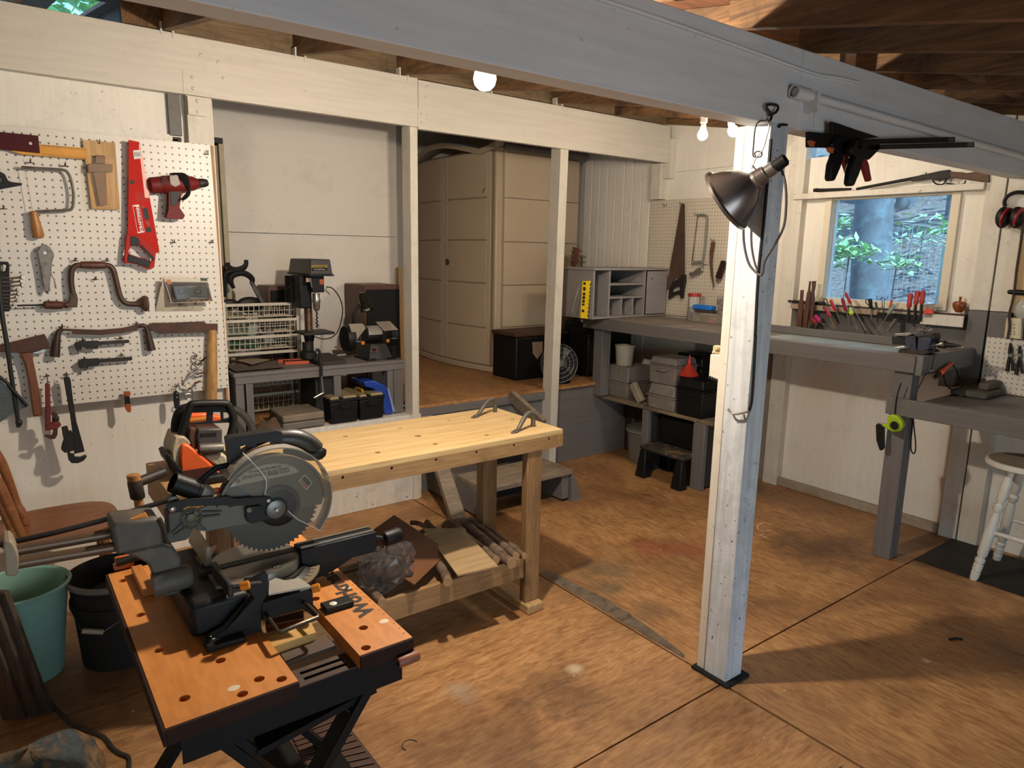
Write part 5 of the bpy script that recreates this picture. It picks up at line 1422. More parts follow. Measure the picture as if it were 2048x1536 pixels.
M().lathe([(rb*.84, 0), (rb*.86, .004), (rb*1.0, zt2-zt1-.012), (rb*1.06, zt2-zt1-.010), (rb*1.06, zt2-zt1), (rb*.97, zt2-zt1), (rb*.82, .01)], (3.97, P.y, zt1), (0, 0, 1), 24, cap=False).lathe([(0, .006), (rb*.83, .006)], (3.97, P.y, zt1), (0, 0, 1), 24, cap=False).build('tub', mat('cloudy_plastic', 'a8a08e', .5, var=.1), t)
M().box(3.85, 3.87, P.y+rb+.002, P.y+rb+.012, zt1+.002, zt2-.02).build('handle_bar', MATS['cloudy_plastic'], t, bev=.003)
t, e, zb1, zt1 = caseX('utility_case', 'grey plastic case on the low shelf under another grey case', 'case', 595, 800, 575, 770, 3.82, .24, m_gb, ZS, .5, False, .006)
caseX('utility_case', 'grey ribbed case with domed lid stacked on another grey case', 'case', 606, 812, 365, 575, 3.83, .24, m_gb, zt1+.002, .68, True, .006)
t, e, zb2, ztb = caseX('utility_case', 'big black case on the right of the low shelf, under the red funnel', 'case', 812, 1020, 530, 820, 3.815, .34, m_black, ZS, .70, True, .008)
caseX('utility_case', 'black case with a domed lid at the back of the low shelf', 'case', 800, 1015, 340, 520, 4.12, .22, m_black, ZS, .75, False, .004)
P = on('c6', [(910, 518)], X=3.93)[0]
rf = 76/3.8405*mpp(P)
t = thing('red_funnel', 'translucent red funnel standing upside down on the big black case', 'funnel', (3.93, P.y, ztb))
zf = OX(1140+925/3.8405, 620+345/3.8405, 3.93).z
M().lathe([(rf*1.02, 0), (rf*1.02, .006), (rf*.93, .014), (rf*.62, (zf-ztb)*.33), (rf*.22, (zf-ztb)*.55), (rf*.14, (zf-ztb)*.75), (rf*.05, zf-ztb)], (3.93, P.y, ztb+.001), (0, 0, 1), 24).build('funnel', mat('funnel_red', 'c03a2c', .3, var=.05), t)
P = on('c6', [(515, 640)], X=3.86)[0]
t = thing('tan_box', 'small tan box leaning tilted on the low shelf between the grey cases', 'box', P)
M().box(3.84, 3.885, P.y-.028, P.y+.028, P.z-.075, P.z+.085, Euler((rad(-38), 0, 0)).to_matrix()).build('box', mat('tan_box', '8f8470', .6), t, bev=.006)
for i in range(7):
    tag(M().ball((3.85+.03*random.random(), P.y-.04-.022*i, ZS+.010), .010+.004*random.random(), 1, 1, .8).build('loose_part', m_dull), 'small loose metal part on the low shelf edge, number %s from the tilted tan box' % 'one two three four five six seven'.split()[i], 'part', 'loose metal parts on the low shelf')
# black step stool
e = bX('c6', 620, 925, 1050, 1360, 3.80, .3)
YS0, YS1 = OX(1140+925/3.8405, 620+1150/3.8405, 3.78).y+.0, OX(1140+615/3.8405, 620+1090/3.8405, 3.82).y
zst = .235
t = thing('step_stool', 'dusty black plastic step stool under the low shelf', 'stool', (3.95, (YS0+YS1)/2, 0))
M().box(3.70, 4.02, YS0, YS1, zst-.03, zst).build('step', mat('dusty_black', '2a2723', .7, var=.2, grime='80683e', ga=.5, gs=10), t, bev=.012)
M().box(3.885, 4.02, YS0+.02, YS1-.02, zst+.001, .44).build('upper_step', m_black, t, bev=.012)
for x, y in ((3.72, YS0+.035), (3.72, YS1-.035), (3.99, YS0+.035), (3.99, YS1-.035)):
    M().hexa([(x-.045, y-.045, 0), (x+.035, y-.045, 0), (x+.035, y+.045, 0), (x-.045, y+.045, 0)], [(x-.02, y-.028, zst-.031), (x+.02, y-.028, zst-.031), (x+.02, y+.028, zst-.031), (x-.02, y+.028, zst-.031)]).build('leg', m_black, t, bev=.008)
# bucket and drum under the shelf
P = OZ(1140+480/3.8405, 620+1150/3.8405, 0)
t = thing('grey_bucket', 'grey bucket with a pale lid ring under the low shelf', 'bucket', (4.0, 3.62, 0))
M().lathe([(.11, 0), (.115, .005), (.13, .25), (.137, .252), (.137, .275), (.12, .28), (.05, .282)], (4.02, 3.60, 0), (0, 0, 1), 22).build('bucket', mat('bucket_grey', '6a6660', .5), t)
M().tube(circ((4.02, 3.60, .25), .139, XV, YV, 24), .006, 6, closed=True).build('lid_ring', mat('bucket_rim', '8d877c', .4), t)
t = thing('cane_hoop', 'dull brown bent hoop leaning under the workbench by the platform', 'hoop', (4.1, 3.86, 0))
M().tube([(4.15, 3.86, .012), (4.10, 3.80, .16), (4.10, 3.79, .30), (4.14, 3.84, .42), (4.2, 3.89, .47)], .012, 8, 4).build('hoop', mat('dull_cane', '4a3e30', .8), t)
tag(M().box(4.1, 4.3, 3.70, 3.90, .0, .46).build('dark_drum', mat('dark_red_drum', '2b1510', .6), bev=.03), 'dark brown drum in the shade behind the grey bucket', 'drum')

# ------------------------------------------------------------------ vise
P = OZ(1520+1180/3.8788, 520+735/3.8788, ZT)
t = thing('bench_vise', 'blue-grey bench vise bolted on the right corner of the workbench', 'vise', (3.84, 1.66, ZT))
m_vise = mat('vise_blue', '3a3f52', .45, .3, var=.2, grime='2a2723', ga=.5, gs=30)
c8X = lambda L, X: on('c8', L, X=X)
VX = 3.80
k = M(); flatX(k, 'c8', [(1125, 600), (1140, 588), (1205, 590), (1210, 700), (1160, 700), (1120, 640)], VX, .09); k.build('front_jaw', m_vise, t, bev=.004)
k = M(); flatX(k, 'c8', [(1225, 610), (1300, 600), (1330, 604), (1310, 690), (1290, 705), (1215, 708), (1220, 640)], VX, .09); k.build('rear_jaw', m_vise, t, bev=.004)
k = M(); flatX(k, 'c8', [(1022, 588), (1130, 600), (1128, 660), (1022, 655)], VX+.02, .06); k.build('jaw_slide', m_blackm, t, bev=.003)
k = M(); flatX(k, 'c8', [(1045, 572), (1160, 566), (1175, 578), (1135, 592), (1040, 588)], VX-.002, .07); k.build('anvil_top', m_steel, t, bev=.002)
k = M(); flatX(k, 'c8', [(1205, 590), (1345, 566), (1362, 600), (1340, 640), (1228, 615)], VX+.02, .07); k.build('upper_body', m_blackm, t, bev=.004)
k = M(); flatX(k, 'c8', [(1080, 690), (1300, 702), (1320, 722), (1240, 742), (1060, 728)], VX-.015, .12); k.build('swivel_base', mat('vise_iron', '3a3430', .6, .5, grime='5a4030', ga=.5), t, bev=.003)
a, b_ = c8X([(1330, 664), (1400, 656)], VX+.03)
M().lathe([(.008, 0), (.008, (b_-a).length), (.013, (b_-a).length), (.013, (b_-a).length+.012)], a, b_-a, 12).build('screw', m_steel, t)
M().tube(c8X([(1048, 684), (1080, 676), (1122, 672)], VX-.02), .0035, 6, 2).build('handle_bar', m_steel, t)
M().tube(c8X([(1352, 640), (1348, 740), (1326, 860)], VX-.03), .004, 6, 2).build('long_handle', m_blackm, t)
M().ball(c8X([(1324, 862)], VX-.03)[0], .008).build('handle_end', m_steel, t)
k = M()
for i in range(8):
    L = c8X([(1175+i*14, 575), (1170+i*18, 545+8*(i % 3)), (1200+i*20, 525+10*(i % 2))], VX+.04); k.tube(L, .0045, 6, 2)
k.tube(c8X([(1230, 545), (1340, 552)], VX+.03), .004, 6)
k.build('clamped_wires', m_dull, t)
t = thing('cone_bit', 'dark tapered tool lying on the bench right of the vise', 'bit', c8X([(1450, 660)], VX+.05)[0])
a, b_ = c8X([(1375, 650), (1560, 668)], VX+.12); L = (b_-a).length
M().lathe([(.014, 0), (.020, .01), (.021, L*.35), (.013, L*.42), (.012, L*.6), (.004, L)], a, b_-a, 14).build('cone', m_blackm, t)

# ------------------------------------------------------------------ small tools on the window shelf
e8X = lambda L, X: on('e8', L, X=X)
def rod_tool(name, label, cat, top, mid, tip, hr, m, sr=.0028, X=4.30, grp=None, tipX=None, prof=None, ms=None):
    tX = X if tipX is None else tipX
    A, B_, T_ = e8X([top], X)[0], e8X([mid], (X+tX)/2 if tipX is None else X+(tX-X)*.4)[0], e8X([tip], tX)[0]
    t = thing(name, label, cat, T_, grp)
    d = B_-A; L = d.length
    M().lathe(prof(L, hr) if prof else [(hr*.55, 0), (hr*.95, L*.06), (hr, L*.25), (hr*.85, L*.6), (hr, L*.85), (hr*.55, L)], A, d, 10).build('handle', m, t)
    M().tube([B_, T_], sr, 6).build('shank', ms or m_steel, t)
    return t
m_rd = mat('handle_red', 'a01f24', .3, var=.08)
m_clrh = mat('handle_clear_amber', '9a8f80', .3, var=.1)
SG = 'screwdrivers under the window'
rod_tool('screwdriver', 'red-handled screwdriver with short brassy shank, second tool from the left of the window row', 'screwdriver', (470, 282), (510, 375), (560, 490), .012, m_rd, grp=SG, tipX=4.10, ms=mat('brass_shank', 'b08a4a', .4, .7))
rod_tool('screwdriver', 'red-handled screwdriver leaning left below the pane, with a long grey shank', 'screwdriver', (522, 208), (570, 310), (640, 492), .012, m_rd, grp=SG, tipX=4.10)
rod_tool('screwdriver', 'red and clear handled screwdriver just left of the neon tool', 'screwdriver', (640, 190), (680, 320), (720, 500), .013, mat('handle_red_dark', '7c1c22', .3), grp=SG, tipX=4.10)
rod_tool('screwdriver', 'red and white handled screwdriver, tallest and leaning right over the pane', 'screwdriver', (672, 132), (725, 240), (880, 520), .011, m_rd, grp=SG, tipX=4.10)
rod_tool('screwdriver', 'screwdriver with small neon yellow handle below the window', 'screwdriver', (712, 295), (735, 350), (800, 515), .014, mat('neon_yellow', 'b7d41e', .4), grp=SG, tipX=4.10)
rod_tool('screwdriver', 'screwdriver with clear green handle leaning right under the pane', 'screwdriver', (1175, 255), (1110, 345), (985, 530), .012, mat('handle_clear_green', '8c9484', .25), grp=SG, tipX=4.10)
rod_tool('screwdriver', 'short clear-handled screwdriver leaning right against the rail', 'screwdriver', (1190, 405), (1125, 490), (1090, 545), .013, mat('handle_smoky', '6f625a', .25), grp=SG, tipX=4.10)
rod_tool('screwdriver', 'stubby pink and purple handled screwdriver at the left by the files', 'screwdriver', (365, 370), (410, 425), (448, 455), .015, mat('handle_pink', 'a32a6a', .3), grp=SG, tipX=4.15)
rod_tool('screwdriver', 'stubby dull red handled screwdriver beside the pink one', 'screwdriver', (330, 395), (365, 440), (378, 462), .014, mat('handle_dull_red', '8a2f38', .3), grp=SG, tipX=4.15)
for i, (tp, md) in enumerate((((1340, 135), (1318, 290)), ((1412, 110), (1388, 255)), ((1468, 110), (1448, 250)))):
    rod_tool('chisel', 'red-handled chisel, %s of three standing before the pane' % ('leftmost', 'middle one', 'rightmost')[i], 'chisel', tp, md, (md[0]-12, md[1]+150), .0145, mat('chisel_red', 'b03a30', .35), .008, 4.315, 'red chisels before the pane', ms=m_blackm)
rod_tool('awl', 'black-handled tool with a side loop standing in front of the tree trunk', 'awl', (922, 192), (932, 290), (940, 400), .012, m_black, .004, 4.31)
M().tube(e8X([(905, 200), (880, 205), (882, 235), (915, 262)], 4.31), .003, 6, 3).build('side_loop', m_black, [o for o in COL.objects if o.name == 'awl'][0])
rod_tool('awl', 'thin dark pointed awl right of the loop-handled tool', 'awl', (980, 228), (992, 290), (1008, 345), .005, m_blackm, .0025, 4.31)
rod_tool('awl', 'small orange-tipped tool behind the clear green screwdriver', 'awl', (1145, 200), (1125, 290), (1112, 330), .008, mat('tip_orange', 'c2602a', .4), .004, 4.31)
t = thing('hex_key_set', 'orange-red holder with a fan of small hex keys, right of the chisels', 'hex keys', e8X([(1515, 330)], 4.315)[0])
flatX(M(), 'e8', [(1478, 305), (1500, 290), (1560, 300), (1568, 345), (1462, 345)], 4.312, .016).build('holder', mat('holder_orange', 'd2452a', .4), t, bev=.002)
for i in range(6):
    x = 1480+i*15
    M().tube(e8X([(x-5, 380), (x, 345), (x+14, 268-5*(i % 2)), (x+22, 250), (x+36, 256)], 4.318), .0022, 5, 2).build('hex_key', m_steel, t)
for i, (top, w_, bot, lab) in enumerate((((222, 105), 26, (195, 480), 'short flat brown file, leftmost of three upright files'), ((305, 15), 16, (250, 490), 'long tapering rusty file, middle of three upright files'), ((340, 12), 40, (318, 470), 'broad brown file with a flat top, rightmost of three upright files'))):
    t = thing('file', lab, 'file', e8X([bot], 4.28)[0], 'upright files left of the window')
    k = M()
    a = 28
    if i == 1: L = [(298, 12), (308, 12), (302, 110), (308, 130), (302, 250), (270, 495), (215, 490), (240, 330), (275, 130), (285, 105)]
    elif i == 0: L = [(208, 102), (236, 104), (228, 200), (235, 215), (215, 480), (165, 478), (190, 215), (200, 200)]
    else: L = [(322, 12), (362, 10), (355, 80), (345, 120), (350, 210), (340, 300), (330, 465), (298, 460), (310, 300), (318, 120), (325, 80)]
    flatX(k, 'e8', L, 4.24+.02*i, .012).build('file', mat('file_brown', '5a3c2c', .6, .3, var=.2), t, bev=.001)
t = thing('wood_apple', 'small carved reddish wooden apple on the window ledge', 'ornament', e8X([(1830, 325)], 4.36)[0])
P = e8X([(1830, 318)], 4.36)[0]; rr = 65/5.12*mpp(P)
M().lathe([(rr*.35, 0), (rr*.5, rr*.12), (rr*.85, rr*.7), (rr*1.0, rr*1.2), (rr*.92, rr*1.55), (rr*.55, rr*1.75), (rr*.12, rr*1.62)], P-ZV*.008, (0, 0, 1), 20).build('apple', wood('apple_wood', '6b2f16', 'a3552a', 2, 9, .3), t)
M().tube([P+ZV*rr*1.55, P+ZV*rr*2.25], [.006, .0075], 8).build('stem', MATS['apple_wood'], t)
k = M()
for i, (x, y) in enumerate(((100, 225), (150, 228), (215, 222), (245, 226), (385, 226), (430, 232))):
    P = e8X([(x, y+8)], 4.35)[0]
    tag(M().ball((P.x, P.y, 1.312), .011+.004*(i % 3), 1.2, 1.5, .7, 8, 6).build('odd_fitting', m_blackm), 'dark odd metal fitting on the ledge left of the window, number %s from the left' % 'one two three four five six'.split()[i], 'fitting', 'dark fittings on the window ledge')
t = thing('wire_caddy', 'thin wire holder with two loops standing before the tree trunk', 'holder', e8X([(1060, 340)], 4.31)[0])
M().tube(e8X([(1000, 165), (985, 185), (1000, 200), (1030, 195), (1035, 178)], 4.31), .002, 5, 2).tube(e8X([(1035, 180), (1068, 180)], 4.31), .002, 5).tube(e8X([(1070, 195), (1100, 192), (1105, 165)], 4.31), .002, 5, 2).tube(e8X([(1040, 190), (1060, 350)], 4.31), .002, 5).tube(e8X([(1072, 190), (1062, 350)], 4.31), .002, 5).build('wire', m_hook, t)
tag(M().tube(e8X([(450, 190), (445, 300)], 4.31), .003, 6).tube(e8X([(475, 195), (490, 250), (478, 280)], 4.31), .003, 6).tube(e8X([(445, 192), (476, 196)], 4.31), .003, 6).build('tweezers', m_blackm), 'small dark open pliers left of the red-handled screwdrivers', 'pliers')

# ------------------------------------------------------------------ lower bench at right, things on and under it
ZL = .892
t = thing('low_workbench', 'lower grey workbench at the right edge with a thick front board', 'workbench', (4.05, 1.1, 0))
M().box(3.76, 4.37, .30, 1.505, ZL-.02, ZL).build('top_board', m_grey, t, bev=.003)
M().box(3.70, 3.735, .30, 1.655, ZL-.085, ZL+.004).build('front_board', m_grey, t, bev=.003)
M().box(3.737, 3.758, .30, 1.55, ZL-.08, ZL-.002).build('inner_rail', m_grey, t)
M().box(3.76, 3.85, .35, .43, 0, ZL-.021).build('leg', m_greyz, t, bev=.003)
t = thing('stone_slab', 'rough grey stone slab pair lying at the back of the lower workbench', 'stone', (4.2, 1.45, ZL))
m_stone = mat('rough_stone', '5f574d', .85, var=.3, vs=20, bump=.8, bs=30)
e7X = lambda L, X: on('e7', L, X=X)
yA, yB = OX(1780+590/5.1194, 600+890/5.1194, 4.1).y, OX(1780+1010/5.1194, 600+920/5.1194, 4.1).y
M().box(4.08, 4.34, yB, yA-.02, ZL, ZL+.035).build('lower_stone', m_stone, t, bev=.012)
M().box(4.16, 4.35, yB+.02, yA-.12, ZL+.036, ZL+.075).build('upper_stone', m_stone, t, bev=.010)
t = thing('orange_plug', 'orange extension cord end with black plug hanging beside the vise corner', 'plug', on('c8', [(1430, 845)], Y=1.50)[0])
A, B_ = on('c8', [(1395, 880), (1490, 800)], Y=1.49)
M().lathe([(.009, 0), (.016, .006), (.016, (B_-A).length*.3), (.011, (B_-A).length*.4), (.010, (B_-A).length*.9), (.007, (B_-A).length)], A, B_-A, 12).build('plug_body', mat('plug_orange', 'd24a17', .4), t)
C_ = on('c8', [(1355, 910)], Y=1.48)[0]
M().lathe([(.007, 0), (.010, .006), (.010, (A-C_).length)], C_, A-C_, 10).build('black_plug', m_black, t)
M().tube(on('c8', [(1490, 802), (1520, 850), (1545, 930), (1590, 1000)], Y=1.49)+[Vector((4.1, 1.40, ZL+.006))], .004, 6, 3).tube(on('c8', [(1420, 880), (1440, 960), (1480, 1000), (1540, 1015)], Y=1.488), .004, 6, 3).build('cord', m_black, t)
tag(M().tube(on('c8', [(1330, 865), (1280, 890), (1250, 950), (1215, 1015)], Y=1.485), .0035, 6, 3).build('thin_lead', m_black), 'thin black lead hanging from the vise corner to the lower bench', 'cable')
# tape measure and lanyards
d6X = lambda L, X: on('d6', L, X=X)
t = thing('tape_measure', 'lime green and black tape measure hanging on the front bench leg', 'tape measure', on('c8', [(1040, 1270)], X=3.69)[0])
k = M(); flatX(k, 'c8', [(985, 1215), (1010, 1200), (1060, 1210), (1098, 1250), (1105, 1290), (1080, 1330), (1030, 1335), (990, 1315), (945, 1290), (940, 1275), (985, 1270)], 3.66, .034); k.build('case', mat('lime_green', '9db81c', .4), t, bev=.006)
P = on('c8', [(1045, 1285)], X=3.659)[0]
M().lathe([(.003, .006), (.019, .005), (.021, 0)], P, (-1, 0, 0), 20).build('face_disc', m_black, t)
M().tube(circ(P+Vector((-.003, 0, 0)), .024, YV, ZV, 20), .003, 6, closed=True).build('face_ring', mat('lime_dark', '7d9320', .4), t)
M().tube(on('c8', [(1095, 955), (1075, 1010), (1055, 1100), (1045, 1200)], X=3.694), .0035, 6, 2).build('wrist_strap', m_black, t)
t = thing('black_pouch', 'flat black pouch hanging left of the lime tape measure', 'pouch', on('c8', [(925, 1380)], X=3.69)[0])
flatX(M(), 'c8', [(895, 1280), (912, 1268), (945, 1285), (962, 1300), (962, 1460), (945, 1478), (925, 1478), (900, 1400)], 3.68, .014).build('pouch', m_black, t, bev=.004)
M().tube(on('c8', [(912, 1260), (935, 1268), (965, 1272)], X=3.675), .004, 6, 2).build('clip', m_steel, t)
t = thing('lanyard', 'long black cord loop hanging on the right of the front bench leg', 'lanyard', on('c8', [(1195, 1460)], Y=1.555)[0])
M().tube(on('d6', [(1000, 105), (992, 200), (988, 290), (998, 325), (1012, 325), (1018, 280), (1010, 190), (1002, 110)], Y=1.552), .0035, 6, 3).build('loop', m_black, t)

# stool
t = thing('white_stool', 'white painted stool with turned legs at the right picture edge', 'stool', (4.05, 1.03, 0))
m_wst = paint('stool_paint', 'd6d2c6', 2, da=.2, ds=8, spots=.15)
sc_ = Vector((3.99, 1.02, .655))
sp_ = OZ(1972, 908, .655)
rs = .165
sc_ = Vector((sp_.x+.02, sp_.y-rs, .655))
M().lathe([(rs*.92, -.032), (rs*.99, -.026), (rs, -.012), (rs*.985, -.003), (rs*.95, .0), (0, .0)], sc_, (0, 0, 1), 32).build('seat', m_wst, t)
M().lathe([(rs*.93, .0006), (0, .0006)], sc_, (0, 0, 1), 32, cap=False).build('worn_seat_top', mat('worn_seat', 'a08f7c', .55, var=.2, vs=14), t)
feet = [OZ(1950, 1155, 0), OZ(1990, 1118, 0)]
feet = [Vector((3.883, 1.205, 0)), Vector((4.246, 1.225, 0)), Vector((4.25, .82, 0)), Vector((3.88, .80, 0))]
cx = sc_.copy()
for f_ in feet:
    tp_ = Vector((cx.x+(f_.x-cx.x)*.45, cx.y+(f_.y-cx.y)*.35, sc_.z-.03))
    d = tp_-f_; L = d.length
    pr = [(.017, 0), (.019, .01), (.021, L*.07), (.015, L*.075), (.021, L*.085), (.022, L*.14), (.014, L*.15), (.022, L*.16), (.023, L*.19), (.015, L*.2), (.023, L*.23), (.025, L*.42), (.020, L*.56), (.014, L*.60), (.023, L*.62), (.024, L*.66), (.014, L*.68), (.022, L*.71), (.023, L*.86), (.016, L*.9), (.019, L)]
    M().lathe(pr, f_, d, 14).build('leg', m_wst, t)
for a, b_, h in ((0, 1, .22), (3, 2, .22), (0, 3, .27), (1, 2, .27)):
    A = feet[a].lerp(Vector((cx.x+(feet[a].x-cx.x)*.45, cx.y+(feet[a].y-cx.y)*.35, sc_.z)), h/sc_.z)
    B_ = feet[b_].lerp(Vector((cx.x+(feet[b_].x-cx.x)*.45, cx.y+(feet[b_].y-cx.y)*.35, sc_.z)), h/sc_.z)
    L = (B_-A).length
    M().lathe([(.008, 0), (.012, L*.3), (.015, L*.5), (.012, L*.7), (.008, L)], A, B_-A, 12).build('rung', m_wst, t)
fm = thing('floor_mat', 'dark rubber mat on the floor under the white stool', 'mat', (4.1, 1.0, 0))
M().box(3.875, 4.36, .30, 1.488, .0005, .006).build('mat', mat('dark_mat', '1d1916', .7, var=.3, vs=6, grime='3a332c', ga=.3), fm)
# socket, third pegboard, pliers, ear muffs, pull handle and strips at right edge
e2X = lambda L, X: on('e2', L, X=X)
XR = 4.36
t = thing('pegboard', 'white pegboard strip above the lower bench at the right edge', 'pegboard', (XR, 1.3, .9))
q = e2X([(327, 1093), (290, 1398)], XR)
M().box(XR-.004, XR, .6, (q[0].y+q[1].y)/2, ZL+.005, q[0].z).build('board', peg_mat('white_pegboard_edge', 'd3cabc', 1, .0, .01, .0262), t)
for i, (L, lab) in enumerate(([[(490, 1135), (497, 1180), (490, 1215), (475, 1270), (468, 1335)], [(490, 1140), (485, 1210), (505, 1270), (510, 1330)]], 'dark long-nose pliers, left of two on the right pegboard strip'), ([[(556, 1160), (560, 1220), (540, 1290), (532, 1355)], [(552, 1165), (556, 1230), (565, 1290), (568, 1350)]], 'dark pliers, right of two on the right pegboard strip')) if False else ():
    pass
for L1, L2, lab in (([(492, 1135), (500, 1185), (488, 1225), (474, 1275), (468, 1335)], [(488, 1138), (484, 1210), (503, 1270), (508, 1330)], 'dark long-nose pliers, left of two on the right pegboard strip'),
                    ([(558, 1155), (560, 1225), (540, 1290), (530, 1358)], [(550, 1160), (552, 1230), (566, 1290), (575, 1350)], 'dark pliers, right of two on the right pegboard strip')):
    t = thing('pliers', lab, 'pliers', e2X([L1[2]], XR-.015)[0], 'pliers on the right pegboard strip')
    k = M(); k.tube(e2X(L1, XR-.014), [.003, .007, .007, .007, .0085], 8, 3).build('handle', m_blackm, t)
    k = M(); k.tube(e2X(L2, XR-.020), [.003, .007, .007, .007, .0085], 8, 3).build('handle', m_blackm, t)
    P = e2X([(L1[1][0]-4, 1222)], XR-.02)[0]
    M().lathe([(.009, -.006), (.009, .010)], P, (-1, 0, 0), 12).build('pivot', m_dull, t)
t = thing('wall_outlet', 'cream wall outlet box with a dark cord plugged in, above the right pegboard strip', 'outlet', e2X([(510, 1040)], XR-.01)[0])
flatX(M(), 'e2', [(462, 960), (570, 965), (562, 1112), (445, 1100)], XR-.035, .034).build('outlet_box', mat('cream_outlet', 'cdbfa0', .45), t, bev=.004)
flatX(M(), 'e2', [(500, 990), (552, 994), (548, 1085), (496, 1080)], XR-.037, .002).build('face_plate', mat('cream_outlet', 'cdbfa0', .45), t, bev=.001)
k = M()
for y in (1005, 1030, 1055, 1072):
    for x in (487, 515): flatX(k, 'e2', [(x, y), (x+6, y), (x+6, y+8), (x, y+8)], XR-.0385, .002)
k.build('slots', m_black, t)
M().tube(e2X([(575, 340), (560, 460), (535, 620), (520, 760), (505, 850), (482, 940), (485, 1020), (470, 1110)], XR-.045), .006, 7, 3).build('cord', mat('dark_cord', '3a2c22', .7), t)
t = thing('ear_muffs', 'black ear muffs with red stripes hanging on the right wall boards', 'ear muffs', e2X([(510, 260)], XR-.06)[0])
P = e2X([(455, 262)], XR-.05)[0]
M().tube(e2X([(455, 185), (450, 150), (475, 110), (540, 85), (640, 95)], XR-.03), .010, 8, 4).build('headband', m_black, t)
for i, x in enumerate((440, 535)):
    A = e2X([(x, 262)], XR-.05)[0]
    M().ball(A, .056, .7, .62, 1.0, 18, 12).build('ear_cup', m_black, t)
    B_ = e2X([(x+22, 262)], XR-.05)[0]
    M().lathe([(.040, -.006), (.0525, -.005), (.0525, .005), (.040, .006)], B_, (.1, 1, .25), 20).build('red_band', mat('band_red', '8a1a1e', .4), t)
t = thing('pull_bar', 'black rubber-ended bar sticking out at the right picture edge', 'bar', e2X([(520, 785)], XR-.03)[0])
a, b_ = e2X([(472, 780), (640, 790)], XR-.04)
M().lathe([(.006, 0), (.012, .006), (.014, .05), (.014, (b_-a).length)], a, b_-a, 12).build('bar', m_black, t)
tag(M().box(4.33, 4.384, e2X([(570, 600)], 4.36)[0].y-.08, e2X([(560, 600)], 4.36)[0].y, 1.33, 1.80).build('tan_tube', mat('tan_tube', 'b89a6c', .6), bev=.01), 'pale tan upright strip at the right picture edge beside the cord', 'strip')
tag(M().ball(e2X([(530, 900)], XR-.04)[0]+Vector((.02, -.03, 0)), .05, .5, 1, 1.1, 14, 9).build('plastic_bag', clear('bag_film', (.75, .78, .72, 1), .45, .15)), 'greyish clear plastic bag hanging above the outlet at the right edge', 'bag')

# ------------------------------------------------------------------ air rifle on the window head shelf
c7X = lambda L, X: on('c7', L, X=X)
t = thing('air_rifle', 'old lever-action air rifle with a wooden stock lying on the shelf above the window', 'rifle', c7X([(1400, 580)], 4.36)[0])
RX = 4.36
a, b_ = c7X([(990, 626), (1420, 545)], RX)
M().tube([a, b_], [.0085, .010], 10).build('barrel', mat('gun_steel', '1d1916', .55, 0, var=.2, spec=.25), t)
flatX(M(), 'c7', [(1330, 558), (1400, 535), (1430, 530), (1520, 510), (1575, 503), (1590, 545), (1560, 560), (1480, 570), (1440, 560), (1335, 578)], RX-.010, .022).build('receiver', MATS['gun_steel'], t, bev=.002)
flatX(M(), 'c7', [(1575, 515), (1640, 520), (1680, 525), (1830, 503), (1828, 585), (1720, 572), (1640, 560), (1580, 552)], RX-.012, .026).build('stock', wood('gun_stock', '3d2412', '613e1e', 1, 6, .6), t, bev=.004)
M().tube(c7X([(1470, 570), (1490, 592), (1530, 598), (1555, 575), (1550, 560)], RX), .004, 6, 3).tube(c7X([(1555, 590), (1640, 598), (1672, 588), (1680, 572)], RX), .004, 6, 3).build('lever', MATS['gun_steel'], t)
M().tube(c7X([(1510, 560), (1515, 575), (1522, 580)], RX), .003, 6, 2).build('trigger', MATS['gun_steel'], t)
flatX(M(), 'c7', [(1422, 530), (1428, 518), (1434, 528)], RX-.002, .004).build('rear_sight', MATS['gun_steel'], t)
t = thing('metal_stub', 'short dark metal tube end on the window head shelf left of the rifle', 'tube', c7X([(840, 632)], 4.36)[0])
a, b_ = c7X([(720, 634), (955, 626)], 4.355)
M().lathe([(.011, 0), (.013, .02), (.010, .05), (.009, (b_-a).length*.7), (.007, (b_-a).length)], a, b_-a, 12).build('tube', MATS['gun_steel'], t)

# ------------------------------------------------------------------ bar clamps on the girder
def quick_clamp(label, dx, dy, Y):
    t = thing('quick_clamp', label, 'clamp', on('c7', [(1000+dx, 340+dy)], Y=Y)[0], 'quick clamps hung on the girder pipe')
    f = lambda L: on('c7', [(x+dx, y+dy) for x, y in L], Y=Y)
    M().plate([f([(1000, 348), (1735, 328), (1735, 362), (1000, 378)])], (0, .007, 0)).build('steel_bar', m_blackm, t, bev=.001)
    M().plate([f([(1690, 334), (1726, 333), (1726, 357), (1690, 358)])], (0, -.001, 0)).build('bar_end', m_dull, t)
    M().plate([f([(985, 330), (1040, 312), (1110, 308), (1140, 320), (1140, 375), (1115, 400), (1075, 440), (1020, 450), (985, 420), (960, 400), (955, 370)])], (0, .028, 0)).build('body', m_black, t, bev=.005)
    M().plate([f([(985, 415), (1040, 440), (1010, 530), (978, 605), (955, 608), (945, 590), (955, 500)])], (0, .024, 0)).build('fixed_grip', m_black, t, bev=.005)
    M().plate([f([(1025, 445), (1055, 430), (1070, 470), (1088, 570), (1070, 580), (1045, 500)])], (0, .018, 0)).build('red_trigger', mat('trigger_red', '7d1a1e', .4), t, bev=.003)
    return t, f
t, f = quick_clamp('front one of two black quick clamps with red trigger hung on the girder', 0, 0, 1.32)
t2, f2 = quick_clamp('rear one of two black quick clamps with red trigger hung on the girder', -122, -32, 1.36)
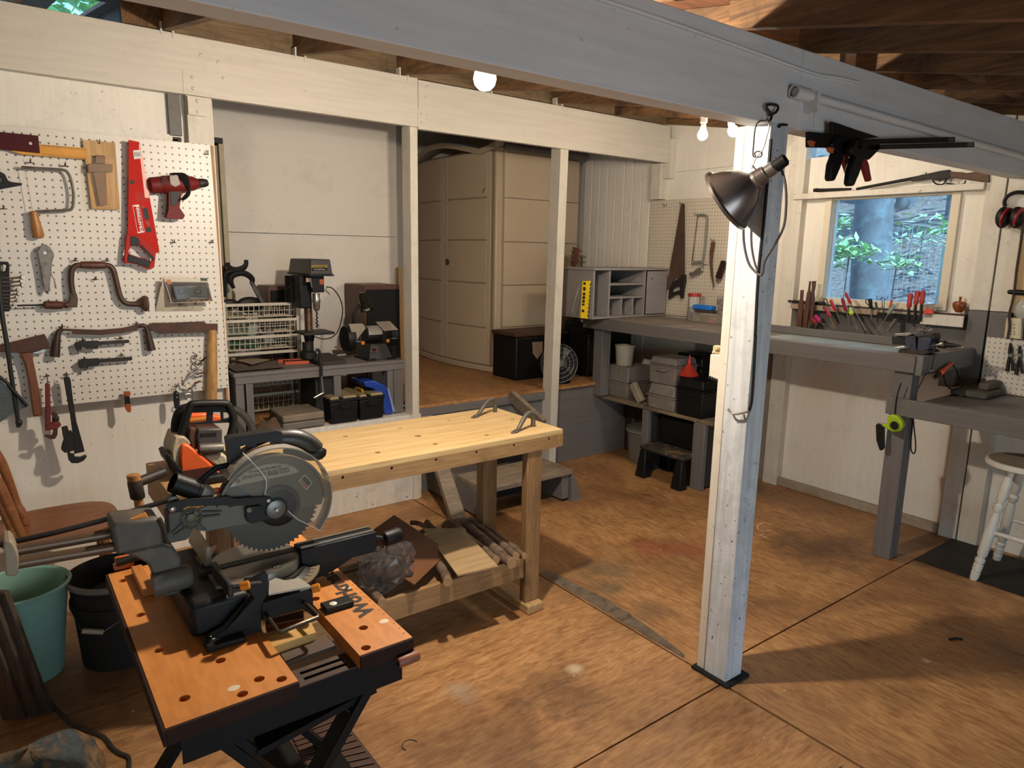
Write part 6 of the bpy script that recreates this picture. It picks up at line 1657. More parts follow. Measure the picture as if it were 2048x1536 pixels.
for tt, ff, q in ((t2, f2, ((960, 232), (1095, 345))), (t, f, ((985, 262), (1090, 345)))):
    M().plate([ff([(957, 230), (990, 240), (1120, 285), (1260, 330), (1140, 345), (960, 310)] if tt is t2 else [(980, 330), (1000, 318), (1030, 330), (1020, 350)])], (0, .012, 0)).build('clamp_head', m_black, tt, bev=.002)
for i, (x, y) in enumerate(((718, 335), (838, 378))):
    P = on('c7', [(x, y)], Y=1.34)[0]
    M().plate([on('c7', [(x-18, y-18), (x+4, y-14), (x+18, y-4), (x+6, y+6), (x+10, y+22), (x-10, y+10)], Y=1.345)], (0, .015, 0)).build('orange_pad', mat('pad_orange', 'b85a28', .4), (t2, t)[i], bev=.002)
M().plate([on('c7', [(690, 262), (860, 280), (860, 365), (690, 362)], Y=1.37)], (0, .015, 0)).build('dark_bracket', m_black, t2, bev=.003)

# ------------------------------------------------------------------ clamp lamp on the middle post
t = thing('clamp_lamp', 'dented aluminium clamp lamp hanging from a wire on the middle post', 'lamp', on('c7', [(300, 650)], X=2.02)[0])
LX = 2.03
a = on('c7', [(345, 575)], X=LX)[0]
rim = on('c7', [(205, 690)], X=LX)[0]
ax = (rim-a).normalized(); ax = (ax+Vector((-.25, -.05, 0))).normalized()
D = (rim-a).length*1.15
Rr = .108
prof = [(.028, -.035), (.030, -.0), (.036, .006), (.060, D*.22), (Rr*.82, D*.62), (Rr*.95, D*.88), (Rr*1.04, D*.92), (Rr*1.05, D*1.0), (Rr*.98, D*1.0), (Rr*.90, D*.86), (.055, D*.24), (.02, D*.05)]
m_alu = mat('lamp_aluminium', '857c78', .30, .85, var=.12, vs=12, bump=.1, bs=20)
M().lathe(prof, a, ax, 32, cap=False).build('reflector', m_alu, t)
M().lathe([(.018, -.075), (.022, -.07), (.022, -.045), (.027, -.04), (.027, -.015), (.031, -.01), (.031, .008), (.02, .012)], a, ax, 18).build('socket', mat('socket_metal', '8e8a84', .3, .8), t)
M().lathe([(.013, -.115), (.020, -.11), (.021, -.075)], a, ax, 16).build('socket_cap', m_black, t)
k = M()
k.tube(on('c7', [(440, 190), (375, 200), (350, 240), (340, 330), (335, 410), (350, 425), (385, 420), (390, 395), (365, 388), (345, 400), (355, 425)], X=LX), .0024, 6, 3)
k.tube(on('c7', [(432, 195), (437, 230), (420, 300), (395, 380), (360, 420), (340, 460), (325, 500)], X=LX), .0024, 6, 3)
k.tube(on('c7', [(330, 470), (350, 500), (375, 500)], X=LX), .0024, 6, 2)
k.build('hanger_wire', m_hook, t)
M().tube(on('c7', [(440, 195), (455, 160), (425, 120), (425, 95), (475, 92), (495, 110), (480, 140), (440, 160)], Y=1.385), .0045, 6, 2).build('hook', m_blackm, t)
M().tube(on('c7', [(470, 430), (500, 470), (535, 570), (545, 700), (530, 860), (470, 980), (410, 1080), (395, 1160), (370, 1165), (310, 1100), (280, 980), (275, 880), (280, 830)], X=LX+.035), .0042, 7, 4).build('lamp_cord', mat('grey_cord', '3f3b3a', .6), t)
# cable running down the post, shelf bracket box and clothespin
k = M()
k.tube(on('c7', [(500, 235), (510, 222), (550, 220)], Y=1.39), .0045, 6, 2)
k.tube([(2.087, 1.392, 1.98)]+on('c5', [(1850, 200), (1820, 480), (1790, 800), (1765, 1300)], X=2.084)+on('c6', [(1425, 200), (1410, 500), (1395, 700), (1375, 780)], X=2.084), .0055, 7, 3)
k2 = tag(k.build('post_cable', m_black), 'black cable running down the corner of the middle post', 'cable')
t = thing('clip', 'small metal clip hanging on the cable of the middle post', 'clip', on('c6', [(1300, 810)], X=2.07)[0])
M().tube(on('c6', [(1215, 760), (1250, 800), (1330, 790), (1375, 775)], X=2.07), .004, 6, 2).tube(on('c6', [(1335, 800), (1350, 850), (1380, 780)], X=2.07), .0035, 6, 2).build('clip_wire', m_dull, t)
e = [on('c6', [q], X=2.10)[0] for q in ((1078, 340), (1185, 340), (1140, 545), (1065, 520))]
t = thing('post_shelf', 'small white box bracket with pale odds and ends on the left of the middle post', 'bracket', (2.13, 1.60, e[3].z))
M().hexa([(2.10, 1.536, e[3].z), (2.17, 1.536, e[3].z), (2.17, e[3].y, e[3].z), (2.10, e[3].y, e[3].z)], [(2.10, 1.536, e[0].z), (2.17, 1.536, e[0].z), (2.17, e[0].y, e[0].z), (2.10, e[0].y, e[0].z)]).build('box', m_post, t, bev=.002)
for i in range(5):
    M().tube([(2.11+.01*i, e[0].y-.005-.006*i, e[0].z+.003), (2.12, 1.58, e[0].z+.012+.004*i), (2.12, 1.545, e[0].z+.03)], .004, 6, 2).build('pale_coil', mat('pale_rope', 'c9b78e', .7), t)
k = M()
for i in range(5): k.ball(on('c6', [(1075+i*17, 520+i*7)], X=2.098)[0], .006, 1, 1, 1.2, 8, 6)
k.build('dark_knobs', m_black, t)['kind'] = 'stuff'

# ------------------------------------------------------------------ wooden workbench
BZ = .832
t = thing('wooden_workbench', 'pale wooden workbench with dog holes, legs and lower shelf in mid floor', 'workbench', (1.25, 2.5, 0))
m_bt = wood('birch_top', 'b3925f', 'd3b685', 0, 4, .42, bump=.05)
m_bs = wood('bench_edge', '7d5b38', 'a98557', 0, 5, .55, stain='5d432a', sa=.25)
m_bl = wood('bench_leg', '755232', 'a07c50', 2, 5, .55, stain='5d432a', sa=.25)
BX0, BX1, BY0, BY1 = .50, 1.985, 2.255, 2.785
holes = []
def hole_at(px, py, r=.011):
    P = OZ(px, py, BZ); return circ((P.x, P.y, BZ-.02), r, XV, YV, 12)
hl = [hole_at(x, y) for x, y in ((690, 873), (755, 905), (800, 856), (870, 888), (973, 870), (898, 840), (1025, 839), (1032, 862))]+[hole_at(835, 872, .016)]
M().plate([[Vector((BX0, BY0, BZ-.02)), Vector((BX1, BY0, BZ-.02)), Vector((BX1, BY1, BZ-.02)), Vector((BX0, BY1, BZ-.02))]]+hl, (0, 0, .02)).build('top_board', m_bt, t, flat=True)
M().box(BX0+.004, BX1-.004, BY0+.004, BY1-.004, BZ-.034, BZ-.0201).build('dog_hole_backing', mat('hole_shade', '20150c', .8), t)  # dark sheet standing in for the shade down the dog holes
k = M().plate([[Vector((BX0, BY0-.001, BZ-.078)), Vector((BX1-.025, BY0-.001, BZ-.078)), Vector((BX1-.025, BY0-.001, BZ-.0205)), Vector((BX0, BY0-.001, BZ-.0205))]]+
              [circ((OY(x, y, BY0).x, BY0-.001, BZ-.032), .006, XV, ZV, 10) for x, y in ((685, 944), (783, 925), (872, 908), (953, 893), (1028, 880), (1098, 866))], (0, .022, 0))
k.build('front_apron', m_bs, t, flat=True)
M().box(BX1-.0245, BX1+.002, BY0-.002, BY1, BZ-.078, BZ-.0205).build('end_cap', m_bs, t, bev=.002)
M().box(BX0, BX1-.025, BY1-.022, BY1, BZ-.078, BZ-.0205).build('back_apron', m_bs, t, bev=.002)
LEGS = ((1.795, 1.875, 2.262, 2.302), (1.795, 1.875, 2.60, 2.66), (.56, .64, 2.262, 2.302), (.56, .64, 2.60, 2.66))
for a in LEGS:
    M().box(a[0], a[1], a[2], a[3], .046, BZ-.079).build('leg', m_bl, t, bev=.003)
for x0 in (1.79, .555):
    M().box(x0, x0+.09, 2.23, 2.70, 0, .045).build('foot_runner', wood('foot_wood', '9a7446', 'c9a570', 1, 5, .55), t, bev=.008)
    M().box(x0+.02, x0+.07, 2.304, 2.598, .16, .22).build('cross_rail', m_bl, t, bev=.002)
M().box(.645, 1.79, 2.265, 2.287, .17, .268).build('shelf_rail', m_bs, t, bev=.003)
M().box(.645, 1.79, 2.62, 2.642, .17, .268).build('shelf_rail', m_bs, t, bev=.003)
M().box(.645, 1.79, 2.289, 2.618, .235, .25).build('shelf_board', wood('shelf_ply', '6b4a2c', '94704a', 0, 4), t)
# end vise
M().box(.385, .475, 2.27, 2.70, .715, .835).build('vise_jaw', wood('vise_jaw_wood', '84633c', 'b08a5a', 1, 4, .55), t, bev=.004)
V = OY(272, 966, 2.31)
M().tube([(V.x, 2.31, V.z), (.385, 2.36, V.z+.005)], .016, 12).build('vise_screw', m_blackm, t)
tp, bt = OY(266, 948, 2.31), OY(285, 1040, 2.31)
M().lathe([(.019, .02), (.021, .03), (.021, .075), (.019, .08)], tp, bt-tp, 16).build('screw_collar', m_blackm, t)
MATS_VH = wood('vise_handle_wood', '7d4f28', 'b07c48', 2, 7, .45)
M().lathe([(.012, 0), (.019, .003), (.019, .02)], tp, bt-tp, 14).build('handle_cap', MATS_VH, t)
M().lathe([(.0125, .08), (.014, .1), (.0125, (bt-tp).length)], tp, bt-tp, 12).build('vise_handle', MATS_VH, t)
def dog(label, P):
    h = [OZ(x, y, BZ) for x, y in P]
    t = thing('hold_fast', label, 'clamp', h[1], 'curved grey hold-fasts on the bench')
    a, b_ = h
    d = (b_-a); L = d.length; d.normalize()
    k = M().tube([a+ZV*.006, a+d*.03+ZV*.010, a+d*L*.42+ZV*.04, a+d*L*.66+ZV*.066, a+d*L*.86+ZV*.066, a+d*L*.99+ZV*.045, b_+ZV*.02, b_+ZV*.001], [.007, .009, .010, .0105, .0105, .0105, .0105, .0105], 10, 3)
    k.build('hook', mat('holdfast_iron', '5c564c', .5, .4, var=.15), t)
    M().ball(a+ZV*.004+d*.004, .015, 1.3, .8, .28).build('pad', MATS['holdfast_iron'], t)
dog('left of two curved grey hold-fasts on the wooden bench', ((948, 836), (990, 824)))
dog('right of two curved grey hold-fasts on the wooden bench', ((1028, 866), (1066, 853)))

# things on the lower shelf
SHZ = .269
t = thing('hardboard_sheet', 'dark brown hardboard square standing propped on the bench shelf', 'board', (1.35, 2.4, SHZ))
d4Y = lambda L, Y: on('d4', L, Y=Y)
p1, p2, p3, p4 = d4Y([(640, 768)], 2.60)[0], d4Y([(980, 990)], 2.42)[0], d4Y([(765, 1195)], 2.235)[0], d4Y([(425, 960)], 2.42)[0]
p4 = p1+p3-p2
n = (p2-p1).cross(p4-p1).normalized()
M().plate([[p1, p2, p3, p4]], n*.005).build('sheet', mat('hardboard', '6f4526', .6, var=.06), t)
t = thing('plywood_offcut', 'pale plywood sheet lying tilted on the sticks of the bench shelf', 'board', (1.55, 2.4, SHZ))
q = [OZ(580+x/3.0724, 780+y/3.0724, z) for x, y, z in ((820, 850, .36), (1060, 848, .36), (1280, 1082, .305), (1030, 1138, .315))]
n = (q[1]-q[0]).cross(q[3]-q[0]).normalized()
M().plate([q], n*(-.007 if n.z > 0 else .007)).build('sheet', wood('pale_ply', '9a7d55', 'b99c72', 0, 2, .6, bump=.05), t)
m_bark = mat('birch_bark', '6b5644', .85, var=.35, vs=30, grime='3d2e22', ga=.5, gs=20, bump=.7, bs=35)
m_end = mat('cut_end', 'a07e56', .8, var=.15, vs=40)
def stick(label, a, b, r, nm='wood_stick'):
    A = OZ(580+a[0]/3.0724, 780+a[1]/3.0724, a[2]); B_ = OZ(580+b[0]/3.0724, 780+b[1]/3.0724, b[2])
    t = thing(nm, label, 'stick', B_, 'debarked sticks on the bench shelf')
    pts = []
    for i in range(9):
        p = A.lerp(B_, i/8); pts.append(p+Vector((mnoise.noise(p*9)*.006, mnoise.noise(p*9+XV*5)*.006, 0)))
    M().tube(pts, [r*(1+.12*sin(i*2.3)) for i in range(9)], 10, 1, cap=False).build('bark', m_bark, t)
    d = (B_-A).normalized()
    for P, s_ in ((pts[-1], 1), (pts[0], -1)):
        M().lathe([(r*.97, -.006), (r*1.0, .0005), (0.001, .001)], P, d*s_, 12).build('cut_end', m_end, t)
for i, (lab, a, b, r) in enumerate((('thickest round stick, second from the right leg on the bench shelf', (1070, 815, .30), (1360, 1065, .30), .024),
        ('knotty stick nearest but one to the right bench leg', (1110, 800, .30), (1395, 1020, .30), .017),
        ('thin stick lying right against the right bench leg', (1200, 840, .29), (1445, 1020, .29), .014),
        ('stick lying just right of the pale plywood sheet', (1000, 830, .30), (1270, 1045, .30), .018),
        ('stick poking out under the left edge of the plywood sheet', (900, 1040, .295), (975, 1180, .295), .020),
        ('fat stick end under the back edge of the plywood sheet', (960, 830, .315), (1060, 880, .315), .026),
        ('stick poking out low beside the plastic bag', (470, 1190, .295), (570, 1310, .295), .018),
        ('dark stick behind the two boards at the back of the shelf', (840, 810, .30), (900, 870, .30), .014))):
    stick(lab, a, b, r)
t = thing('plastic_bag', 'crinkled clear plastic bag with dark contents on the bench shelf', 'bag', OZ(800, 1150, .30))
cb = OY(580+590/3.0724, 780+1090/3.0724, 2.32)
def bagf(u, v):
    a = 2*pi*u; w = pi*v
    r_ = 1+.45*mnoise.noise((cos(a)*1.6, sin(a)*1.6, v*3.5))+.30*mnoise.noise((cos(a)*6, sin(a)*6, v*9))
    return cb+Vector((cos(a)*sin(w)*.115*r_, sin(a)*sin(w)*.06*r_, -cos(w)*.085*r_))
M().grid(22, 13, bagf).build('film', clear('crinkled_film', (.84, .79, .75, 1), .05, .10), t, flat=True)
M().ball(cb+Vector((.005, .01, -.015)), .07, 1.35, .55, .8).build('dark_contents', mat('dark_stuff', '3d2c24', .8, var=.4, vs=25), t)
tag(M().tube([OZ(580+x/3.0724, 780+y/3.0724, .30) for x, y in ((740, 815), (790, 820), (840, 850), (800, 880))], .012, 8, 3).build('bark_scrap', m_bark), 'small dark bark scrap behind the brown hardboard', 'bark')

# ------------------------------------------------------------------ folding work stand
WZ = .76
t = thing('folding_workstand', 'folding work stand with orange-brown top planks on black steel legs', 'work stand', (.43, 1.6, 0))
m_plank = wood('stand_plank', 'b8722f', 'cf8740', 1, 3, .5, ratio=.2, bump=.06, stain='9a5c28', ss=5, sa=.2)
m_edge = mat('plank_edge', '2c1a12', .8, var=.2, spec=.2)
m_bsteel = mat('black_steel', '0d0b0a', .55, 0, var=.2, spec=.2)
TH = .032
def plank(x0, x1, y0, y1, name, hs):
    H = []
    for x, y in hs:
        P = OZ(x, y, WZ)
        P.z = WZ-TH
        if x0+.012 < P.x < x1-.012 and y0+.012 < P.y < y1-.012: H.append(circ(P, .0105, XV, YV, 14))
    o = M().plate([[Vector((x0, y0, WZ-TH)), Vector((x1, y0, WZ-TH)), Vector((x1, y1, WZ-TH)), Vector((x0, y1, WZ-TH))]]+H, (0, 0, TH)).build(name, m_plank, t, flat=True)
    return o
LX0, LX1 = .172, .412
D3 = lambda L: Q('d3', L)
plank(LX0, LX1, 1.235, 1.968, 'wide_plank', D3([(142, 252), (253, 464), (367, 683), (525, 982), (748, 747), (988, 862), (1127, 862), (884, 955), (580, 490)]))
RX0, RX1 = .548, .673
plank(RX0, RX1, 1.246, 1.968, 'narrow_plank', D3([(1432, 240), (1337, 365), (1657, 440), (1635, 544), (1650, 668)]))
M().box(LX0, LX1, 1.229, 1.2345, WZ-TH, WZ-.001).box(LX0-.006, LX0-.0005, 1.229, 1.968, WZ-TH, WZ-.001).build('edge_band', m_edge, t)
M().box(RX0, RX1, 1.240, 1.2455, WZ-TH, WZ-.001).build('edge_band', m_edge, t)
M().box(LX0+.01, LX1-.01, 1.25, 1.95, WZ-TH-.006, WZ-TH-.001).box(RX0+.01, RX1-.01, 1.26, 1.95, WZ-TH-.006, WZ-TH-.001).build('plank_hole_backing', mat('hole_shade', '20150c', .8), t)  # added dark sheet: shade inside the plank holes as colour
k = M(); P = OZ(200+1565/3.103, 1080+415/3.103, WZ+.0004); P2 = OZ(200+1395/3.103, 1080+285/3.103, WZ+.0004)
text_into(k, 'Workmate', (RX0+.106, 1.385, WZ+.0003), (0, 1, 0), (-1, 0, 0), .058, .0006, width=.30, bold=.0022)
k.build('lettering', mat('print_dark', '2b1c12', .7), t)
k = M()
for i in range(18):
    y = 1.27+i*.0254
    k.box(RX1-.006-(.006 if i % 4 == 0 else .003), RX1-.004, y-.0006, y+.0006, WZ, WZ+.0003)
k.build('ruler_marks', MATS['print_dark'], t)['kind'] = 'stuff'
for x, y in D3([(830, 918), (1762, 503), (1528, 299)]):
    P = OZ(x, y, WZ); M().ball((P.x, P.y, WZ), .010, 1.2, .9, .06, 12, 6).build('paint_blob', mat('paint_blob', 'c7b99c', .6), t)
for y0, y1 in ((1.262, 1.325), (1.87, 1.94)):
    H = []
    if y0 < 1.5:
        for yy in (1.283, 1.306):
            H.append([Vector((x, yy+d, .724)) for x, d in ((.44, -.005), (.535, -.005), (.535, .005), (.44, .005))])
    M().plate([[Vector((.20, y0, .724)), Vector((.655, y0, .724)), Vector((.655, y1, .724)), Vector((.20, y1, .724))]]+H, (0, 0, .003)).build('vise_channel_top', mat('dusty_steel', '3f2f24', .6, .3, var=.2, grime='5a4634', ga=.4), t, flat=True)
    M().box(.20, .655, y0, y0+.003, .655, .7235).build('vise_channel_side', m_bsteel, t)
    M().box(.20, .655, y1-.003, y1, .655, .7235).build('vise_channel_side', m_bsteel, t)
M().box(.20, .23, 1.33, 1.87, .67, .722).build('side_rail', m_bsteel, t)
M().box(.62, .65, 1.33, 1.87, .67, .722).build('side_rail', m_bsteel, t)
for y in (1.295, 1.905):
    M().beam((.60, y, .68), (.13, y, .02), .022, .05, (0, 1, 0)).build('leg', m_bsteel, t, bev=.003)
    M().beam((.25, y+.028, .68), (.72, y+.028, .02), .022, .05, (0, 1, 0)).build('leg', m_bsteel, t, bev=.003)
M().beam((.60, 1.30, .64), (.34, 1.30, .60), .015, .04, (0, 1, 0)).build('folding_strut', m_bsteel, t)
M().beam((.34, 1.30, .60), (.28, 1.34, .66), .015, .04, (0, 1, 0)).build('folding_strut', m_bsteel, t)
for x in (.13, .72): M().box(x-.03, x+.03, 1.25, 1.96, 0, .03).build('foot_rail', m_bsteel, t, bev=.004)
M().box(.42, .52, 1.30, 1.93, .30, .318).build('step_plate', m_bsteel, t, bev=.003)
for y, l_ in ((1.36, .06),):
    P = OZ(200+1900/3.103, 1080+710/3.103, .735)
    M().lathe([(.011, 0), (.012, .004), (.012, .045), (.009, .05)], (P.x-.02, P.y, .722), (1, -.05, .05), 14).build('crank_handle', wood('crank_wood', '6b3a28', '96583c', 0, 6, .5), t)
    M().tube([(.655, P.y, .715), (P.x-.02, P.y, .722)], .006, 8).build('crank_shaft', m_bsteel, t)
M().plate([on('d3', [(1525, 1045), (1565, 1065), (1575, 1088), (1540, 1085)], Y=1.28)], (0, .01, 0)).build('knob_wing', m_black, t, bev=.002)

# wood blocks on the stand
def wood_block(name, lab, q, z0, z1, m, cat='block'):
    P = [OZ(x, y, z1) for x, y in q]
    tag(M().hexa([(p.x, p.y, z0) for p in P], [(p.x, p.y, z1) for p in P]).build(name, m, bev=.0015), lab, cat)
wood_block('pine_block', 'yellowish pine offcut lying across the gap under the mitre saw', [(518, 1268), (622, 1243), (632, 1264), (540, 1296)], .726, .757, wood('pine_block', 'a97c3a', 'd0a860', 0, 4, .55))
wood_block('wedge_block', 'orange wooden wedge block under the left side of the mitre saw', [(262, 1133), (283, 1128), (309, 1172), (284, 1179)], .761, .782, wood('orange_block', '9a5c22', 'c27f3a', 1, 4, .5))
wood_block('wood_plate', 'reddish thin wood piece under the saw front handle', [(530, 1240), (607, 1220), (608, 1236), (534, 1250)], .728, .754, wood('reddish_ply', '6f3f20', '96592e', 0, 4, .5))
wood_block('dark_batten', 'dark grooved slat lying across the stand channels', [(555, 1300), (655, 1270), (672, 1290), (572, 1325)], .728, .738, wood('slat_dark', '3a281c', '59402c', 0, 4, .6))
t = thing('bar_jig', 'small orange clamp with black bar at the back left of the work stand', 'clamp', OZ(250, 1140, WZ))
P = OZ(238, 1138, WZ)
M().box(P.x-.012, P.x+.035, P.y-.01, P.y+.012, WZ, WZ+.016).build('orange_frame', mat('clamp_orange2', 'b85e20', .45), t, bev=.003)
M().tube([(P.x-.005, P.y-.012, WZ+.022), (P.x+.10, P.y+.0, WZ+.03)], .010, 10).build('black_bar', m_black, t)
M().box(P.x-.008, P.x+.03, P.y-.006, P.y+.004, WZ+.017, WZ+.036).build('orange_lever', MATS['clamp_orange2'], t, bev=.003)

# ------------------------------------------------------------------ sliding mitre saw
t = thing('miter_saw', 'large grey sliding compound mitre saw standing on the folding work stand', 'saw', (.45, 1.65, WZ))
m_cast = mat('cast_grey', '524e46', .6, .1, var=.1, grime='6b5c48', ga=.35, gs=18, bump=.3, bs=140)
m_saw = mat('guard_grey', '625f55', .55, .1, var=.05, bump=.08)
m_disc = mat('blade_steel', '46433a', .5, .4, var=.08, vs=4, bump=.05)
HC = OY(400+795/5.4857, 860+835/5.4857, 1.65)
R = .117
# blade with teeth
pts = []
N = 56
for i in range(N):
    a0 = 2*pi*i/N
    for da, rr in ((0, R), (.02, R*.935), (.055, R*.94), (.095, R*.985)):
        a = a0+da; pts.append(Vector((HC.x+rr*cos(a), 1.649, HC.z+rr*sin(a))))
M().plate([pts], (0, .0022, 0)).build('blade', m_disc, t)
e4Y = lambda L, Y: on('e4', L, Y=Y)
# grey upper guard (follows the blade) and arm casting
arc = [Vector((HC.x+.131*cos(a), 1.640, HC.z+.131*sin(a))) for a in [rad(x) for x in range(4, 162, 6)]]
low = e4Y([(150, 800), (-40, 880), (-150, 900), (-170, 960), (-100, 1060), (0, 1110), (80, 1115), (300, 1070), (560, 1030), (640, 960), (720, 930), (1000, 880), (1335, 815)], 1.640)
M().plate([arc+low], (0, .006, 0)).build('upper_guard', m_saw, t, bev=.0015)
rim_ = [Vector((HC.x+.131*cos(a), 1.636, HC.z+.131*sin(a))) for a in [rad(x) for x in range(0, 172, 6)]]
M().tube(rim_, .0045, 8).build('guard_rim', mat('guard_rim', '8a8578', .4, .5, var=.05), t)
inner = [Vector((HC.x+.128*cos(a), 1.662, HC.z+.128*sin(a))) for a in [rad(x) for x in range(-4, 185, 8)]]
k = M()
for a, b_ in zip(inner, inner[1:]): k.hexa([a, b_, b_+YV*.02, a+YV*.02], [a*1+(HC-a).normalized()*.004, b_+(HC-b_).normalized()*.004, b_+(HC-b_).normalized()*.004+YV*.02, a+(HC-a).normalized()*.004+YV*.02])
k.build('guard_hood', m_saw, t)
# clear lower guard
cc = HC+Vector((.006, 0, .012))
ro, ri = .141, .03
sec = [rad(x) for x in range(-42, 150, 6)]
o_ = [Vector((cc.x+ro*cos(a), 1.628, cc.z+ro*sin(a))) for a in sec]; i_ = [Vector((HC.x+ri*cos(a), 1.628, HC.z+ri*sin(a))) for a in sec[::-1]]
m_cg = clear('clear_guard', (.9, .87, .8, 1), .05, .10)
M().plate([o_+i_], (0, .0018, 0)).build('clear_guard', m_cg, t)
k = M()
for a, b_ in zip(o_, o_[1:]): k.hexa([a, b_, b_+YV*.045, a+YV*.045], [a+(cc-a).normalized()*.003, b_+(cc-b_).normalized()*.003, b_+(cc-b_).normalized()*.003+YV*.045, a+(cc-a).normalized()*.003+YV*.045])
k.build('clear_guard_rim', clear('clear_rim', (.86, .80, .70, 1), .38, .10), t)
M().tube([o_[0], o_[0].lerp(Vector((HC.x, 1.628, HC.z)), .5), Vector((HC.x+.03, 1.627, HC.z-.012))], .0012, 5).build('guard_edge', clear('edge_bright', (.9, .86, .8, 1), .7, .1), t)
M().tube(e4Y([(470, 250), (560, 340), (660, 450), (725, 550), (725, 640), (710, 710)], 1.626), .0014, 5, 3).build('guard_crease', clear('edge_bright', (.9, .86, .8, 1), .7, .1), t)
# label and lettering
lab = e4Y([(325, 628), (360, 580), (420, 520), (500, 460), (590, 415), (700, 380), (830, 365), (950, 375), (1040, 412), (1090, 458), (1000, 485), (700, 548)], 1.637)
M().plate([lab], (0, -.0006, 0)).build('name_label', mat('label_grey', 'b3b1a8', .4), t)
m_ink = mat('label_ink', '15140f', .5)
def let(body, a, b_, size, y=1.6355, bold=.0003):
    A, B_ = e4Y([a, b_], y); ux = (B_-A).normalized(); uy = Vector((-ux.z, 0, ux.x))
    k = M(); text_into(k, body, A, ux, uy, size, .0005, width=(B_-A).length, bold=bold); k.build('lettering', m_ink, t)
let('CHICAGO ELECTRIC', (462, 545), (985, 432), .0105)
let('10" Compound Slide Miter Saw', (540, 474), (896, 402), .0075)
let('POWER TOOLS', (748, 505), (980, 458), .006)
M().tube(circ(e4Y([(418, 562)], 1.636)[0], .004, XV, ZV, 14), .0009, 5, closed=True).tube(e4Y([(395, 566), (445, 556)], 1.636), .0007, 4).build('round_logo', m_ink, t)
wl_q = e4Y([(1082, 557), (1148, 488), (1232, 582), (1168, 657)], 1.6375)
M().plate([wl_q], (0, -.0006, 0)).build('warning_label', mat('label_white', 'd9d6cf', .5), t)
c_ = sum(wl_q, Vector())/4
M().plate([[c_+(p-c_)*.86 for p in (wl_q[0].lerp(wl_q[1], .35), wl_q[1], wl_q[2], wl_q[3].lerp(wl_q[2], .35))]], (0, -.0010, 0)).build('black_panel', m_ink, t)
M().plate([[c_+(p-c_)*.86 for p in (wl_q[0], wl_q[0].lerp(wl_q[1], .3), wl_q[3].lerp(wl_q[2], .3), wl_q[3])]], (0, -.0010, 0)).build('orange_panel', mat('warn_orange', '9a4a1e', .5), t)
# hub parts
M().lathe([(.052, 0), (.052, .004), (.046, .006), (.02, .007)], (HC.x+.012, 1.636, HC.z+.004), (0, -1, 0), 28).build('black_flange', m_black, t)
M().lathe([(.0235, 0), (.0235, .006), (.02, .0075), (.004, .008)], (HC.x, 1.629, HC.z), (0, -1, 0), 26).build('arbor_washer', mat('washer_grey', '6b6c66', .35, .5, var=.04), t)
M().lathe([(.004, 0), (.004, .004)], (HC.x, 1.620, HC.z), (0, -1, 0), 8).build('arbor_bolt', m_steel, t)
M().plate([e4Y([(495, 850), (520, 835), (680, 820), (700, 900), (760, 945), (770, 970), (560, 1020), (520, 1005), (497, 960)], 1.634)], (0, -.006, 0)).build('guard_bracket', m_black, t, bev=.001)
M().lathe([(.0085, 0), (.0085, .004), (.006, .006)], e4Y([(535, 872)], 1.627)[0], (0, -1, 0), 6).build('bracket_bolt', m_dull, t)
d1Y = lambda L, Y: on('d1', L, Y=Y)
M().plate([d1Y([(424, 745), (440, 728), (545, 700), (822, 680), (858, 695), (1060, 682), (1098, 690), (1100, 715), (1080, 728), (870, 742), (830, 752), (815, 738), (560, 745), (500, 780), (450, 786), (428, 772)], 1.622)], (0, .006, 0)).build('link_bar', m_black, t, bev=.001)
for q, r_ in (((462, 764), .0075), ((1075, 706), .006)): M().lathe([(r_, 0), (r_, .003), (r_*.6, .005)], d1Y([q], 1.622)[0], (0, -1, 0), 10).build('link_bolt', m_steel, t)
M().lathe([(.011, 0), (.011, .03)], d1Y([(475, 712)], 1.64)[0], (0, 1, 0), 12).build('pivot_pin', m_dull, t)
# arm casting ribs and round boss
bc = d1Y([(582, 820)], 1.637)[0]
M().tube(circ(bc, .022, XV, ZV, 22), .0035, 6, closed=True).build('boss_ring', m_cast, t)
M().lathe([(.012, 0), (.012, .006), (.006, .008)], bc, (0, -1, 0), 14).build('boss_hub', mat('olive_metal', '5c5842', .5, .4), t)
k = M()
for i in range(6): 
    a = i*pi/3; k.beam(bc+Vector((cos(a)*.011, -.001, sin(a)*.011)), bc+Vector((cos(a)*.021, -.001, sin(a)*.021)), .003, .003, (0, 1, 0))
k.build('boss_spoke', m_cast, t)['kind'] = 'stuff'
M().plate([d1Y([(435, 790), (520, 775), (640, 850), (690, 900), (600, 885), (560, 960), (440, 985), (415, 985), (440, 900)], 1.636)], (0, .05, 0)).build('arm_casting', m_cast, t, bev=.003)
for a, b_ in (((455, 915), (535, 845)), ((470, 930), (560, 870)), ((660, 780), (780, 778)), ((660, 812), (770, 800))): M().tube(d1Y([a, b_], 1.634), .0022, 6).build('casting_rib', m_cast, t)
# dust port
a, b_ = d1Y([(462, 590), (712, 675)], 1.66)
M().lathe([(.022, 0), (.0235, .001), (.0235, .055), (.0245, .056), (.0245, .064), (.022, .066)], a, b_-a, 20, cap=False).lathe([(.019, .002), (.019, .05), (.0, .05)], a, b_-a, 20, cap=False).build('dust_port', m_black, t)
M().lathe([(.022, .064), (.021, .08), (.015, (b_-a).length)], a, b_-a, 18).build('port_neck', mat('cast_light', '86827a', .45, .4, var=.1), t)
M().plate([d1Y([(690, 640), (760, 628), (788, 632), (785, 655), (740, 670), (700, 665)], 1.655)], (0, .01, 0)).build('orange_tab', mat('tab_orange', 'b04a1c', .4), t, bev=.002)
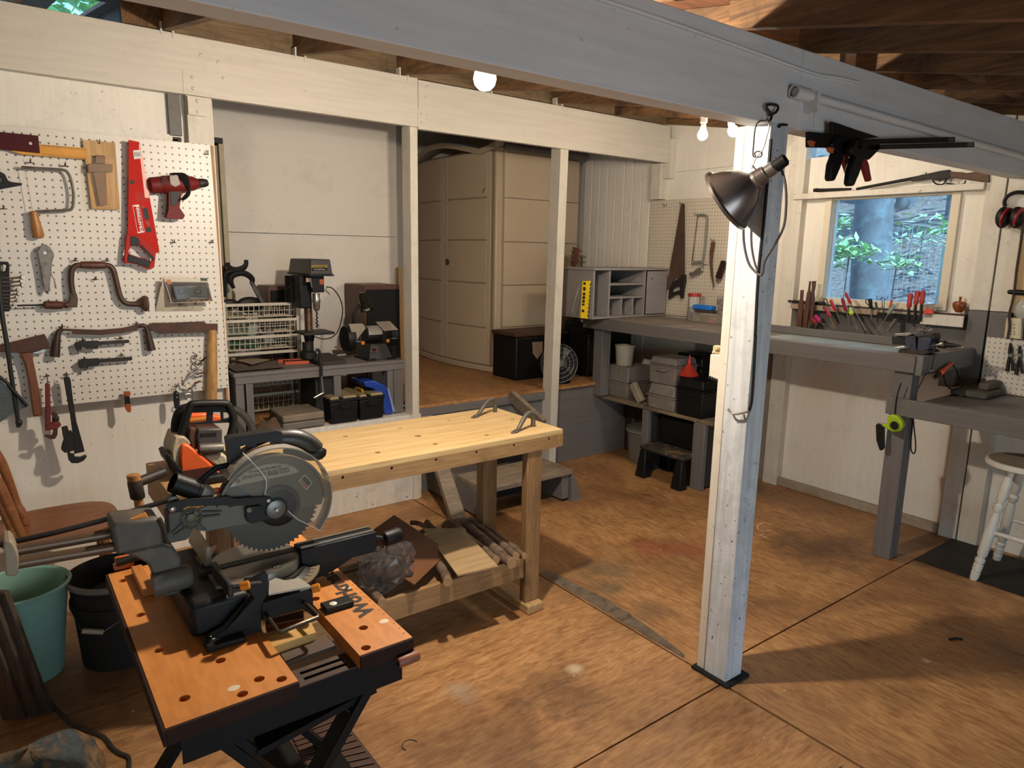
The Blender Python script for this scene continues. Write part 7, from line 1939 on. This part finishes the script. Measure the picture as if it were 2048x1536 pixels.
# carrying handle and trigger grip
M().plate([d1Y([(818, 318), (835, 306), (1130, 262), (1162, 268), (1170, 285), (1172, 345), (1120, 338), (1090, 328), (985, 372), (905, 420), (902, 470), (838, 482)], 1.668),
           d1Y([(898, 362), (945, 350), (950, 370), (1000, 360), (1005, 345), (1080, 330), (985, 362), (912, 405), (900, 398)], 1.668)], (0, .034, 0)).build('carry_handle', m_black, t)
for q in ((850, 312), (1128, 268)): M().lathe([(.004, 0), (.004, .003)], d1Y([q], 1.68)[0], (0, 0, 1), 8).build('handle_screw', m_blackm, t)
g = d1Y([(1150, 310), (1240, 312), (1320, 340), (1385, 385)], 1.70)
M().tube([g[0]-XV*.02]+g, [.024, .025, .027, .027, .023], 14, 3).build('trigger_grip', mat('black_plastic_worn', '211d1a', .4, var=.2), t)
g2 = d1Y([(1400, 405), (1340, 412), (1250, 395), (1180, 400)], 1.69)
M().tube([d1Y([(1412, 380)], 1.695)[0]]+g2, [.016, .018, .017, .014, .012], 12, 3).build('grip_loop', m_black, t)
M().plate([d1Y([(1245, 358), (1290, 352), (1295, 368), (1250, 374)], 1.685)], (0, .01, 0)).build('trigger', mat('trigger_amber', 'a36a2a', .4), t, bev=.001)
M().tube(d1Y([(640, 585), (690, 540), (760, 495), (830, 480)], 1.69), .007, 8, 3).build('motor_lead', m_black, t)
M().lathe([(.045, 0), (.05, .01), (.05, .12), (.04, .14)], (HC.x-.02, 1.69, HC.z+.03), (0, 1, .0), 24).build('motor', m_black, t)
# sliding rails, carriage and pivot casting
for (ya, za, L_) in ((1.66, 0, ((1010, 935), (150, 1085))), (1.63, 0, ((1040, 1055), (165, 1205)))):
    a, b_ = on('e5', L_, Y=ya)
    d = (b_-a).normalized()
    M().tube([a-d*.06, b_+d*.01], .0115, 14).build('slide_rail', mat('rail_steel', '6a5340', .4, .35, var=.1, vs=3), t)
M().plate([on('e5', [(28, 1015), (95, 1005), (130, 1045), (170, 1150), (168, 1290), (140, 1325), (50, 1320), (40, 1180)], Y=1.615)], (0, .07, 0)).build('rail_end_cap', mat('cap_cast', '8a7d68', .6, .2, var=.2), t, bev=.003)
M().plate([d1Y([(72, 872), (100, 852), (370, 822), (405, 880), (412, 985), (395, 1000), (108, 1062)], 1.60)], (0, .09, 0)).build('rail_carriage', m_cast, t, bev=.008)
M().plate([d1Y([(150, 1052), (400, 992), (470, 1010), (520, 1080), (530, 1180), (525, 1310), (385, 1330), (345, 1190), (300, 1110), (215, 1068)], 1.60)], (0, .06, 0)).build('bevel_post', m_cast, t, bev=.008)
P = d1Y([(372, 1262)], 1.60)[0]
M().lathe([(.026, -.01), (.027, 0), (.027, .06), (.02, .07)], (P.x, 1.60, P.z+.008), (1, 0, .03), 22).build('bevel_pivot', m_cast, t)
M().tube(d1Y([(378, 822), (400, 870), (430, 975)], 1.60), .005, 8, 3).build('carriage_lip', mat('dark_lip', '2b211a', .6), t)
kb = d1Y([(240, 850)], 1.612)[0]
M().plate([[kb+Vector(p) for p in ((-.024, 0, .0), (-.018, 0, .009), (0, 0, .012), (.018, 0, .018), (.022, 0, .006), (.008, 0, -.004), (-.012, 0, -.008))]], (0, .012, 0)).build('wing_knob', mat('knob_orange', 'c9791f', .4), t, bev=.002)
M().tube([kb+Vector((0, .006, -.004)), kb+Vector((.002, .006, -.03))], .004, 6).build('knob_stem', m_steel, t)
# base, table, fence, bar
TX, TY, TZ = .456, 1.645, .850
M().lathe([(.135, 0), (.14, .006), (.135, .05), (.118, .058), (.118, .062)], (TX, TY, WZ+.004), (0, 0, 1), 36).build('base_ring', m_black, t)
M().lathe([(.100, 0), (.104, .003), (.104, .020), (.102, .0245), (.0, .0245)], (TX, TY, WZ+.066), (0, 0, 1), 40).build('turntable', mat('table_alloy', '77736a', .35, .7, var=.12, vs=12), t)
M().box(TX-.13, TX+.10, TY-.012, TY+.012, WZ+.0905, WZ+.0925).build('kerf_plate', m_black, t)
M().lathe([(.0145, 0), (.0145, .0008), (.012, .001)], OZ(200+1135/3.2, 780+1128/3.2, TZ), (0, 0, 1), 20).build('emblem_disc', mat('emblem_dark', '33302a', .5), t)
P = OZ(200+1135/3.2, 780+1128/3.2, TZ+.0012); k = M(); text_into(k, '10"', P-Vector((.008, .004, 0)), XV, YV, .011, .0004, width=.016); k.build('lettering', mat('label_grey', 'b3b1a8', .4), t)
M().box(.275, .40, 1.50, 1.83, WZ+.004, WZ+.082).build('base_body', m_black, t, bev=.012)
M().box(.40, .545, 1.492, 1.56, WZ+.004, WZ+.05).build('base_body', m_black, t, bev=.010)
for q in ([(688, 1178), (930, 1190), (905, 1240), (740, 1256)], [(610, 1062), (690, 1010), (745, 990), (700, 1075), (650, 1118)]):
    M().plate([[OZ(200+x/3.2, 780+y/3.2, TZ) for x, y in q]], (0, 0, -.008)).build('table_plate', mat('plate_alloy', '7d6f62', .4, .5, var=.15, vs=15), t)
M().box(.555, .762, 1.603, 1.655, .806, .862).build('table_arm', m_black, t, bev=.003)
M().box(.56, .758, 1.612, 1.618, .8622, .8655).box(.56, .758, 1.640, 1.646, .8622, .8655).build('arm_rail', m_steel, t)
k = M()
for i in range(34): k.box(.565+i*.0055, .567+i*.0055, 1.647, 1.6535, .8622, .8632)
k.build('scale_teeth', mat('brass_scale', '8d7440', .4, .6), t)['kind'] = 'stuff'
M().hexa([(.56, 1.61, .765), (.64, 1.61, .78), (.64, 1.645, .78), (.56, 1.645, .765)], [(.555, 1.608, .806), (.70, 1.608, .806), (.70, 1.648, .806), (.555, 1.648, .806)]).build('arm_brace', m_black, t, bev=.002)
kn = OY(200+1870/3.2, 780+940/3.2, 1.63)
M().tube([(.762, 1.63, .838), (kn.x-.02, 1.63, kn.z)], .006, 8).build('knob_shaft', m_blackm, t)
M().lathe([(.013, -.028), (.021, -.022), (.0215, .02), (.018, .026), (.006, .027)], kn, (1, 0, .08), 18).build('clamp_knob', m_black, t)
q = [OZ(200+x/3.2, 780+y/3.2, .80) for x, y in ((1290, 1140), (1370, 1120), (1385, 1180), (1330, 1230), (1280, 1235))]
seg = [rad(x) for x in range(-75, 15, 9)]
k = M().plate([[Vector((TX+.152*cos(a), TY+.152*sin(a), .812)) for a in seg]+[Vector((TX+.122*cos(a), TY+.122*sin(a), .812)) for a in seg[::-1]]], (0, 0, .004))
k.build('mitre_scale', mat('scale_alloy', '867a62', .4, .5, var=.15), t)
k = M()
for i in range(10):
    a = rad(-68+i*8); k.beam((TX+.127*cos(a), TY+.127*sin(a), .8163), (TX+.142*cos(a), TY+.142*sin(a), .8163), .0018, .0006)
k.build('scale_marks', m_ink, t)['kind'] = 'stuff'
# near end frame with feet and wire support
FY = 1.462
f3 = lambda L, Y: on('d3', L, Y=Y)
M().plate([f3([(1000, 425), (1005, 390), (1305, 300), (1322, 320), (1330, 480), (1265, 432), (1255, 430), (1010, 500)], FY)], (0, .03, 0)).build('end_frame', m_black, t, bev=.003)
M().plate([f3([(900, 290), (1045, 205), (1048, 335), (1010, 400), (1000, 610), (660, 700), (655, 630), (780, 560), (955, 365)], FY)], (0, .025, 0)).build('left_leg_frame', m_black, t, bev=.003)
M().plate([[OZ(200+x/3.103, 1080+y/3.103, .848) for x, y in ((1048, 335), (1050, 255), (1090, 235), (1150, 250), (1235, 235), (1310, 285))]], (0, 0, -.004)).build('end_table', mat('end_alloy', 'a8a296', .42, .4, var=.08), t)
M().box(.555, .625, 1.445, 1.485, WZ+.001, WZ+.014).build('right_foot', m_black, t, bev=.003)
M().box(.29, .37, 1.435, 1.472, WZ+.001, WZ+.014).build('left_foot', m_black, t, bev=.003)
for q in ((700, 600), (1447, 393)):
    P = OZ(200+q[0]/3.103, 1080+q[1]/3.103, WZ+.016)
    M().lathe([(.0095, 0), (.0095, .0015), (.004, .004)], (P.x, P.y, WZ+.0145), (0, 0, 1), 8).build('white_washer', mat('washer_white', 'cfc6b2', .5), t)
M().tube([OZ(200+x/3.103, 1080+y/3.103, .80) for x, y in ((1000, 410), (1010, 430), (1105, 570), (1118, 572), (1350, 480), (1352, 468), (1230, 350))], .0048, 8).build('wire_support', mat('wire_dark', '4a4030', .4, .6), t)
for q, Y_ in (((895, 285), 1.458), ((1335, 300), 1.458)):
    P = f3([q], Y_)[0]
    M().lathe([(.008, -.008), (.010, -.004), (.010, .010), (.006, .012)], P, (.9, -.3, .2), 12).build('orange_stop', mat('knob_orange', 'c9791f', .4), t)
M().tube(f3([(905, 275), (960, 265), (1000, 262)], 1.46), .003, 6).build('stop_rod', m_steel, t)
fz = M()
fz.hexa([(.345, 1.665, TZ), (.362, 1.665, TZ), (.362, 1.84, TZ), (.345, 1.84, TZ)], [(.35, 1.665, TZ+.05), (.36, 1.665, TZ+.05), (.36, 1.84, TZ+.06), (.35, 1.84, TZ+.06)])
fz.build('fence', mat('fence_alloy', 'a39680', .45, .4, var=.12), t, bev=.003)
M().box(.349, .361, 1.48, 1.62, TZ+.0, TZ+.03).build('fence', m_blackm, t, bev=.003)
# power lead to the left
tag(M().tube(on('d1', [(440, 705), (330, 738), (200, 776), (0, 838), (-300, 915), (-640, 988), (-900, 1030)], Y=1.70), .0062, 8, 3).build('power_lead', mat('rubber_lead', '241c18', .6)), 'thick dark power lead running left from the mitre saw', 'cable')

# ------------------------------------------------------------------ chainsaw on the bench end
t = thing('chainsaw', 'orange and cream chainsaw with black wrap handle on the wooden bench end', 'chainsaw', (.57, 2.5, BZ))
CY = 2.45
e3Y = lambda L, Y: on('e3', L, Y=Y)
m_ch = mat('saw_orange', 'd2571a', .4, var=.06)
m_cr = mat('saw_cream', 'b5a98f', .5, var=.12, grime='6b5a44', ga=.4, gs=20)
P = [OZ(330+x/6.2061, 800+y/6.2061, BZ+.004) for x, y in ((-5, 700), (60, 660), (420, 1000), (500, 1100), (350, 1080))]
M().box(.44, .66, 2.33, 2.62, BZ+.001, BZ+.03).build('lower_body', m_black, t, bev=.01)
M().plate([e3Y([(80, 650), (90, 600), (140, 455), (230, 450), (300, 500), (330, 560), (210, 560), (190, 890), (150, 870), (85, 740)], CY)], (0, .14, 0)).build('cream_cover', m_cr, t, bev=.010)
M().plate([e3Y([(205, 548), (290, 552), (460, 690), (620, 835), (600, 870), (430, 1010), (400, 1020), (190, 900), (180, 730)], CY-.012)], (0, .09, 0)).build('orange_cover', m_ch, t, bev=.012)
M().plate([e3Y([(540, 960), (690, 895), (722, 930), (690, 1030), (640, 1110), (520, 1120), (440, 1050)], CY-.10)], (0, .05, 0)).build('orange_shoe', m_ch, t, bev=.008)
M().plate([e3Y([(470, 690), (720, 665), (770, 700), (775, 800), (640, 830), (600, 800)], CY+.0)], (0, .10, 0)).build('cream_base', m_cr, t, bev=.008)
M().plate([e3Y([(405, 360), (690, 350), (715, 380), (712, 620), (690, 650), (430, 660), (400, 480)], CY+.01)], (0, .12, 0)).build('engine_block', mat('engine_grey', '4a4540', .5, .4, var=.2), t, bev=.006)
a, b_ = e3Y([(420, 605), (715, 590)], CY)
M().lathe([(.017, 0), (.018, .003), (.018, (b_-a).length)], a, b_-a, 16).build('muffler_roll', m_dull, t)
for i in range(5): M().plate([e3Y([(440+i*42, 420-i*3), (468+i*42, 418-i*3), (472+i*42, 460-i*3), (444+i*42, 462-i*3)], CY+.008)], (0, .004, 0)).build('cooling_fin', m_black, t)
M().plate([e3Y([(310, 355), (385, 345), (400, 480), (390, 620), (340, 600), (300, 470)], CY+.02)], (0, .08, 0)).build('carburettor', mat('carb_rust', '4f3526', .6, .3, var=.3), t, bev=.004)
# wrap handle: outer loop with bars and windows
HYc = CY+.03
outer = e3Y([(200, 430), (255, 250), (310, 80), (370, 48), (720, 40), (790, 70), (840, 180), (850, 280), (810, 450)], HYc)
M().tube(outer, [.013]*9, 10, 3).build('wrap_handle', m_black, t)
M().tube(e3Y([(140, 440), (135, 300), (170, 170), (230, 110), (310, 95)], HYc+.05), .016, 10, 3).build('rear_handle', m_black, t)
M().plate([e3Y([(290, 150), (330, 62), (730, 55), (815, 140), (830, 270), (820, 330), (800, 280), (590, 290), (290, 300), (230, 400), (220, 330)], HYc+.008),
           e3Y([(325, 160), (525, 152), (522, 265), (310, 290), (298, 270)], HYc+.008), e3Y([(598, 150), (695, 150), (705, 255), (610, 278), (592, 258)], HYc+.008), e3Y([(725, 152), (780, 160), (808, 205), (800, 225), (725, 245)], HYc+.008)], (0, .014, 0)).build('hand_guard', m_black, t)
M().plate([e3Y([(215, 190), (530, 165), (700, 210), (700, 260), (300, 300), (205, 290)], HYc+.10)], (0, .05, 0)).build('orange_top', m_ch, t, bev=.006)
M().plate([e3Y([(310, 235), (525, 205), (530, 235), (312, 262)], HYc+.098)], (0, .003, 0)).build('amber_tank', mat('tank_amber', 'c98a2a', .3), t)
t2 = thing('black_tray', 'black plastic tray edge under the left side of the chainsaw', 'tray', OZ(345, 960, BZ))
M().plate([e3Y([(0, 700), (60, 668), (110, 760), (310, 970), (420, 1070), (380, 1090), (180, 960), (40, 800)], CY-.03)], (0, .12, 0)).build('tray', m_black, t2, bev=.004)

# ------------------------------------------------------------------ chair, buckets, boards, stone, cord at left
t = thing('wooden_chair', 'brown wooden chair with a saddle seat, partly cut by the left edge', 'chair', (.15, 3.4, 0))
m_chair = wood('chair_wood', '6b3d1e', '9a6234', 0, 4, .4, bump=.06)
SZ = .45
def seatf(u, v):
    a = 2*pi*u; r_ = v
    sx_, sy_ = .225, .215
    c_, s_ = cos(a), sin(a)
    k = (abs(c_)**3.2+abs(s_)**3.2)**(-1/3.2)
    return Vector((.13+sx_*c_*k*r_, 3.375+sy_*s_*k*r_, SZ-.012*(1-r_**4)-(.006 if r_ > .97 else 0)))
k = M(); k.grid(40, 8, seatf); 
k.grid(40, 1, lambda u, v: seatf(u, 1)-ZV*(.032*v)+(Vector((.13, 3.375, 0))-Vector((seatf(u, 1).x, seatf(u, 1).y, 0)))*.08*v)
k.build('seat', m_chair, t, ang=50)
bp = on('e5', [(-60, 290), (40, 560), (160, 780), (235, 940)], Y=3.18)
for i, (o_, rr) in enumerate(((0, .016), (.07, .013))):
    pts_ = on('e5', [(-120-60*i, 300+20*i), (-10-60*i, 500+20*i), (110-60*i, 760+20*i), (200-70*i, 960+10*i)], Y=3.20+o_)
    M().tube(pts_, [rr*.8, rr*1.3, rr*1.15, rr*.9], 10, 4).build('back_spindle', m_chair, t)
M().tube(on('e5', [(-80, 150), (10, 300), (70, 440), (150, 660), (175, 720), (215, 780), (225, 850)], Y=3.42), [.02, .02, .018, .016, .02, .016, .018], 10, 3).build('back_post', m_chair, t)
for x, y in ((-.02, 3.22), (.28, 3.22), (-.02, 3.53), (.28, 3.53)):
    d = Vector(((x-.13)*.25, (y-3.375)*.25, 0)); b0 = Vector((x, y, 0))+d; L = SZ-.03
    M().lathe([(.013, 0), (.017, L*.2), (.012, L*.25), (.021, L*.5), (.014, L*.75), (.019, L*.85), (.015, L)], b0, Vector((x, y, L))-b0, 10).build('leg', m_chair, t)
t = thing('teal_bin', 'tall teal plastic bin with a rolled rim at the left edge', 'bin', (-.02, 2.99, 0))
m_teal = mat('teal_plastic', '7ba090', .55, var=.06)
zr_ = .365
M().lathe([(.0, .004), (.105, .004), (.110, 0), (.114, .02), (.152, zr_-.02), (.160, zr_-.018), (.164, zr_-.006), (.159, zr_), (.150, zr_-.006), (.110, .02), (.0, .012)], (-.03, 2.985, 0), (0, 0, 1), 40, sx=1.05, cap=False).build('bin', m_teal, t)
t = thing('dark_bucket', 'dark grey bucket with a wire bail, between the teal bin and the work stand', 'bucket', (.29, 2.95, 0))
m_dkb = mat('bucket_dark', '25211d', .6, var=.1, spec=.2)
M().lathe([(0, .004), (.135, .004), (.14, 0), (.155, .24), (.165, .242), (.165, .26), (.157, .262), (.16, .33), (.172, .335), (.172, .352), (.158, .352), (.14, .02), (0, .012)], (.285, 2.945, 0), (0, 0, 1), 36, cap=False).build('bucket', m_dkb, t)
M().lathe([(.168, .330), (.174, .336), (.174, .352), (.166, .355)], (.285, 2.945, 0), (0, 0, 1), 36, cap=False).build('rim', mat('rim_grey', '6b665c', .5), t)
P = OZ(190, 1262, .12)
a, b_ = OY(164, 1262, 2.77), OY(206, 1264, 2.77)
M().lathe([(.009, 0), (.010, .004), (.010, (b_-a).length)], a, b_-a, 12).build('bail_grip', mat('grip_pale', '8d8168', .5), t)
M().tube([(.12, 2.93, .25), a, b_, (.44, 2.87, .25)], .002, 5).build('bail_wire', m_hook, t)
M().ball((.27, 2.95, .24), .11, 1, 1, .5).build('dark_scrap', mat('scrap_dark', '1c1715', .8, var=.4, vs=20, bump=.8, bs=25), t)
for i, (lab, x0, y0, x1) in enumerate((('leftmost of three dark grimy boards leaning at the left edge', 28, 1440, -70), ('middle of three dark grimy boards leaning at the left edge', 54, 1435, -42), ('rightmost of three dark grimy boards leaning at the left edge', 78, 1428, -14))):
    b0 = OZ(x0, y0, 0); tp_ = OY(x1, 1185, b0.y+.04)
    w_ = Vector((.032, -.022, 0)); d_ = Vector((.012, .018, 0))
    M_ = M().hexa([b0-w_, b0+w_, b0+w_+d_, b0-w_+d_], [tp_-w_, tp_+w_, tp_+w_+d_, tp_-w_+d_])
    tag(M_.build('leaning_board', wood('grimy_board', '2f221a', '54412f', 2, 5, .75), bev=.003), lab, 'board', 'dark boards leaning at the left edge')
P = OZ(85, 1560, .20)
t = thing('rough_rock', 'rough dark green rock with a sandy brown crust in the lower left corner', 'rock', (P.x, P.y, 0))
def rockf(u, v, k=1.0):
    a = 2*pi*u; w = pi*v
    n_ = 1+.26*mnoise.noise((cos(a)*1.7+3, sin(a)*1.7, v*2.2))+.07*mnoise.noise((cos(a)*6, sin(a)*6, v*8))
    return Vector((P.x-.02+cos(a)*sin(w)*.165*n_*k, P.y+sin(a)*sin(w)*.14*n_*k, .15-cos(w)*.142*n_*k))
m_, t_, b__, tc_ = nodes('rock_mat')
geo = t_.nodes.new('ShaderNodeNewGeometry')
nz = noise_n(t_, tc_.outputs['Object'], 9, 8, .7, .4)
t_.links.new(ramp_n(t_, nz, [(.38, C('7d5c38')), (.47, C('5a4630')), (.52, C('2c3430')), (.75, C('4d5a5c'))]), b__.inputs['Base Color'])
b__.inputs['Roughness'].default_value = .5
bump_n(t_, b__, noise_n(t_, tc_.outputs['Object'], 25, 8, .7), .9, .01)
M().grid(48, 28, rockf).build('rock', m_, t, ang=180)
pts_ = [OZ(0, 1224, .30), OZ(33, 1280, .20), OZ(76, 1372, .03)]+[OZ(x/4.5714, 1200+y/4.5714, .007) for x, y in ((500, 980), (640, 1120), (800, 1190), (950, 1250), (1030, 1350), (1100, 1400), (1180, 1440), (1180, 1560))]
tag(M().tube(pts_, .0058, 8, 4).build('extension_cord', mat('rubber_lead', '241c18', .6)), 'black cord snaking over the floor at lower left', 'cord')
q = [OZ(x, y, .02) for x, y in ((560, 1440), (655, 1395), (800, 1580), (640, 1600))]
t = thing('grooved_board', 'dark brown grooved board lying on the floor under the work stand', 'board', q[0]*.5+q[2]*.5)
m_gr = wood('grooved_wood', '3a261b', '5a3d2b', 0, 6, .6)
def lerp4(u, v): return q[0].lerp(q[1], u).lerp(q[3].lerp(q[2], u), v)
M().hexa([Vector((p.x, p.y, .0005)) for p in q], [Vector((p.x, p.y, .014)) for p in q]).build('board', m_gr, t)
for i in range(16):
    v0, v1 = .02+i*.061, .02+i*.061+.048
    c4_ = [lerp4(.05, v0), lerp4(.95, v0), lerp4(.95, v1), lerp4(.05, v1)]
    M().hexa([Vector((p.x, p.y, .0145)) for p in c4_], [Vector((p.x, p.y, .022)) for p in c4_]).build('slat', m_gr, t, bev=.002)
P = OZ(1910, 1277, .004)
tag(M().tube([(P.x-.03, P.y+.01, .005), (P.x, P.y, .005), (P.x+.02, P.y-.02, .005)], .005, 6).build('floor_scrap', m_black), 'tiny black spring-like scrap lying on the floor at right', 'scrap')
P = OZ(820, 1490, .002)
tag(M().tube(circ((P.x, P.y, .0015), .026, XV, YV, 24)[:15], .0014, 5).build('wire_ring', m_blackm), 'thin dark half ring of wire lying on the floor at the bottom centre', 'wire')

# ------------------------------------------------------------------ outdoors: wooded slope beyond the window
out = struct('ground_slope')
def gz(x, y): return -.25+.27*(x-4.6)+.25*mnoise.noise((x*.35, y*.35, 0))+.05*mnoise.noise((x*1.6, y*1.6, 4))
m_, t_, b__, tc_ = nodes('leaf_litter')
o_ = tc_.outputs['Object']
n1 = noise_n(t_, o_, 14, 8, .75, .5); n2 = noise_n(t_, o_, 1.1, 5, .6)
b1 = ramp_n(t_, n1, [(.32, C('39322f')), (.50, C('6a5c50')), (.68, C('b3a498'))])
b1 = mix_n(t_, ramp_n(t_, n2, [(.52, B0), (.66, W0)]), b1, C('6a6a58'))
t_.links.new(b1, b__.inputs['Base Color']); b__.inputs['Roughness'].default_value = .8
bump_n(t_, b__, n1, .8, .05)
M().grid(60, 60, lambda u, v: Vector((4.56+34*u**1.5, -18+40*v, gz(4.56+34*u**1.5, -18+40*v)))).build('leafy_ground', m_, out, ang=180)
M().grid(20, 20, lambda u, v: Vector((-20+24.4*u, 4.1+16*v, -.4+.24*max(0, 4.1+16*v-6)))).build('side_ground', m_, out, ang=180)
m_trunk = mat('tree_bark', '64686a', .85, var=.3, vs=6, grime='76898a', ga=.4, gs=5, bump=.8, bs=25)  # grey base with paler blue-grey blotches
m_leaf = mat('fresh_leaf', '9cc48a', .5, var=.25, vs=3)
m_leafd = mat('deep_leaf', '46702e', .55, var=.3, vs=3)
def leaves(k, c, rad_, n, s0, flat=1.0):
    c = Vector(c)
    for i in range(n):
        d = Vector((random.gauss(0, 1), random.gauss(0, 1), random.gauss(0, 1)*flat)).normalized()*rad_*random.random()**.4
        p = c+Vector((d.x, d.y, d.z*flat)); s_ = s0*(.6+.8*random.random())
        a = Vector((random.uniform(-1, 1), random.uniform(-1, 1), random.uniform(-.5, .5))).normalized()*s_
        b_ = a.cross(Vector((random.uniform(-.4, .4), random.uniform(-.4, .4), 1))).normalized()*s_*.45
        V = [k.v(p-a), k.v(p+b_), k.v(p+a), k.v(p-b_)]
        k.f(V)
def at_tree(px, x):
    return OX(px, 500, x)
def tree(label, px, x, r, px2=None, lean=0, h=9, crown=None, name='tree'):
    P = at_tree(px, x); z0 = gz(P.x, P.y)-.1
    t = thing(name, label, 'tree', (P.x, P.y, z0))
    M().tube([(P.x, P.y, z0), (P.x+.0, P.y+lean*.3, z0+h*.3), (P.x, P.y+lean*.6, z0+h*.6), (P.x, P.y+lean, z0+h)], [r*1.25, r, r*.85, r*.6], 14, 4).build('trunk', m_trunk, t)
    if crown:
        k = M(); leaves(k, (P.x, P.y+lean, z0+h), crown, 700, .22, .5)
        k.build('crown', m_leafd, t, flat=True)['kind'] = 'stuff'
    return t
tree('thick mottled tree trunk right outside the window', 1757, 8.2, .185, lean=.55, h=8)
for i, (px, x, r, lab) in enumerate(((1722, 15, .10, 'thin far tree trunk just left of the thick trunk'), (1800, 16, .16, 'grey far trunk at the top right of the thick trunk'), (1822, 19, .13, 'far trunk second right of the thick trunk'), (1862, 17, .10, 'slim far trunk near the right of the window'), (1895, 13, .09, 'slim far trunk at the right edge of the window'), (1685, 18, .12, 'far trunk at the left of the window view'))):
    tree(lab, px, x, r, h=8)
def sapling(label, px, py, x, r, n, s=.09):
    P = OX(px, py, x); z0 = gz(P.x, P.y)
    t = thing('sapling', label, 'plant', (P.x, P.y, z0))
    M().tube([(P.x, P.y, z0-.05), (P.x+.02, P.y+.03, (z0+P.z)/2), (P.x, P.y, P.z+.1)], .008, 6, 2).build('stem', m_trunk, t)
    k = M(); leaves(k, P, r, n, s, .7); k.build('foliage', m_leaf, t, flat=True)['kind'] = 'stuff'
sapling('bright green sapling left of the thick trunk at mid window', 1700, 505, 7.4, .26, 170, .06)
sapling('bright green sapling right of the thick trunk low in the window', 1795, 525, 7.6, .22, 80, .06)
sapling('green leafy twig high at the left of the window view', 1672, 448, 9.0, .25, 90, .06)
sapling('green bush far behind the wire fence at right', 1850, 455, 10.5, .4, 60, .075)
sapling('green bush at the right edge of the window behind the fence', 1895, 470, 9.8, .3, 40, .075)
sapling('low green bush beyond the fence at the middle right', 1825, 480, 11.5, .35, 40, .075)
t = thing('wire_fence', 'silvery wire mesh fence right of the tree trunk outside the window', 'fence', (9.2, 3, .9))
FX = 9.0
ya, yb = OX(1775, 500, FX).y, OX(1925, 500, FX).y
zt_, zb_ = OX(1850, 455, FX).z, OX(1850, 590, FX).z
k = M()
n = 15
for i in range(n+1):
    y = yb+(ya+.0-yb)*i/n
    k.tube([(FX, y, zb_), (FX+.02*sin(i), y+.02*cos(i*2), zt_+.06*sin(i*.7))], .0032, 4)
for j in range(9):
    z = zb_+(zt_-zb_)*j/8
    k.tube([(FX, yb+(ya-yb)*i/8, z+.03*sin(i*1.3+j)) for i in range(9)], .0032, 4)
ya2, yb2 = OX(1655, 500, FX).y, OX(1715, 500, FX).y
for i in range(6):
    y = yb2+(ya2-yb2)*i/5; k.tube([(FX, y, zb_), (FX, y, zt_-.1)], .0032, 4)
for j in range(7):
    z = zb_+(zt_-zb_)*j/8; k.tube([(FX, yb2, z), (FX, ya2, z+.02)], .0032, 4)
k.build('wire_mesh', mat('fence_wire', 'b4b8b8', .4, .6), t)['kind'] = 'stuff'
# unseen canopy added high over the slope to dapple the sun; bushes by the left eaves gap
t = thing('dapple_canopy', 'unseen leafy canopy added above the slope to dapple the sunlight', 'tree', (12, 3, 3))
P = Vector((13, 9, gz(13, 9)))
M().tube([P-ZV*.2, P+ZV*4, P+ZV*9], [.25, .2, .12], 10, 3).build('trunk', m_trunk, t)
k = M()
for i in range(17): leaves(k, (random.uniform(6, 26), random.uniform(-8, 16), random.uniform(7.5, 12)), 2.4, 130, .30, .35)
k.build('crown', m_leafd, t, flat=True)['kind'] = 'stuff'
t = thing('eaves_bush', 'bright leafy tree seen through the gap above the header beam at top left', 'tree', (.6, 6.5, 0))
P = OY(190, 8, 9.0)
M().tube([(P.x, 9.0, -.4), (P.x, 9.0, P.z)], .06, 8).build('trunk', m_trunk, t)
k = M(); leaves(k, P, 1.2, 500, .14, .8); k.build('crown', m_leaf, t, flat=True)['kind'] = 'stuff'

# ------------------------------------------------------------------ bulbs
m_glow = glow('lit_bulb', (1.0, .80, .52, 1), 60)
def bulb(loc, power, label, up=(0, 0, 1), rod=.1, r=.030):
    loc = Vector(loc); up = Vector(up).normalized()
    t = thing('light_bulb', label, 'bulb', loc, 'bare bulbs under the rafters')
    M().lathe([(.001, -r), (r*.5, -r*.87), (r*.87, -r*.5), (r, 0), (r*.92, r*.45), (r*.6, r*1.0), (.014, r*1.55), (.0135, r*1.7)], loc, up, 18).build('glass_bulb', m_glow, t)
    M().lathe([(.0135, r*1.7), (.0135, r*2.3), (.019, r*2.35), (.019, r*3.6), (.012, r*3.7)], loc, up, 14).build('socket', mat('white_socket', 'd8d2c4', .5), t)
    l = lamp('POINT', 'bulb_light', loc - up*(r+.012), power, WARM, .035)
    return t
bulb(Vector(BULBS[0][0])-ZV*.014, BULBS[0][1], 'large glowing bare bulb hanging below the girder, leftmost of three bulbs', r=.036)
bulb(BULBS[1][0], BULBS[1][1], 'left of the two glowing bulbs on the twin socket', (.05, .02, 1), r=.028)
bulb(BULBS[2][0], BULBS[2][1], 'right of the two glowing bulbs on the twin socket, tilted', (-.42, .2, 1), r=.03)
tw = thing('twin_socket', 'white twin lamp socket fixed under the rafters above two bulbs', 'socket', (3.27, 2.58, 2.40))
M().tube([(3.256, 2.60, 2.36), (3.27, 2.59, 2.40), (3.33, 2.56, 2.38)], .012, 8).lathe([(.03, 0), (.03, .02)], (3.27, 2.59, 2.41), (0, 0, 1), 14).build('adapter', MATS['white_socket'], tw)
